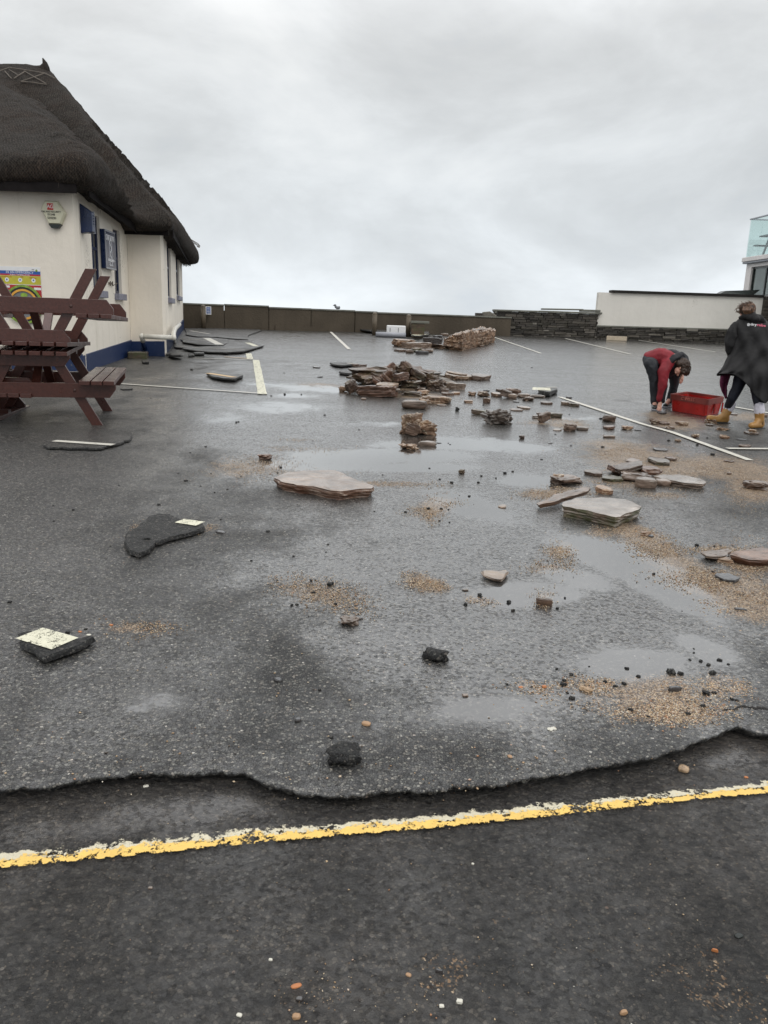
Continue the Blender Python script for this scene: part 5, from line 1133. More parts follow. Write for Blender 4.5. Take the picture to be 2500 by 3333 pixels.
# --- nearest big slabs
def plate(c, top, H, mat, label, cat='slab', name='slate_slab', dz=0.0, tilt=0.0, layers=6):
    """a broken slab with the outline seen in the photograph, at its own place and thickness"""
    SEED[0] += 1; sd = SEED[0]; g = [G(c, *p, dz=dz+H) for p in top]; P_ = []
    for i in range(len(g)):
        a, b = g[i], g[(i+1) % len(g)]; n = max(2, min(9, int((b-a).length/.035))); d_ = Vector((-(b-a).y, (b-a).x, 0)).normalized()
        for k in range(n): q = a.lerp(b, k/n); P_.append(q+(d_*noise.noise(q*14+Vector((sd, 0, 0)))*.022*min(1, (b-a).length/.2) if k else Vector()))
    cen = sum(P_, Vector())/len(P_); bm = bmesh.new(); rings = []
    offs = [random.uniform(-.005, .005) for _ in range(layers+1)]
    for li in range(layers+1):
        f = li/layers; rg = []
        for q in P_:
            o_ = (cen-q).normalized(); ins = offs[li]+.028*(1-f)**1.5+.014*noise.noise(Vector((q.x*9, q.y*9, f*5+sd)))+.007*noise.noise(Vector((q.x*40, q.y*40, f*14+sd)))
            zz = q.z-H*(1-f)*(1.0)+ (tilt*(q.x-cen.x) if tilt else 0)
            rg.append(bm.verts.new(q+Vector((o_.x, o_.y, 0))*ins+Vector((0, 0, zz-q.z+(.006*noise.noise(Vector((q.x*8, q.y*8, sd))) if li else 0)))))
        rings.append(rg)
    m = len(P_)
    for a, b in zip(rings[:-1], rings[1:]):
        for i in range(m): bm.faces.new((a[i], a[(i+1) % m], b[(i+1) % m], b[i]))
    prev = rings[-1]; c0 = sum((v.co for v in prev), Vector())/m
    for q in (.93, .8, .62, .42, .2):
        rg = []
        for v in rings[-1]:
            p_ = c0.lerp(v.co, q); p_.z = c0.z+(v.co.z-c0.z)*q+.010*noise.noise(Vector((p_.x*5, p_.y*11, sd)))+.005*noise.noise(Vector((p_.x*18, p_.y*34, sd)))+.003; rg.append(bm.verts.new(p_))
        for i in range(m): bm.faces.new((prev[i], prev[(i+1) % m], rg[(i+1) % m], rg[i]))
        prev = rg
    bm.faces.new(prev); bm.faces.new(rings[0][::-1]); bmesh.ops.recalc_face_normals(bm, faces=bm.faces)
    base = Vector((cen.x, cen.y, cen.z-H))
    for v in bm.verts: v.co -= base
    me = bpy.data.meshes.new(name); bm.to_mesh(me); bm.free(); me.materials.append(mat); o = bpy.data.objects.new(name, me); link(o); o.location = base; return tag(o, label, cat)
plate('s1', [(88,212),(200,176),(380,166),(500,168),(560,188),(640,228),(765,276),(745,290),(640,296),(535,312),(440,296),(350,276),(240,268),(120,240)], .074, M_palerust, 'large flat slate slab lying alone in the middle of the car park', layers=8)
plate('s2', [(350,462),(440,432),(600,430),(740,434),(800,456),(858,484),(845,498),(720,548),(690,552),(560,524),(420,494),(352,482)], .085, M_palemoss, 'thick pale topped slate block with a green mossy side', layers=9)
plate('s2', [(190,446),(300,404),(420,388),(500,376),(535,386),(520,402),(430,424),(330,442),(205,458)], .03, M_slate, 'thin reddish slate slab propped behind the mossy sided block', dz=.035, tilt=.10, layers=4)
plate('s2', [(1235,778),(1290,760),(1400,752),(1432,768),(1400,790),(1330,806),(1270,800)], .03, M_slate, 'flat pinkish slate left of the long brown slab at the right edge')
plate('s2', [(1420,790),(1470,768),(1560,756),(1680,752),(1800,770),(1790,800),(1660,826),(1540,822),(1450,800)], .05, M_brown, 'long brown layered slab cut off by the right edge')
plate('s5', [(1393,118),(1420,108),(1520,112),(1560,106),(1578,118),(1560,146),(1530,166),(1480,160),(1410,140)], .022, M_pale, 'pale pinkish triangular slate alone right of centre')
plate('s2', [(930,296),(1000,280),(1100,284),(1230,308),(1266,330),(1250,344),(1160,338),(1040,318)], .05, M_pale, 'long pale layered slab at the right end of the rock cluster')
# --- cluster above the mossy block
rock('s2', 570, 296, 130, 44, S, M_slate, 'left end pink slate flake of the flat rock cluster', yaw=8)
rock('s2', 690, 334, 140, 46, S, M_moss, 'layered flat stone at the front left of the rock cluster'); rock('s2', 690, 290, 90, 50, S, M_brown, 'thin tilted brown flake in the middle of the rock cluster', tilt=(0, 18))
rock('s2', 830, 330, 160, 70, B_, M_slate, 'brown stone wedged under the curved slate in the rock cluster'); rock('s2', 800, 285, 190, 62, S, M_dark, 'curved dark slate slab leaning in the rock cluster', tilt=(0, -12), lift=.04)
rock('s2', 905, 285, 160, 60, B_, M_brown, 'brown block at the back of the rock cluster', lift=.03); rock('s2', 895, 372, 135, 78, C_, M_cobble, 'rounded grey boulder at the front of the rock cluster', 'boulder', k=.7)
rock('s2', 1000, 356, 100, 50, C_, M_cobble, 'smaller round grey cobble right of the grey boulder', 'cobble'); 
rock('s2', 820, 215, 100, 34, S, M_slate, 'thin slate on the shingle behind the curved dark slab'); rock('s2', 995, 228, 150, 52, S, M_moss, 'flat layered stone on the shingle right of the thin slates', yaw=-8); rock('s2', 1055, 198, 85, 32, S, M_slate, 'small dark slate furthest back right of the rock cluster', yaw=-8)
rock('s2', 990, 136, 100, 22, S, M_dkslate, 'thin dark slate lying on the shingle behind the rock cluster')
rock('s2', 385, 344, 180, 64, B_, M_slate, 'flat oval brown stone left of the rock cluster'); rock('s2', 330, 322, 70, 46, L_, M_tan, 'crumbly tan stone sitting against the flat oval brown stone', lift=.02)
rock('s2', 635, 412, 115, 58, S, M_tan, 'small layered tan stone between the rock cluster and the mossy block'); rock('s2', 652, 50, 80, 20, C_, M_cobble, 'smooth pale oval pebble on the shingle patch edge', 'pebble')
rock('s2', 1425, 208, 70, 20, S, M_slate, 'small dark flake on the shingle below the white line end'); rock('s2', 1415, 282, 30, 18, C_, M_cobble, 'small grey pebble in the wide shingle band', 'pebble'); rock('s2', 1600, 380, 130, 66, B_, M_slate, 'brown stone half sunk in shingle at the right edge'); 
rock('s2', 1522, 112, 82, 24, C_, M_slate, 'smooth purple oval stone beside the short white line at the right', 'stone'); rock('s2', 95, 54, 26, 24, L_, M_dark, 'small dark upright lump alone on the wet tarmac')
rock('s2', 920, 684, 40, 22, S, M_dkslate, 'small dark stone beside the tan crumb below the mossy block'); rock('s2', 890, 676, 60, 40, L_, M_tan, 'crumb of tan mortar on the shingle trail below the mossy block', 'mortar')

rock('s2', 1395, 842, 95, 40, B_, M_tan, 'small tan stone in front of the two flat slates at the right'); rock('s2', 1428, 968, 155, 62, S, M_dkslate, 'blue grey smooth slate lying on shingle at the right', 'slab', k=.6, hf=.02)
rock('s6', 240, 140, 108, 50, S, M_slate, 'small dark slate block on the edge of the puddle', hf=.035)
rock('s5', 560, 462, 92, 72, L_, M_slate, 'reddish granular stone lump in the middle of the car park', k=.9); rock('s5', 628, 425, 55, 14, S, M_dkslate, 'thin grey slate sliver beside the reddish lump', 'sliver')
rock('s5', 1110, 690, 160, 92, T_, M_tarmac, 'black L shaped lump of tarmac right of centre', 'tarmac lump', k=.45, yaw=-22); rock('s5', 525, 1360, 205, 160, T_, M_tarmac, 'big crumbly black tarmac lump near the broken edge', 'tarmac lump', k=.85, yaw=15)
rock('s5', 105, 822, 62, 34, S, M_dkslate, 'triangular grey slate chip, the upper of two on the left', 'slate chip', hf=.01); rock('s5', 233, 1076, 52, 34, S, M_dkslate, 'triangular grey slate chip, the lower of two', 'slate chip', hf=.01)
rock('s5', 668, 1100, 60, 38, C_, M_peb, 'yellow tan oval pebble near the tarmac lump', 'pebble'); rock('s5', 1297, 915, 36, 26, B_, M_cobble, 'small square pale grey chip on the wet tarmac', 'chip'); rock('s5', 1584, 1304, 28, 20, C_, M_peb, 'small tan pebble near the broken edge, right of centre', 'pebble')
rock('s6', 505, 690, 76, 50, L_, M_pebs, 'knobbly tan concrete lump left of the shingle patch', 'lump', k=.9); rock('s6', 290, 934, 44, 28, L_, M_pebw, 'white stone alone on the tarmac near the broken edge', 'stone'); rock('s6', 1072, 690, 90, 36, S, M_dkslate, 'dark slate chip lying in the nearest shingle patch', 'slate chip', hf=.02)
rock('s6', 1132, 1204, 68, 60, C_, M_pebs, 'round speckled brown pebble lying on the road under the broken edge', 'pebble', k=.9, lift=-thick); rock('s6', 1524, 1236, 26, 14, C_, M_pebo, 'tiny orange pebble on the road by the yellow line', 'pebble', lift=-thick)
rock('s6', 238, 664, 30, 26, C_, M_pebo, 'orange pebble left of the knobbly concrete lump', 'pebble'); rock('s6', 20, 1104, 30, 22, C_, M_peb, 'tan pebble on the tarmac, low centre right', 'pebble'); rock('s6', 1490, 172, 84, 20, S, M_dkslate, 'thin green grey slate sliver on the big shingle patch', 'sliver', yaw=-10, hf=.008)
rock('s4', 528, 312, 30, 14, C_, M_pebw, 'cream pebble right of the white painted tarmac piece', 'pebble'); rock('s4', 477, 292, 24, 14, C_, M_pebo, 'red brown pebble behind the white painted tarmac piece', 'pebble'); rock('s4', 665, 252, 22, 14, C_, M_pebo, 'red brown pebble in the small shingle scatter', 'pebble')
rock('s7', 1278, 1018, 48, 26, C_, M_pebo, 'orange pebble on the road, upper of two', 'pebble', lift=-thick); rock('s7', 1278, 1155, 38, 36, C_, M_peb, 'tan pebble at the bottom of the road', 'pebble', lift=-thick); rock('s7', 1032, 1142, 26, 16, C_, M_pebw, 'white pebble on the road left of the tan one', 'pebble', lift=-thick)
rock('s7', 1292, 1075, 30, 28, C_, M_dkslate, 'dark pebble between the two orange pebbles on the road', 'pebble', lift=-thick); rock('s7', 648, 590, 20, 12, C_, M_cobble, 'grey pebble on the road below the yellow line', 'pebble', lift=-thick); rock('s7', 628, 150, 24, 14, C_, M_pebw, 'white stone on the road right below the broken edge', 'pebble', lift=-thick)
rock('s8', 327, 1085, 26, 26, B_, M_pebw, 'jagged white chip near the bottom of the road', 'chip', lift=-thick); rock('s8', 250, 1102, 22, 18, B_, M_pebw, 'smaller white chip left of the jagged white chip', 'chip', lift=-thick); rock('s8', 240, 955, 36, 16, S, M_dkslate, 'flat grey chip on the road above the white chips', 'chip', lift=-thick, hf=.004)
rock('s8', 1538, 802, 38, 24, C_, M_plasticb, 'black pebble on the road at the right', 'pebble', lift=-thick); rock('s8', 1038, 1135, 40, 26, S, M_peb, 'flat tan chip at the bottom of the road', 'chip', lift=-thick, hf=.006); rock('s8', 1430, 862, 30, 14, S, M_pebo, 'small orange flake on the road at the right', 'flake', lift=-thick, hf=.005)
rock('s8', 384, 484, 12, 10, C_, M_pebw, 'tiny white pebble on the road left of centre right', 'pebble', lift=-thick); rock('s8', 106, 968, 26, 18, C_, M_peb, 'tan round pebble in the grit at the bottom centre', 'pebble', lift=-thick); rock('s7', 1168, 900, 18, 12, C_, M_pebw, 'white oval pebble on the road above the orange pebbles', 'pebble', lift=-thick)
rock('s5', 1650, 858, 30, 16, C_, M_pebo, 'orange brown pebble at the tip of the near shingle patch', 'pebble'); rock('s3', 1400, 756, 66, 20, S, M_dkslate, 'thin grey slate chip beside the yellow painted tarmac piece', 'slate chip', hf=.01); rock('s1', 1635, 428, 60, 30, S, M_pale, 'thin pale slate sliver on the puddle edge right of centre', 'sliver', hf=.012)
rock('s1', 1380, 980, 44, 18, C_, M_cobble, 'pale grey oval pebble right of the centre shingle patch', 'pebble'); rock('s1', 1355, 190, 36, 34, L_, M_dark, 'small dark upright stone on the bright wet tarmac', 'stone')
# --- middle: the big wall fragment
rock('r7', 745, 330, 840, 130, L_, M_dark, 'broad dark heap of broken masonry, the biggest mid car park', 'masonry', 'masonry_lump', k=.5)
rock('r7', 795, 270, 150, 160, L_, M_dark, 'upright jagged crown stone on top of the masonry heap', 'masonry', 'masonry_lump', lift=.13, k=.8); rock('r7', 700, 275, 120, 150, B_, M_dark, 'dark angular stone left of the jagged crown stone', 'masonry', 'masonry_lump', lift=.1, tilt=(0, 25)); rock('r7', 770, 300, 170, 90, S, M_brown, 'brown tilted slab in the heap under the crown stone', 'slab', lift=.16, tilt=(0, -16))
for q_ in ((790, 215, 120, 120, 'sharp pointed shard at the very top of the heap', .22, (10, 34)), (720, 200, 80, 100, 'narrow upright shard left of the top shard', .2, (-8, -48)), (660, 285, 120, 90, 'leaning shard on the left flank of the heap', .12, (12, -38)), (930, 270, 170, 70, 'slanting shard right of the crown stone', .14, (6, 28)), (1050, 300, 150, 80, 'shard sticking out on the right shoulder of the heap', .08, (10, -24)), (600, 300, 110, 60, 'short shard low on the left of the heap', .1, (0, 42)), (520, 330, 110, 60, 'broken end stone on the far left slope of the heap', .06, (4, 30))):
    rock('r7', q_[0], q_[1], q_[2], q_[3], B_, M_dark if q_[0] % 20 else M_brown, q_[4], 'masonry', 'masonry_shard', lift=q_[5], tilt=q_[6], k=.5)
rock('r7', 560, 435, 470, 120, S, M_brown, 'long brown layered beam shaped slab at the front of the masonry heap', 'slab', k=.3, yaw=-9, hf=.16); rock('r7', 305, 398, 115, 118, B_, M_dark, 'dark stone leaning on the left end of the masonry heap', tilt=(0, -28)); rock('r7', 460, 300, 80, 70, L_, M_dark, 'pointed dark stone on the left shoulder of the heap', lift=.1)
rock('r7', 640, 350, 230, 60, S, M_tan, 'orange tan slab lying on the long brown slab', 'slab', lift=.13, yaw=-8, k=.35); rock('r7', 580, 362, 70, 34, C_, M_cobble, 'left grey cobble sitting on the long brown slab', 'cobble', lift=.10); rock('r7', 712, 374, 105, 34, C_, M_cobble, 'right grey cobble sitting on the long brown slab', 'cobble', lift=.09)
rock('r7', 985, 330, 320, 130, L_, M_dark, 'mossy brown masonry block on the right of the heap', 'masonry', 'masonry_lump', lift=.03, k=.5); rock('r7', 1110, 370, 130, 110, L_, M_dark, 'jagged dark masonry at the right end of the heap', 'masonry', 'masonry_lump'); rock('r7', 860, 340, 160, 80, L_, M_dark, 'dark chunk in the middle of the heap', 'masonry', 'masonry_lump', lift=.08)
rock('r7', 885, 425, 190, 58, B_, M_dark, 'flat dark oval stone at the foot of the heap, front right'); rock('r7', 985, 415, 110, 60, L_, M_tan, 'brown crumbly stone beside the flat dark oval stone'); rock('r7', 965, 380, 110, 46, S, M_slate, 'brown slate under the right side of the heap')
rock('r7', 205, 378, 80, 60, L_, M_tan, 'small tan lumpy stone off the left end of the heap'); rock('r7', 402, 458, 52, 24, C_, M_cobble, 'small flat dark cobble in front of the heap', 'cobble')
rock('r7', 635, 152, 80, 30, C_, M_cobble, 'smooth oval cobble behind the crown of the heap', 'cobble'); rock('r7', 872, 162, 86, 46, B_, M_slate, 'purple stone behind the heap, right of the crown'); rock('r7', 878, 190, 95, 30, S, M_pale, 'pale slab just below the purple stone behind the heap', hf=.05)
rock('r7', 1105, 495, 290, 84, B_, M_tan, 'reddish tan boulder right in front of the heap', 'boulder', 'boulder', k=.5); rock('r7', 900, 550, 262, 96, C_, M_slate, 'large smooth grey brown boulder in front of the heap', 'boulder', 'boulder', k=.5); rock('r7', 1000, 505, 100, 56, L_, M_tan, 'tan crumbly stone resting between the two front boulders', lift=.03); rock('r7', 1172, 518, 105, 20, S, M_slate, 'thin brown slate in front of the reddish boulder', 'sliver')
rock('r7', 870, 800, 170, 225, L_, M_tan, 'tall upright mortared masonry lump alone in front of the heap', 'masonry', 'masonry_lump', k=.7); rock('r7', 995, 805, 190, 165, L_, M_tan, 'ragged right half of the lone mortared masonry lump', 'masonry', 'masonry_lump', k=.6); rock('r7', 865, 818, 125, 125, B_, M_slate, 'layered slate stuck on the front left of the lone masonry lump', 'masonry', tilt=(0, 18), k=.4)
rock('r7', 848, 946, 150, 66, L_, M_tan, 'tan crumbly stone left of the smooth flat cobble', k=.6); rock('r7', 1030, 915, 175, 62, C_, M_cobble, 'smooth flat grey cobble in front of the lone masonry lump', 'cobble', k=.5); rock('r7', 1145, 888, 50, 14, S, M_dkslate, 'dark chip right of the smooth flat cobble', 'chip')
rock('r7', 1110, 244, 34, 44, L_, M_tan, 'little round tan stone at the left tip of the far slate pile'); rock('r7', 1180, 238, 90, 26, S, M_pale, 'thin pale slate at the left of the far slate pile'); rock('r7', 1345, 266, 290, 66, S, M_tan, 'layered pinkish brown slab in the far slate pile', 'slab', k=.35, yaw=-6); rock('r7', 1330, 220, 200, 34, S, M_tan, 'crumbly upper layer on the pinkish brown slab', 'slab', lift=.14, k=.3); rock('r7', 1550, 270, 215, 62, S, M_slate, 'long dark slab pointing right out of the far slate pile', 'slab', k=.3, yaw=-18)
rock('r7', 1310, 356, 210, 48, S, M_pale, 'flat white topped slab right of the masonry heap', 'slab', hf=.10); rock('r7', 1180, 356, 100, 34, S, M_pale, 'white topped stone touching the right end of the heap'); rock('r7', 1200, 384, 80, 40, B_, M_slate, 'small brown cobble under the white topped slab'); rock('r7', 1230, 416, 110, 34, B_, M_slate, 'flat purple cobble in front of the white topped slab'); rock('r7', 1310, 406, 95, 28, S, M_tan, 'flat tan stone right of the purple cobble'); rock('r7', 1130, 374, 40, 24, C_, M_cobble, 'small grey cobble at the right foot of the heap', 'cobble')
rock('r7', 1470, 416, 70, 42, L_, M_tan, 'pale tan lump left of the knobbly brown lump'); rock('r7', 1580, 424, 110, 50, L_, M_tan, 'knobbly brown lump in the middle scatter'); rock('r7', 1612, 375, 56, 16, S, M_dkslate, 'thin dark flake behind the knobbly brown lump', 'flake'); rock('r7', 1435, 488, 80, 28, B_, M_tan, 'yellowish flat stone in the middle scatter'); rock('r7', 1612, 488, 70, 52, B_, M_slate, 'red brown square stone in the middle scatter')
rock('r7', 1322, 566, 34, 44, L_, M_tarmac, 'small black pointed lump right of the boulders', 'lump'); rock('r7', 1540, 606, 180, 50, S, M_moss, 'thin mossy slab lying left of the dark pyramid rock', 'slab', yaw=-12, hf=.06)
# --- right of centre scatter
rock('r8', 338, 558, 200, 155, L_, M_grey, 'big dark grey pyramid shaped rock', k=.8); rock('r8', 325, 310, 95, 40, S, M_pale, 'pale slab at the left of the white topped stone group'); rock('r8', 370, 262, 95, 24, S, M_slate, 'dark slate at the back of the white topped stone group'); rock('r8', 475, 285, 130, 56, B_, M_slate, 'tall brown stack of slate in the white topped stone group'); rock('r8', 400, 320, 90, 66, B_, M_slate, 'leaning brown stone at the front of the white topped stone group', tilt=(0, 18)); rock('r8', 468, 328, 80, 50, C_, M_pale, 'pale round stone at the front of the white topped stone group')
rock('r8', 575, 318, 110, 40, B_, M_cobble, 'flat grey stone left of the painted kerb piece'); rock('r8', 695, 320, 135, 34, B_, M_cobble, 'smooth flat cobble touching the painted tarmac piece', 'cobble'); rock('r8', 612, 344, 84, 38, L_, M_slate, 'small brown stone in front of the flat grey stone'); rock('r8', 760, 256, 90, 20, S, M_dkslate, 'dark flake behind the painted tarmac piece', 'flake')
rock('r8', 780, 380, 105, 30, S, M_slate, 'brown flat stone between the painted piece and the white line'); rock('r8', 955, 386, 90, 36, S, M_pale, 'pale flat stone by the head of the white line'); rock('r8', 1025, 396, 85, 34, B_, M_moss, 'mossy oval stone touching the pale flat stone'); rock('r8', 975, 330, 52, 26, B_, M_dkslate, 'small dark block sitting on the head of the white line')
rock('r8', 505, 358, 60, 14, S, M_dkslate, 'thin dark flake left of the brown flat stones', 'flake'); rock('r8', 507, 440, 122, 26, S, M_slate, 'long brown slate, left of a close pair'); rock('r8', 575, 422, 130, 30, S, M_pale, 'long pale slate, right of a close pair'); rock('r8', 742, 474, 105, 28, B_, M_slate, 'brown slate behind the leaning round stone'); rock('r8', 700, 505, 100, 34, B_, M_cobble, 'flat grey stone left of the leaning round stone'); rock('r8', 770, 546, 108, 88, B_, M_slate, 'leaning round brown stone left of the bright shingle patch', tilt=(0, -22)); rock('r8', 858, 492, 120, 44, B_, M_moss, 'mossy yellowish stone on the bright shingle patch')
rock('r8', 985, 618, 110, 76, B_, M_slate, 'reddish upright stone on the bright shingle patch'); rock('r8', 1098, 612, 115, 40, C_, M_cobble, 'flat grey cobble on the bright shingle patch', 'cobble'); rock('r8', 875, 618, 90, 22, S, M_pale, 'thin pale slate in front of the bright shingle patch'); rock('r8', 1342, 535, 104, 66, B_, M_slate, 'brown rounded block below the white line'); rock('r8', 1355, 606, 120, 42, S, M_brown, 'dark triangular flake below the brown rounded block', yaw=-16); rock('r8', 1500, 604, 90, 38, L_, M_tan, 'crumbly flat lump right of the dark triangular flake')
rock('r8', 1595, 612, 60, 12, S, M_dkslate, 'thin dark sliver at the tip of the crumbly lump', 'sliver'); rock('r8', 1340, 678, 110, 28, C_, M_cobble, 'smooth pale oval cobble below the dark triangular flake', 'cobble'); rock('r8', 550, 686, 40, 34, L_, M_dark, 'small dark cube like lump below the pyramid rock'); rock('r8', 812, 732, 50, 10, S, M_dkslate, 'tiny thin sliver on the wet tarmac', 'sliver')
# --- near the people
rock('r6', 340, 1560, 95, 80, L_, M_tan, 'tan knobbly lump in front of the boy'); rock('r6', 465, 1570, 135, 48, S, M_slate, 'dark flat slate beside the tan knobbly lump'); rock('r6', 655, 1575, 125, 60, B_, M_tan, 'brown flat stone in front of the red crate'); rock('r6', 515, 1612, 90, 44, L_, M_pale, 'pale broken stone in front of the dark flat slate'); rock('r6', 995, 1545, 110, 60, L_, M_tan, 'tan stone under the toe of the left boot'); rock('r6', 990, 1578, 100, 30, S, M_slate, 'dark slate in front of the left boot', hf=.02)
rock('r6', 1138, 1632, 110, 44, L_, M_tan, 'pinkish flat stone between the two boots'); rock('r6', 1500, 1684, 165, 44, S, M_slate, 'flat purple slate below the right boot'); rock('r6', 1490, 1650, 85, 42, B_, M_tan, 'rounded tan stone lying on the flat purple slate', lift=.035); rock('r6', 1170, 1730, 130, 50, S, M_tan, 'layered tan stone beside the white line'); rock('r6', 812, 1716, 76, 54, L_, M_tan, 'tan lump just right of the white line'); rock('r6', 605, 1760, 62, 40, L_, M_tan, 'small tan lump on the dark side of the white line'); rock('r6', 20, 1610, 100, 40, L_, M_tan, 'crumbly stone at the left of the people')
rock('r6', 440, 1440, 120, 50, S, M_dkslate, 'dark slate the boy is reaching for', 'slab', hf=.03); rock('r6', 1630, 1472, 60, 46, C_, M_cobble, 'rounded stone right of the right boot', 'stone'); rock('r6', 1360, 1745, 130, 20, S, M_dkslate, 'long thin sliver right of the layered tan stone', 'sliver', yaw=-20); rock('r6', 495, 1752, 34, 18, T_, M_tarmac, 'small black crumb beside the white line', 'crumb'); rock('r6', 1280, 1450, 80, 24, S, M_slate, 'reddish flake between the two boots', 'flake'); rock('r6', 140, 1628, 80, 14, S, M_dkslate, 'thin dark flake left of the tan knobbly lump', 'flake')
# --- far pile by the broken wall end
rock('r4', 870, 425, 160, 60, B_, M_tan, 'big layered rock at the left of the far rubble pile'); rock('r4', 970, 440, 250, 46, S, M_pale, 'long flat pinkish slab at the front of the far rubble pile', 'slab', hf=.17); rock('r4', 1080, 405, 170, 46, S, M_dkslate, 'dark slab in the middle of the far rubble pile', 'slab', hf=.2); rock('r4', 1130, 440, 110, 40, L_, M_dark, 'dark lump in the far rubble pile beside the wall chunk'); rock('r4', 965, 466, 70, 36, L_, M_moss, 'yellow mossy stone at the front of the far rubble pile'); rock('r4', 908, 474, 60, 30, C_, M_cobble, 'round grey cobble left of the mossy stone', 'cobble')
rock('r4', 835, 464, 100, 22, S, M_slate, 'thin slate at the front left of the far rubble pile', hf=.06); rock('r4', 1008, 482, 125, 20, S, M_dkslate, 'dark flat slate furthest forward in the far rubble pile', hf=.08); rock('r4', 1045, 468, 90, 30, B_, M_cobble, 'grey brown cobble right of the mossy stone', 'cobble'); rock('r4', 1000, 318, 80, 20, S, M_pale, 'white topped slate by the left of the fallen slab', hf=.1); rock('r4', 1085, 322, 80, 30, L_, M_dark, 'brown stone behind the far rubble pile'); rock('r4', 1170, 322, 90, 36, L_, M_dark, 'dark stone behind the far rubble pile, nearer the wall'); rock('r4', 1180, 342, 60, 24, C_, M_cobble, 'pale cobble behind the far rubble pile', 'cobble'); rock('r4', 1130, 358, 80, 20, S, M_dkslate, 'dark slate lying behind the far rubble pile')
rock('r4', 1462, 425, 46, 14, C_, M_slate, 'small stone in front of the big wall chunk', 'stone'); rock('r4', 183, 588, 66, 14, S, M_dkslate, 'thin dark chip, furthest left on the open tarmac', 'chip'); rock('r4', 215, 662, 40, 8, S, M_tarmac, 'tiny dark chip below the thin dark chip', 'chip'); rock('r4', 492, 578, 60, 26, B_, M_slate, 'brown stone right of the flat tarmac slab'); rock('r4', 550, 576, 60, 16, S, M_slate, 'flat grey stone right of the brown stone', hf=.04); rock('r4', 440, 562, 60, 14, S, M_dkslate, 'thin slate behind the flat tarmac slab', hf=.04)
rock('r4', 1270, 325, 110, 120, L_, M_brown, 'brown broken stone at the end of the fallen coping slab', 'masonry', 'masonry_lump', k=.6)
rock('o', 862, 1497, 38, 22, L_, M_brown, 'brown lump left of the large flat slab', 'stone'); rock('s3', 1500, 50, 12, 10, T_, M_tarmac, 'tiny black crumb beyond the shingle scatter', 'crumb')
# the long mortared wall chunk
def chunk(c, base, top_h, name, label, cat):
    g = [G(c, *p) for p in base]; t = thing(name, label, cat); bm = bmesh.new(); bot = [bm.verts.new(p) for p in g]; tp = [bm.verts.new(p+Vector((0, 0, top_h*f))) for p, f in zip(g, (.62, 1.12, .84, .74))]
    bm.faces.new(bot[::-1]); bm.faces.new(tp)
    for i in range(4): bm.faces.new((bot[i], bot[(i+1) % 4], tp[(i+1) % 4], tp[i]))
    bmesh.ops.subdivide_edges(bm, edges=bm.edges[:], cuts=44, use_grid_fill=True)
    cen = sum(g, Vector())/4
    for v in bm.verts:
        q = v.co-cen; n_ = Vector((q.x, q.y, 0)).normalized(); z = v.co.z-gz(v.co.y); q = v.co
        lay = noise.noise(Vector((q.x*1.6, q.y*1.6, q.z*15)))+.7*noise.noise(Vector((q.x*5, q.y*5, q.z*32))); f = .5+.5*noise.noise(q*1.4)
        ends = noise.noise(q*2.1)*.20+noise.noise(q*5)*.10
        v.co += n_*(lay*.085*f+ends*.6)+Vector((0, 0, 1))*((noise.noise(q*3.3)*.09+noise.noise(q*9)*.05) if z > top_h*.6 else 0)+Vector((noise.noise(q*22), noise.noise(q*22+Vector((5,0,0))), noise.noise(q*22+Vector((0,5,0)))))*.022
        if z < .06: v.co += -n_*.06
    me = bpy.data.meshes.new('stonework'); bm.to_mesh(me); bm.free(); me.materials.append(M_tan); o = bpy.data.objects.new('stonework', me); link(o, t)
    mb = MB(); T4 = [p+Vector((0, 0, top_h*f+.0)) for p, f in zip(g, (.62, 1.12, .84, .74))]
    for i in range(8):
        for q in (.04, .5):
            u0 = .10+i/9+random.uniform(-.02, .02); u1 = u0+random.uniform(.07, .12); v0 = q+random.uniform(0, .05); v1 = q+random.uniform(.32, .44)
            P4 = [T4[0].lerp(T4[1], v_).lerp(T4[3].lerp(T4[2], v_), u_) for u_, v_ in ((u0, v0), (u0+.02, v1), (u1, v1-.04), (u1-.01, v0+.03))]
            h_ = random.uniform(.02, .06); mb.loft([[p+Vector((0, 0, z_)) for p in P4] for z_ in (-.05, h_)])
    obj('top_stones', mb, M_pale, t, bevel=.012)
    return t
chunk('r4', [(1168, 437), (1310, 457), (1572, 388), (1450, 350)], .48, 'wall_chunk', 'long thick chunk of fallen stone wall in one piece near the broken wall end', 'wall chunk')
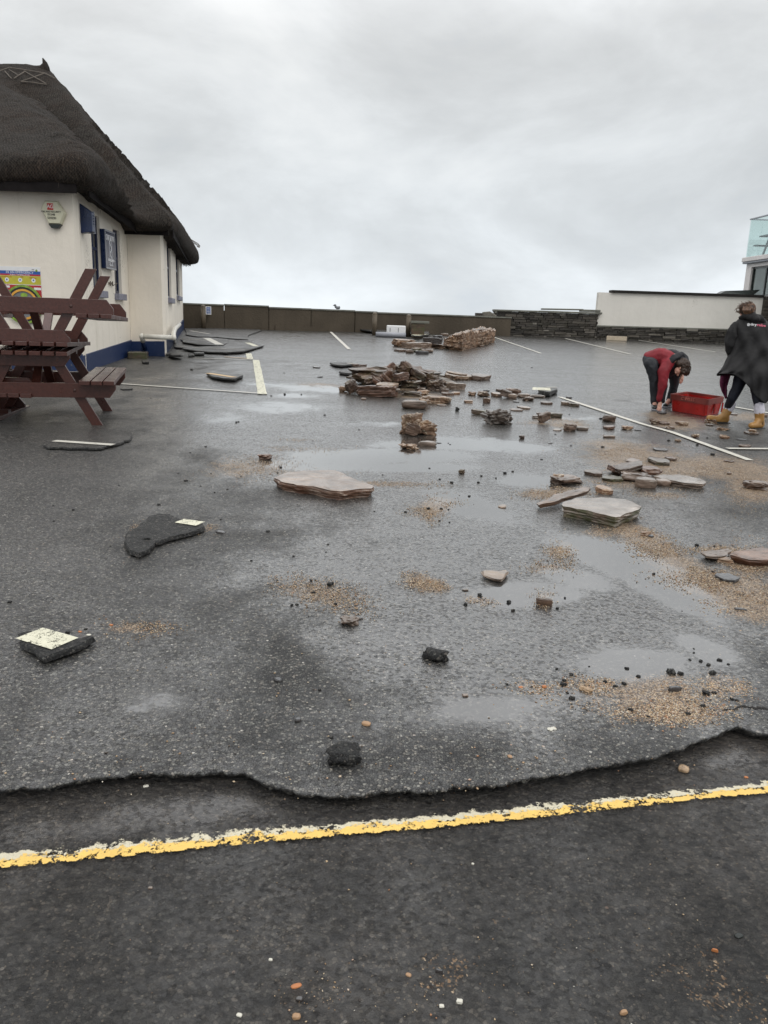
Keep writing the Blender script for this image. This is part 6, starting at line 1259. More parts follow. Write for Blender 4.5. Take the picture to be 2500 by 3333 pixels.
# fallen concrete coping and broken end of the wall
t = thing('fallen_coping', 'big grey concrete slab leaning against the broken end of the stone wall', 'concrete slab')
Yc = G('r4', 1500, 335).y+.8
pts = [(1300, 230), (1490, 197), (1600, 262), (1615, 308), (1545, 312), (1350, 282)]
mb = MB(); mb.loft([[U('r4', x, y, Yc)+Vector((0, d_, 0)) for x, y in pts] for d_ in (0, .5)]); obj('slab', mb, M_conc, t, bevel=.02)
mb = MB(); mb.loft([[U('r4', x, y, Yc+.9)+Vector((0, d_, 0)) for x, y in ((1475,155),(1530,150),(1590,190),(1600,262),(1490,235))] for d_ in (0, .4)]); tag(obj('broken_concrete', mb, M_conc, bevel=.03), 'upright broken concrete piece behind the leaning grey slab', 'concrete piece')
rr = thing('broken_wall_end', 'ragged broken end of the stone wall where the coping has fallen off', 'wall')
for li, (xa, xb, ya, yb) in enumerate(((1350, 1620, 300, 265), (1400, 1620, 265, 235), (1440, 1620, 235, 210), (1380, 1620, 205, 185), (1420, 1620, 185, 160), (1560, 1640, 160, 140))):
    mb = MB(); x = xa
    while x < xb:
        w_ = random.uniform(18, 60); a = U('r4', x, yb, Yc+1.5); b = U('r4', min(x+w_, xb)-2, ya, Yc+1.5)
        mb.box(a.x, b.x, Yc+1.5+random.uniform(-.06, .04), Yc+1.9, b.z, a.z-.01); x += w_
    obj('stone_course', mb, M_dry, rr)
mb = MB(); a = U('r4', 1570, 140, Yc+1.4); b = U('r4', 1700, 130, Yc+1.4); mb.box(a.x, b.x, Yc+1.4, Yc+1.9, a.z-.12, a.z-.01); obj('coping', mb, M_coping, rr, bevel=.01)

# ------------------------------------------------ lifted sheets of tarmac
def sheet(c, outline, lift, thick_, label, slope=0.0, back=0.0, name='tarmac_sheet', jit=.012, mat=None, paint=(), sub=3, group=None, cat='tarmac sheet', loose=False):
    g = [G(c, *p) for p in outline]; P_ = []
    for i in range(len(g)):
        a, b = g[i], g[(i+1) % len(g)]; n = max(1, min(sub, int((b-a).length/.04)))
        for k in range(n): P_.append(a.lerp(b, k/n)+(Vector((random.uniform(-1, 1), random.uniform(-1, 1), 0))*jit if k else Vector()))
    y0 = min(p.y for p in P_); y1 = max(p.y for p in P_)
    def zz(p): f = (p.y-y0)/max(.01, y1-y0); return p.z+lift*(1-f)+back*f
    t = thing(name, label, cat, group=group); mb = MB(); cen = sum(P_, Vector())/len(P_)
    rings = []
    for k, (f, ins) in enumerate(((0, .03), (.35, .0), (.75, .004), (1, .012))):
        rings.append([p+(cen-p).normalized()*(ins+random.uniform(0, .006))+Vector((0, 0, zz(p)-p.z+thick_*f)) for p in P_])
    mb.loft(rings, caps=False)
    for i_ in range(len(mb.v)):
        q_ = Vector(mb.v[i_]); am = min(.012, thick_*.22); mb.v[i_] = tuple(q_+Vector((noise.noise(q_*45), noise.noise(q_*45+Vector((9,0,0))), noise.noise(q_*45+Vector((0,9,0)))*.5))*am)
    rings[-1] = [Vector(v_) for v_ in mb.v[-len(P_):]]
    e_ = obj('broken_edge', mb, M_tarmac, t)
    mb = MB(); top = [Vector(p) for p in rings[-1]]; b2 = bmesh.new(); vs = [b2.verts.new(v) for v in top]; fc = b2.faces.new(vs); bmesh.ops.triangulate(b2, faces=[fc])
    me = bpy.data.meshes.new('top'); b2.to_mesh(me); b2.free(); me.materials.append(mat or M_slabtop); 
    if me.polygons and me.polygons[0].normal.z < 0: me.flip_normals()
    o = bpy.data.objects.new('top_surface', me); link(o, t)
    for (pa, pb, w_, pm) in paint:
        qa, qb = G(c, *pa), G(c, *pb)
        qa.z = zz(qa)+thick_+.004; qb.z = zz(qb)+thick_+.004
        mb, _ = strip([qa, qb], w_, .05); obj('painted_line', mb, pm, t)
    return t
sheet('r3', [(585,246),(790,243),(1240,252),(1263,264),(1150,306),(1145,345),(985,333),(840,322),(700,318),(600,300)], .0, .035, 'dark sheet of tarmac lifted off by the foot of the sea wall', mat=M_slabtop, jit=.05, paint=(((640,268),(810,296),.10,M_white),))
sheet('r3', [(560,338),(640,330),(800,326),(960,340),(988,362),(985,378),(930,402),(880,405),(700,396),(570,370)], .025, .035, 'lifted tarmac sheet with a slanting white stripe near the wing corner', back=.0, jit=.04, paint=(((785,335),(895,398),.22,M_white),((575,343),(800,358),.09,M_white)))
sheet('r3', [(985,356),(1150,352),(1215,392),(1283,404),(1105,458),(950,470),(830,466),(700,456),(570,434),(640,418),(930,408)], .025, .04, 'long curling tarmac sheet with white bay lines in front of the others', back=.0, jit=.04, paint=(((650,425),(1120,446),.09,M_white),((1140,378),(1215,412),.16,M_cream)))
sheet('r3', [(500,404),(590,402),(650,418),(570,424),(510,418)], .015, .035, 'small tarmac sheet with a bit of white line against the wing wall', jit=.02, paint=(((520,408),(620,414),.08,M_white),))
sheet('r3', [(448,482),(500,485),(578,500),(560,514),(470,512)], .06, .05, 'dark tarmac piece by the end of the white bay line near the wing', jit=.02)
sheet('r3', [(662,468),(700,462),(765,466),(762,480),(680,482)], .02, .05, 'small flat tarmac chip in front of the curling sheet', jit=.02); sheet('r3', [(620,480),(670,478),(680,490),(625,492)], .0, .05, 'tiny tarmac chip beside the small flat chip', jit=.01)
sheet('r3', [(425,465),(455,462),(470,476),(430,480)], .0, .05, 'tiny tarmac chip at the corner of the wing', jit=.01); sheet('r3', [(218,540),(285,542),(283,552),(220,550)], .0, .05, 'thin tarmac chip by the mossy concrete block', jit=.01); sheet('r3', [(30,770),(142,768),(140,776),(50,780)], .0, .02, 'thin black scrap on the tarmac right of the table seat', jit=.01); sheet('r3', [(862,322),(893,324),(892,330),(868,330)], .02, .04, 'small black tarmac chip near the sea wall', jit=.01)
sheet('r3', [(780,648),(960,655),(1075,656),(1103,664),(1090,680),(1025,708),(930,704),(830,684)], .02, .045, 'tilted tarmac piece with an ochre painted strip', jit=.02, cat='tarmac piece', paint=(((795,652),(1025,695),.13,M_orange),))
sheet('r4', [(458,302),(520,292),(650,296),(760,318),(900,330),(1060,328),(1065,345),(960,348),(820,342),(700,330),(600,322)], .05, .05, 'buckled black tarmac ridge at the foot of the sea wall', back=.10, jit=.05, paint=(((930,322),(975,322),.2,M_white),)) 
sheet('r4', [(918,362),(990,330),(1020,334),(1060,345),(980,372),(940,368)], .10, .05, 'tarmac piece with a broad white stripe behind the far rubble pile', jit=.02, mat=M_cream, cat='tarmac piece')
sheet('r4', [(290,562),(330,558),(430,558),(470,568),(468,578),(380,588),(330,582)], .02, .04, 'flat dark tarmac slab with one white corner', jit=.02, cat='tarmac piece', paint=(((425,568),(468,570),.16,M_white),)); sheet('r4', [(362,630),(400,626),(500,630),(590,642),(586,654),(520,658),(370,642)], .01, .05, 'long black tarmac piece in front of the flat one', jit=.02, cat='tarmac piece')
sheet('r8', [(690,268),(755,262),(860,262),(870,285),(800,316),(755,312),(700,296)], .01, .08, 'dark tarmac piece with a cream painted corner among the scattered stones', jit=.015, cat='tarmac piece', paint=(((722,270),(722,298),.30,M_cream),((770,266),(855,266),.10,M_white)))
sheet('s3', [(275,205),(330,175),(410,112),(480,100),(750,114),(832,122),(834,170),(740,205),(640,230),(480,228),(290,222)], .0, .028, 'broad flat tarmac piece with a straight white line, in front of the tables', jit=.02, sub=5, cat='tarmac piece', paint=(((345,184),(722,210),.10,M_white),))
sheet('s3', [(783,835),(800,780),(870,740),(950,675),(1010,655),(1080,660),(1150,690),(1200,690),(1300,722),(1306,742),(1240,775),(1080,815),(985,845),(950,890),(880,920),(820,900)], .0, .036, 'black boot shaped tarmac piece with one cream painted corner', mat=M_tarmac, jit=.006, sub=5, cat='tarmac piece', paint=(((1140,708),(1275,728),.115,M_cream),))
sheet('s3', [(830,822),(900,822),(960,832),(940,826),(850,812)], .037, .012, 'thin black tarmac flake lying on the heel of the boot shaped piece', mat=M_tarmac, jit=.004, cat='tarmac flake')
sheet('s4', [(105,345),(150,322),(290,318),(400,362),(480,375),(560,352),(578,362),(470,430),(330,478),(270,500),(200,448),(120,400)], .004, .036, 'near tarmac piece almost covered by thick cream paint', mat=M_tarmac, jit=.006, sub=5, cat='tarmac piece', paint=(((180,344),(395,410),.155,M_cream),))
# ------------------------------------------------ black crumbs scattered all over
proto = []
for k_ in range(4):
    me = rock_mesh('tar', 1, .8, .6, 900+k_); me.materials.append(M_tarmac); me.polygons.foreach_set('use_smooth', [True]*len(me.polygons)); me.name = 'tarmac_crumb'; proto.append(me)
CRUMB = [('s1',975,452,16),('s1',1130,432,24),('s1',1217,432,20),('s1',1067,462,14),('s1',1205,512,14),('s1',1272,522,14),('s1',1265,434,12),('s1',1405,345,16),('s1',1467,252,16),('s1',1206,230,14),('s1',1287,254,20),('s1',1137,156,12),('s1',452,670,14),('s1',437,722,10),('s1',218,748,14),('s1',45,586,22),('s1',466,948,40),('s1',352,998,22),('s1',338,920,12),('s1',132,150,16),('s1',1646,190,20),('s1',1586,222,12),('s1',1487,208,14),('s1',1478,1016,20),('s1',110,188,12),('s1',820,200,10),('s1',764,446,10),
         ('s5',205,22,12),('s5',372,876,20),('s5',447,1178,22),('s5',227,332,20),('s5',195,337,22),('s5',472,328,20),('s5',1575,316,26),('s5',1390,270,24),('s5',1300,332,24),('s5',1604,368,20),('s5',343,173,12),('s5',317,176,14),('s5',1563,838,18),('s5',1097,243,10),('s5',102,178,14),
         ('s6',322,160,18),('s6',40,174,22),('s6',14,120,22),('s6',370,92,14),('s6',412,586,26),('s6',368,626,28),('s6',765,546,26),('s6',838,598,26),('s6',748,646,30),('s6',1106,582,34),('s6',1285,524,28),('s6',1312,580,40),('s6',1235,500,26),('s6',1355,494,28),('s6',1410,518,20),('s6',1272,710,44),('s6',1320,704,30),('s6',1434,742,26),('s6',1466,748,22),('s6',790,812,30),('s6',1154,836,30),('s6',415,738,34),('s6',385,700,20),('s6',525,530,14),('s6',1190,418,16),('s6',1190,444,18),('s6',626,632,26),('s6',692,660,26),('s6',1050,578,50),('s6',1250,786,30),('s6',918,930,14),('s6',900,850,20),('s6',318,546,18),('s6',1165,490,20),('s6',360,652,36),
         ('s3',463,608,16),('s3',336,580,10),('s3',340,678,12),('s3',1008,576,18),('s3',1178,426,22),('s3',1130,376,12),('s3',1363,496,12),('s3',1306,206,14),('s3',1208,244,12),('s3',1515,46,10),('s3',754,450,10),('s3',518,484,8),('s3',1275,456,10),('s3',1340,378,12),('s3',1444,476,12),('s3',1530,394,12),('s3',1596,930,14),('s3',1402,668,14),('s3',1240,684,26),('s3',1262,680,20),('s3',806,782,22),('s3',700,836,12),
         ('s4',54,118,24),('s4',272,290,20),('s4',402,300,24),('s4',512,278,18),('r7',20,610,20),('r7',358,752,14),('r7',1235,886,16),('r7',1252,900,16),('r7',180,420,12),('r7',150,455,12),('r7',1580,512,20),('r3',650,604,24),('r3',295,848,12),('r3',1462,814,20),('r3',1345,826,12),('r3',1608,816,14),('r3',1458,628,12),('r8',1262,510,24),('r8',1278,768,28),('r8',992,752,16),('r8',978,470,14),('r8',852,650,14),('r8',640,48,12),('s2',38,265,14),('s2',1212,98,20),('s2',1310,162,26),('s2',1312,906,18),('s2',1210,736,24),('s2',935,918,18),('s2',1322,742,14),('s2',1360,738,12),('s2',220,190,14),('s2',608,112,16),('s2',1030,68,16),('s2',1275,52,12)]
for (c, x, y, w_) in CRUMB:
    g = G(c, x, y); s = w_/CR[c][2]*mpp(g); me = random.choice(proto); o = bpy.data.objects.new('tarmac_crumb', me); link(o); o.location = (g.x, g.y+s*.4, gz(g.y)-.002); o.scale = (s, s, s); o.rotation_euler = (0, 0, random.uniform(0, 6.28))
    tag(o, 'small black crumb of broken tarmac on the car park', 'tarmac crumb', 'small black tarmac crumbs scattered over the car park')
# ============================================================ PEOPLE AND THE CRATE
from mathutils.bvhtree import BVHTree
def melt(name, chains, mat, parent, voxel=.009, it=6, balls=(), seg=12):
    mb = MB()
    for ch in chains:
        pts = [c[0] for c in ch]; rs = [c[1] for c in ch]
        P_ = []; R_ = []
        for i in range(len(pts)-1):
            for k_ in range(4): P_.append(pts[i].lerp(pts[i+1], k_/4)); R_.append(rs[i]+(rs[i+1]-rs[i])*k_/4)
        P_.append(pts[-1]); R_.append(rs[-1]); mb.tube(P_, R_, seg)
        for p_, r_ in zip(pts, rs): mb.ball(p_, r_*.99, seg, 8)
    for b in balls: mb.ball(b[0], b[1], 16, 12, b[2] if len(b) > 2 else None)
    o = obj(name, mb, mat, parent, smooth=True)
    r = o.modifiers.new('melt', 'REMESH'); r.mode = 'VOXEL'; r.voxel_size = voxel; r.use_smooth_shade = True
    s_ = o.modifiers.new('soften', 'SMOOTH'); s_.factor = .5; s_.iterations = it
    dg = bpy.context.evaluated_depsgraph_get(); me = bpy.data.meshes.new_from_object(o.evaluated_get(dg)); o.modifiers.clear(); old = o.data; o.data = me; bpy.data.meshes.remove(old); me.name = name
    me.materials.clear(); me.materials.append(mat); return o
def crumple(o, amp, sc, seed=0, ridged=True):
    me = o.data; me.update(); ns = [v.normal.copy() for v in me.vertices]
    for v, nn_ in zip(me.vertices, ns):
        q = Vector((v.co.x*sc, v.co.y*sc, v.co.z*sc*.6))+Vector((seed, seed, 0)); d = noise.noise(q)
        if ridged: d = .35-abs(d)*1.5
        v.co += nn_*d*amp
def hand(c, Y, wr, kn, tips, thumb, rr=.009):
    """palm plus five fingers: wrist, knuckle centre, fingertips, thumb tip in crop pixels"""
    ch = [[(wr, .026), (kn, .033)]]
    n = len(tips)
    for i, tp in enumerate(tips):
        side = (tips[-1]-tips[0]); side.z = side.z*.3; b = kn+side*((i-(n-1)/2)/(n-1))*.55
        mid = b.lerp(tp, .55)+Vector((0, -.012, .004)); ch.append([(b, rr*1.15), (mid, rr), (tp, rr*.85)])
    b = wr.lerp(kn, .4); ch.append([(b, rr*1.4), (b.lerp(thumb, .6)+Vector((0, -.012, 0)), rr*1.1), (thumb, rr*.9)])
    return ch
# ---- boy
g = G('r6', 330, 1388); YB = g.y+.12; boy = thing('person', 'boy in a red and black jacket bending right down to pick something off the ground', 'person')
b = lambda x, y, d=0.0: U('r6', x, y, YB+d)
nf = b(325, 1330, 0); 
pel, wst, chs, nck = b(295, 800, .08), b(400, 745, .05), b(540, 800, -.04), b(620, 850, -.10)
hd = b(655, 872, -.16)
shN, elN, wrN, knN = b(455, 900, -.16), b(425, 1085, -.20), b(400, 1275, -.18), b(385, 1335, -.19)
shF, elF, wrF, knF = b(600, 880, .10), b(640, 960, .10), b(650, 990, .05), b(642, 1025, .03)
hipN, knN_, anN, hlN, toN = b(285, 850, -.03), b(325, 1035, -.04), b(325, 1290, 0), b(320, 1345, .03), b(330, 1362, -.13)
hipF, kneF, anF, toF = b(400, 860, .2), b(555, 1010, .20), b(520, 1240, .28), b(455, 1335, .20)
tipsN = [b(352, 1385, -.22), b(366, 1398, -.235), b(382, 1408, -.235), b(396, 1412, -.22)]
tipsF = [b(618, 1070, .0), b(628, 1078, .01), b(640, 1074, .02), b(652, 1062, .03)]
body = melt('body', [[(pel, .11), (wst, .10), (chs, .12), (nck, .06), (hd, .055)], [(hipN, .075), (knN_, .05), (anN, .035), (toN, .03)], [(hipF, .075), (kneF, .05), (anF, .035), (toF, .03)],
      [(shN, .05), (elN, .036), (wrN, .026)], [(shF, .05), (elF, .036), (wrF, .026)]]+hand('r6', YB, wrN, knN, tipsN, b(405, 1395, -.24))+hand('r6', YB, wrF, knF, tipsF, b(615, 1040, .0)), M_skin, boy, .006, 3,
      balls=[(hd, (.072, .088, .098), Matrix.Rotation(rad(-25), 4, 'Y')), (b(600, 925, -.19), (.048, .055, .055)), (b(578, 950, -.215), .016), (b(600, 975, -.2), .018), (b(625, 895, -.245), (.012, .014, .02))])
# eyes and brow of the lowered face
mb = MB(); mb.ball(b(590, 938, -.232), (.009, .006, .005)); mb.ball(b(580, 965, -.215), (.010, .006, .004)); obj('eyes', mb, M_hair, body)
hair = melt('hair', [], M_hair, boy, .008, 2, balls=[(b(665, 860, -.165), (.092, .10, .105), Matrix.Rotation(rad(-20), 4, 'Y')), (b(700, 930, -.18), (.050, .07, .07)), (b(668, 930, -.23), (.05, .05, .05)), (b(620, 840, -.20), (.05, .06, .05))]); crumple(hair, .018, 42)
mb = MB()
for k_ in range(150):
    a = b(random.uniform(590, 725), random.uniform(800, 950), -.16+random.uniform(-.09, .03)); c0 = b(662, 870, -.16); d_ = (a-c0).normalized(); a = c0+d_*.098; e_ = a+Vector((random.uniform(.0, .03), random.uniform(-.02, .01), -random.uniform(.02, .07)))
    mb.tube([a, a.lerp(e_, .5)+d_*.012, e_], [.006, .005, .001], 4)
for k_ in range(40):
    a = b(random.uniform(660, 722), random.uniform(930, 965), -.18+random.uniform(-.05, .03)); mb.tube([a, b(random.uniform(680, 735), random.uniform(955, 985), -.18)], [.006, .001], 4)
obj('hair_tips', mb, M_hair, hair)
jk = melt('jacket', [[(b(265, 765, .09), .09), (b(300, 778, .07), .125), (b(400, 765, .04), .142), (b(500, 800, -.02), .135)], [(b(480, 850, -.12), .10), (b(430, 930, -.17), .085), (elN, .070), (b(395, 1180, -.19), .054), (b(385, 1265, -.18), .046)], [(b(300, 740, .2), .07), (b(560, 770, .12), .10)]], M_jred, boy, .010, 6); crumple(jk, .014, 9, 2)
yk = melt('jacket_yoke', [[(b(520, 780, .02), .142), (b(585, 805, -.03), .135), (b(650, 820, -.02), .105)], [(b(520, 870, -.10), .08), (b(560, 900, -.08), .07)], [(b(590, 800, .10), .10), (shF, .07), (elF, .056)], [(b(500, 950, -.02), .07), (b(560, 900, .0), .10)]], M_jblack, boy, .010, 6); crumple(yk, .010, 10, 5)
hdd = melt('hood', [[(b(500, 830, -.16), .05), (b(560, 775, -.14), .055), (b(640, 745, -.08), .055), (b(690, 780, .0), .045)]], M_jblack, boy, .010, 5); crumple(hdd, .012, 11, 8)
fa = melt('sleeve_panel', [[(b(452, 1100, -.205), .040), (b(432, 1190, -.195), .040), (b(415, 1265, -.185), .042)], [(b(372, 1283, -.18), .02), (b(425, 1283, -.18), .035)]], M_jblack, boy, .008, 4)
tr = melt('trousers', [[(b(235, 790, .08), .07), (hipN, .105), (b(310, 940, -.04), .090), (b(330, 1035, -.04), .078), (b(325, 1150, -.02), .066), (b(328, 1295, .0), .060)], [(b(320, 830, .15), .11), (hipF, .10), (b(560, 985, .18), .082), (b(560, 1080, .22), .070), (b(520, 1240, .27), .058), (b(505, 1275, .28), .055)], [(hipN, .1), (hipF, .1)]], M_trous, boy, .010, 5); crumple(tr, .014, 10, 3)
for nm, (hl, to, an) in dict(a=(b(325, 1345, .04), b(325, 1362, -.15), b(325, 1310, .0)), c=(b(500, 1310, .32), b(452, 1335, .20), b(500, 1290, .30))).items():
    hl.z = max(hl.z, gz(hl.y)+.05); to.z = gz(to.y)+.035; s_ = melt('shoe', [[(hl, .048), (hl.lerp(to, .55), .046), (to, .036)], [(hl, .045), (an, .048)]], M_plasticb, boy, .008, 4)
    mb = MB(); dv = (to-hl); dv.z = 0; dv.normalize(); sd_ = Vector((-dv.y, dv.x, 0))*.046; A_ = hl-dv*.045; B2_ = to+dv*.04
    mb.loft([[Vector((p_.x, p_.y, gz(p_.y)+z_)) for p_ in (A_+sd_, A_-sd_, B2_-sd_*.8, B2_+sd_*.8)] for z_ in (.002, .022)]); obj('sole', mb, M_silver, s_, bevel=.006)
# ---- woman
gl_, gr_ = G('r6', 1150, 1540), G('r6', 1540, 1605); YW = (gl_.y+gr_.y)/2
wom = thing('person', 'woman in a long black robe coat and mustard boots, seen from behind by the crate', 'person')
w = lambda x, y, d=0.0: U('r6', x, y, YW+d)
hd = w(1415, 222, -.02)
hipL, knL, anL = w(1400, 900, .05), w(1300, 1130, .02), w(1190, 1340, gl_.y-YW-.02)
hipR, knR, anR = w(1540, 900, .0), w(1525, 1150, -.05), w(1560, 1370, gr_.y-YW+.03)
shL, elL, haL = w(1275, 420, .05), w(1225, 610, .02), w(1250, 720, .12)
tl = [w(1262, 770, .15), w(1272, 775, .16), w(1282, 774, .17), w(1292, 768, .18)]
body = melt('body', [[(w(1480, 880), .14), (w(1470, 650), .12), (w(1450, 420), .13), (w(1430, 320), .055), (hd, .06)], [(hipL, .095), (knL, .058), (anL, .036), (w(1180, 1480, gl_.y-YW), .03)], [(hipR, .085), (knR, .050), (anR, .030), (w(1560, 1540, gr_.y-YW+.04), .03)],
      [(shL, .055), (elL, .042), (haL, .028)], [(w(1640, 430), .055), (w(1720, 620, -.02), .042), (w(1700, 780, .05), .028)]]+hand('r6', YW, haL, w(1268, 745, .14), tl, w(1252, 762, .10))+hand('r6', YW, w(1700, 780, .05), w(1695, 810, .06), [w(1685, 845, .08), w(1692, 850, .08), w(1700, 850, .07), w(1708, 845, .06)], w(1680, 820, .03)), M_skin, wom, .008, 3,
      balls=[(hd, (.072, .088, .105)), (w(1352, 262, -.01), (.02, .028, .032)), (w(1350, 240, .05), (.016, .012, .012)), (w(1400, 262, .08), (.045, .03, .03))])
hair = melt('hair', [], M_hair, wom, .008, 2, balls=[(w(1420, 208, -.02), (.096, .105, .100)), (w(1440, 255, -.05), (.080, .07, .060)), (w(1385, 190, -.02), (.065, .08, .06))]); crumple(hair, .012, 38)
bun = melt('hair_bun', [[(w(1400, 178, -.08), .018), (w(1440, 158, -.09), .022), (w(1480, 152, -.08), .022), (w(1498, 170, -.08), .018), (w(1492, 200, -.09), .02), (w(1470, 230, -.10), .02)], [(w(1430, 190, -.10), .02), (w(1465, 195, -.11), .02), (w(1480, 240, -.10), .015)]], M_hairl, hair, .006, 2); crumple(bun, .006, 60)
mb = MB(); mb.ball(w(1478, 180, -.10), (.012, .008, .012)); obj('hair_clip', mb, M_printw, bun)
mb = MB()
for k_ in range(46):
    a = w(random.uniform(1335, 1480), random.uniform(140, 210), -.05+random.uniform(-.04, .05)); c0 = w(1420, 208, -.02); a = c0+(a-c0).normalized()*.10; mb.tube([a, a+Vector((-random.uniform(.0, .05), 0, random.uniform(-.01, .03))), a+Vector((-random.uniform(.02, .09), 0, random.uniform(-.04, .03)))], [.0035, .0025, .0008], 4)
for k_ in range(12):
    a = w(1330, 215+k_*4, 0); mb.tube([a, w(1300-random.uniform(0, 15), 225+random.uniform(-12, 18)), w(1278+random.uniform(-8, 12), 200+random.uniform(-15, 50))], [.003, .002, .0008], 4)
for k_ in range(40):
    x = random.uniform(1370, 1470); mb.tube([w(x, 165+random.uniform(0, 20), -.13), w(x-10+random.uniform(-10, 10), 215, -.145), w(x+10, 262, -.12)], [.005, .006, .003], 4)
obj('hair_strands', mb, M_hairl, hair)
# robe: rings from neck to hem, blown to the left
HEM = [(1050,968),(1110,960),(1235,962),(1330,1010),(1385,1062),(1418,1112),(1450,1140),(1500,1210),(1560,1270),(1618,1322),(1650,1290),(1720,1180),(1800,1120)]
hx, hy = zip(*HEM)
RG = [(285,1372,1530,.07,.02),(310,1330,1590,.10,.02),(345,1285,1650,.13,.02),(390,1262,1690,.15,.01),(450,1262,1705,.165,.0),(550,1272,1710,.17,-.01),(650,1250,1720,.175,-.02),(740,1205,1735,.185,-.02),(820,1160,1750,.20,-.03),(890,1122,1765,.22,-.04),(940,1078,1775,.24,-.05)]
mb = MB(); NA = 72; rings = []
def rr_(y, xl, xr, dp, dd, k_):
    out_ = []
    for i in range(NA):
        a = 2*math.pi*i/NA; x = (xl+xr)/2+(xr-xl)/2*math.cos(a); s_ = math.sin(a)
        f = 1+.04*noise.noise(Vector((a*1.2+y*.012, y*.004, 3)))*min(1, k_/3)
        wob = (.022*math.sin(a*7+y*.016)+.018*math.sin(a*11-y*.022))*min(1, k_/6)
        yy = y
        out_.append(w(x, yy, dd-s_*dp*f+wob))
    return out_
for k_, (y, xl, xr, dp, dd) in enumerate(RG): rings.append(rr_(y, xl, xr, dp, dd, k_))
for q in (.33, .66, 1.0):
    ring_ = []
    for i in range(NA):
        a = 2*math.pi*i/NA; xl, xr = 1078-28*q, 1775; x = (xl+xr)/2+(xr-xl)/2*math.cos(a); y0 = 940; y1 = np.interp(x, hx, hy); s_ = math.sin(a)
        if s_ < 0: y1 = y1*.4+1000*.6
        ring_.append(w(x, y0+(y1-y0)*q, -.05-s_*(.24+.02*q)+(.022*math.sin(a*7+y1*.02)+.02*math.sin(a*11-y1*.03))*1.2))
    rings.append(ring_)
mb.loft(rings, caps=False)
sb = MB()
robe = obj('robe', mb, M_robe, wom, smooth=True); so2 = robe.modifiers.new('thick', 'SOLIDIFY'); so2.thickness = .012; so2.offset = 0; sd_ = robe.modifiers.new('sub', 'SUBSURF'); sd_.levels = 1; sd_.render_levels = 1
dg = bpy.context.evaluated_depsgraph_get(); me = bpy.data.meshes.new_from_object(robe.evaluated_get(dg)); robe.modifiers.clear(); robe.data = me; me.name = 'robe'
# diagonal folds pulled by the wind
for v in me.vertices:
    X_, Y_ = proj(v.co); cx_ = (X_-2040)*3.606; cy_ = (Y_-950)*3.606
    if cy_ > 420: s_ = math.sin((cx_*.55+cy_*1.0)*.021+1.3*noise.noise(v.co*3)); v.co += Vector((0, -1, 0))*(abs(s_)**.6*math.copysign(1, s_))*.016*min(1, (cy_-420)/250)
bvr = BVHTree.FromPolygons([v.co[:] for v in me.vertices], [p.vertices[:] for p in me.polygons])
def robetext(body_, x0, x1, y0, y1, size, mat, nm):
    cu = bpy.data.curves.new(nm, 'FONT'); cu.body = body_; cu.size = 1; cu.extrude = 0; cu.offset = .02; cu.resolution_u = 2; tt_ = bpy.data.objects.new(nm, cu); col.objects.link(tt_)
    dg = bpy.context.evaluated_depsgraph_get(); m_ = bpy.data.meshes.new_from_object(tt_.evaluated_get(dg)); bpy.data.objects.remove(tt_)
    bm = bmesh.new(); bm.from_mesh(m_); bmesh.ops.subdivide_edges(bm, edges=[e for e in bm.edges if e.calc_length() > .15], cuts=2); bmesh.ops.triangulate(bm, faces=bm.faces); xs_ = [v.co.x for v in bm.verts]; a0, a1 = min(xs_), max(xs_)
    for v in bm.verts:
        f = (v.co.x-a0)/(a1-a0); X, Y = px('r6', x0+(x1-x0)*f, y0+(y1-y0)*f-v.co.y*size); d = ray(X, Y); h_ = bvr.ray_cast(EYE, d); v.co = (h_[0] if h_[0] is not None else EYE+d*YW)-d*.007
    bm.to_mesh(m_); bm.free(); m_.materials.clear(); m_.materials.append(mat); o = bpy.data.objects.new(nm, m_); link(o, robe)
robetext('dry', 1452, 1528, 392, 398, 42, M_printw, 'lettering'); robetext('robe', 1531, 1632, 399, 410, 42, M_pink, 'lettering'); robetext('@', 1412, 1447, 394, 394, 36, M_printw, 'logo')
sl = melt('sleeve', [[(w(1300, 420, -.02), .085), (w(1255, 480, -.02), .088), (w(1222, 600, -.02), .082), (w(1218, 680, .0), .075), (w(1228, 725, .04), .062)]], M_robe, robe, .010, 5); crumple(sl, .022, 9, 4)
hd_ = melt('hood', [[(w(1335, 300, -.02), .03), (w(1400, 288, -.09), .045), (w(1480, 290, -.12), .055), (w(1560, 312, -.10), .045), (w(1610, 350, -.06), .03)], [(w(1440, 300, -.12), .05), (w(1520, 318, -.13), .05)]], M_robe, robe, .010, 5); crumple(hd_, .016, 10, 6)
# plum lining flap
mb = MB(); fl = [(960,1102,1228),(1010,1100,1210),(1060,1098,1195),(1110,1100,1180),(1160,1110,1172),(1200,1130,1168),(1250,1160,1168)]
R1 = [[w(xl+(xr-xl)*q/5, y, .10+.03*math.sin(q*1.6+y*.02)) for q in range(6)] for y, xl, xr in fl]
vs = [v for r_ in R1 for v in r_]; mb.add(vs, [(i*6+j, i*6+j+1, i*6+7+j, i*6+6+j) for i in range(len(R1)-1) for j in range(5)]); o = obj('lining', mb, M_lining, robe, smooth=True); q = o.modifiers.new('t', 'SOLIDIFY'); q.thickness = .012
lg = melt('leggings', [[(w(1440, 900), .12), (w(1345, 1000, .03), .095), (w(1295, 1130, .02), .075), (w(1240, 1240, .03), .066), (anL, .050)], [(w(1520, 900), .12), (w(1530, 1020, -.02), .10), (knR, .080), (knR.lerp(anR, .5), .070), (anR, .056), (anR.lerp(w(1560, 1410, gr_.y-YW+.03), 1.0), .052)]], M_legg, wom, .010, 5); crumple(lg, .005, 12)
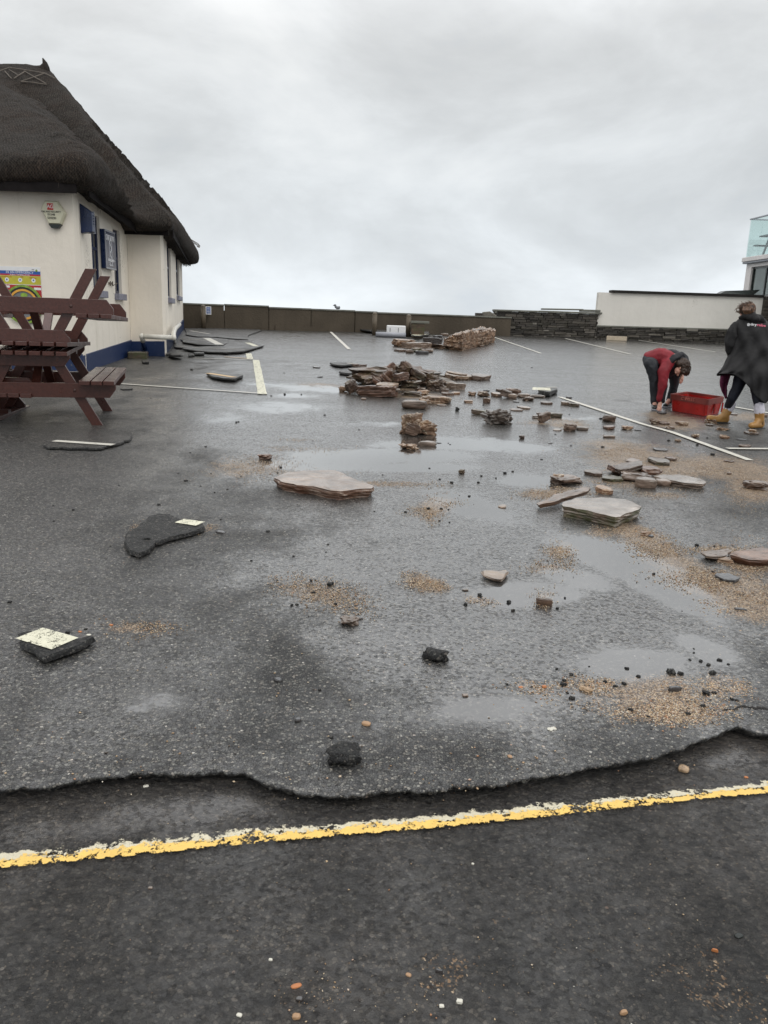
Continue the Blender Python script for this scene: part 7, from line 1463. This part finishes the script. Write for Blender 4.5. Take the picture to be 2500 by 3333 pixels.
for an, tops, gy, lab in ((anL, (1185, 1345), gl_, 0), (anR, (1560, 1370), gr_, 1)):
    dd = gy.y-YW
    if lab == 0: sh0, sh1, heel, toe, mid = w(1188, 1385, dd), w(1150, 1450, dd), w(1160, 1512, dd+.03), w(968, 1478, dd-.02), w(1060, 1495, dd)
    else: sh0, sh1, heel, toe, mid = w(1558, 1415, dd+.04), w(1560, 1480, dd+.04), w(1570, 1560, dd+.06), w(1462, 1568, dd-.06), w(1510, 1565, dd+.0)
    for q in (heel, toe, mid): q.z = max(gz(q.y)+.048, q.z)
    bt = melt('boot', [[(sh0, .066), (sh1, .058), (heel, .052)], [(heel, .050), (mid, .048), (toe, .040)], [(sh1, .05), (mid, .045)]], M_boot, wom, .008, 5)
    mb = MB(); dv = toe-heel; dv.z = 0; dv.normalize(); sdv = Vector((-dv.y, dv.x, 0))*.048; A_ = heel-dv*.052; B2_ = toe+dv*.042; lo_ = min(0.0, 0)
    mb.loft([[Vector((p_.x, p_.y, heel.z-.05+z_+(toe.z-heel.z)*f_)) for p_, f_ in ((A_+sdv, 0), (A_-sdv, 0), (B2_-sdv*.8, 1), (B2_+sdv*.8, 1))] for z_ in (-.012, .010)]); obj('sole', mb, M_sole, bt, bevel=.006)
    up_ = (sh0-sh1).normalized()
    if lab:
        mb = MB()
        for x_ in (1590, 1603): mb.tube([w(x_, 1425, dd-.0), w(x_-1, 1500, dd-.0), w(x_-3, 1560, dd+.0)], .004, 5)
        obj('stripes', mb, M_sole, bt)
    sk = melt('sock_cuff', [[(sh0+up_*.004, .067), (sh0+up_*.045, .068), (sh0+up_*.085, .064)]], M_sock, wom, .008, 3); crumple(sk, .006, 30); gb = melt('grey_band', [[(sh0-up_*.004, .0655), (sh0+up_*.012, .0655)]], M_sockg, sk, .008, 2)
# ---- red crate
A, B_0, C_0 = G('r6', 487, 1392), G('r6', 925, 1466), G('r6', 1120, 1428); D_0 = A+(C_0-B_0)
hz = U('r6', 955, 1262, B_0.y).z-B_0.z
cr = thing('red_crate', 'large faded red plastic crate on the ground between the two people', 'crate')
cen = (A+B_0+C_0+D_0)/4
def cring(f, z, ins=0): return [Vector((cen.x+(p.x-cen.x)*f, cen.y+(p.y-cen.y)*f, p.z+z)) for p in (A, B_0, C_0, D_0)]
def rounded(q, r=.05, n=4):
    out_ = []
    for i in range(4):
        p0, p1, p2 = q[i-1], q[i], q[(i+1) % 4]; a = p1+(p0-p1).normalized()*r; c_ = p1+(p2-p1).normalized()*r
        for k_ in range(n+1):
            t_ = k_/n; out_.append(a*(1-t_)**2+p1*2*t_*(1-t_)+c_*t_**2)
    return out_
mb = MB(); seq = [rounded(cring(f, z)) for f, z in ((.90, .003), (.965, hz*.70), (.975, hz*.86), (.95, hz*.86), (.93, hz*.6), (.87, .02))]
mb.loft(seq); obj('tub', mb, M_crate, cr)
mb = MB(); seq = [rounded(cring(f, z)) for f, z in ((.978, hz*.68), (1.015, hz*.68), (1.03, hz*.98), (1.035, hz), (1.0, hz), (.985, hz*.96), (.978, hz*.68))]
mb.loft(seq, caps=False); rim = obj('rim', mb, M_crated, cr)
rb = MB()
fA, fB = cring(.985, hz*.1), cring(.99, hz*.66)
for i, f in ((0, .985), (1, .02), (1, .5), (1, .97), (2, .5), (3, .5)):
    a0 = fA[i].lerp(fA[(i+1) % 4], f); a1 = fB[i].lerp(fB[(i+1) % 4], f); rb.tube([a0, a1], .014, 4)
obj('ribs', rb, M_crate, cr)
ua = (B_0-A); ua.z = 0; ua.normalize(); na = Vector((ua.y, -ua.x, 0)); q0 = cring(1.024, hz*.84)
ctr = q0[0].lerp(q0[1], .50)+na*.006; mm = Matrix(((ua.x, 0, na.x), (ua.y, 0, na.y), (0, 1, 0))).to_4x4(); mm.translation = ctr
text_mesh('lettering', 'C WILLS', .062, M_emb, rim, mm, ext=.003)
seat_empties()
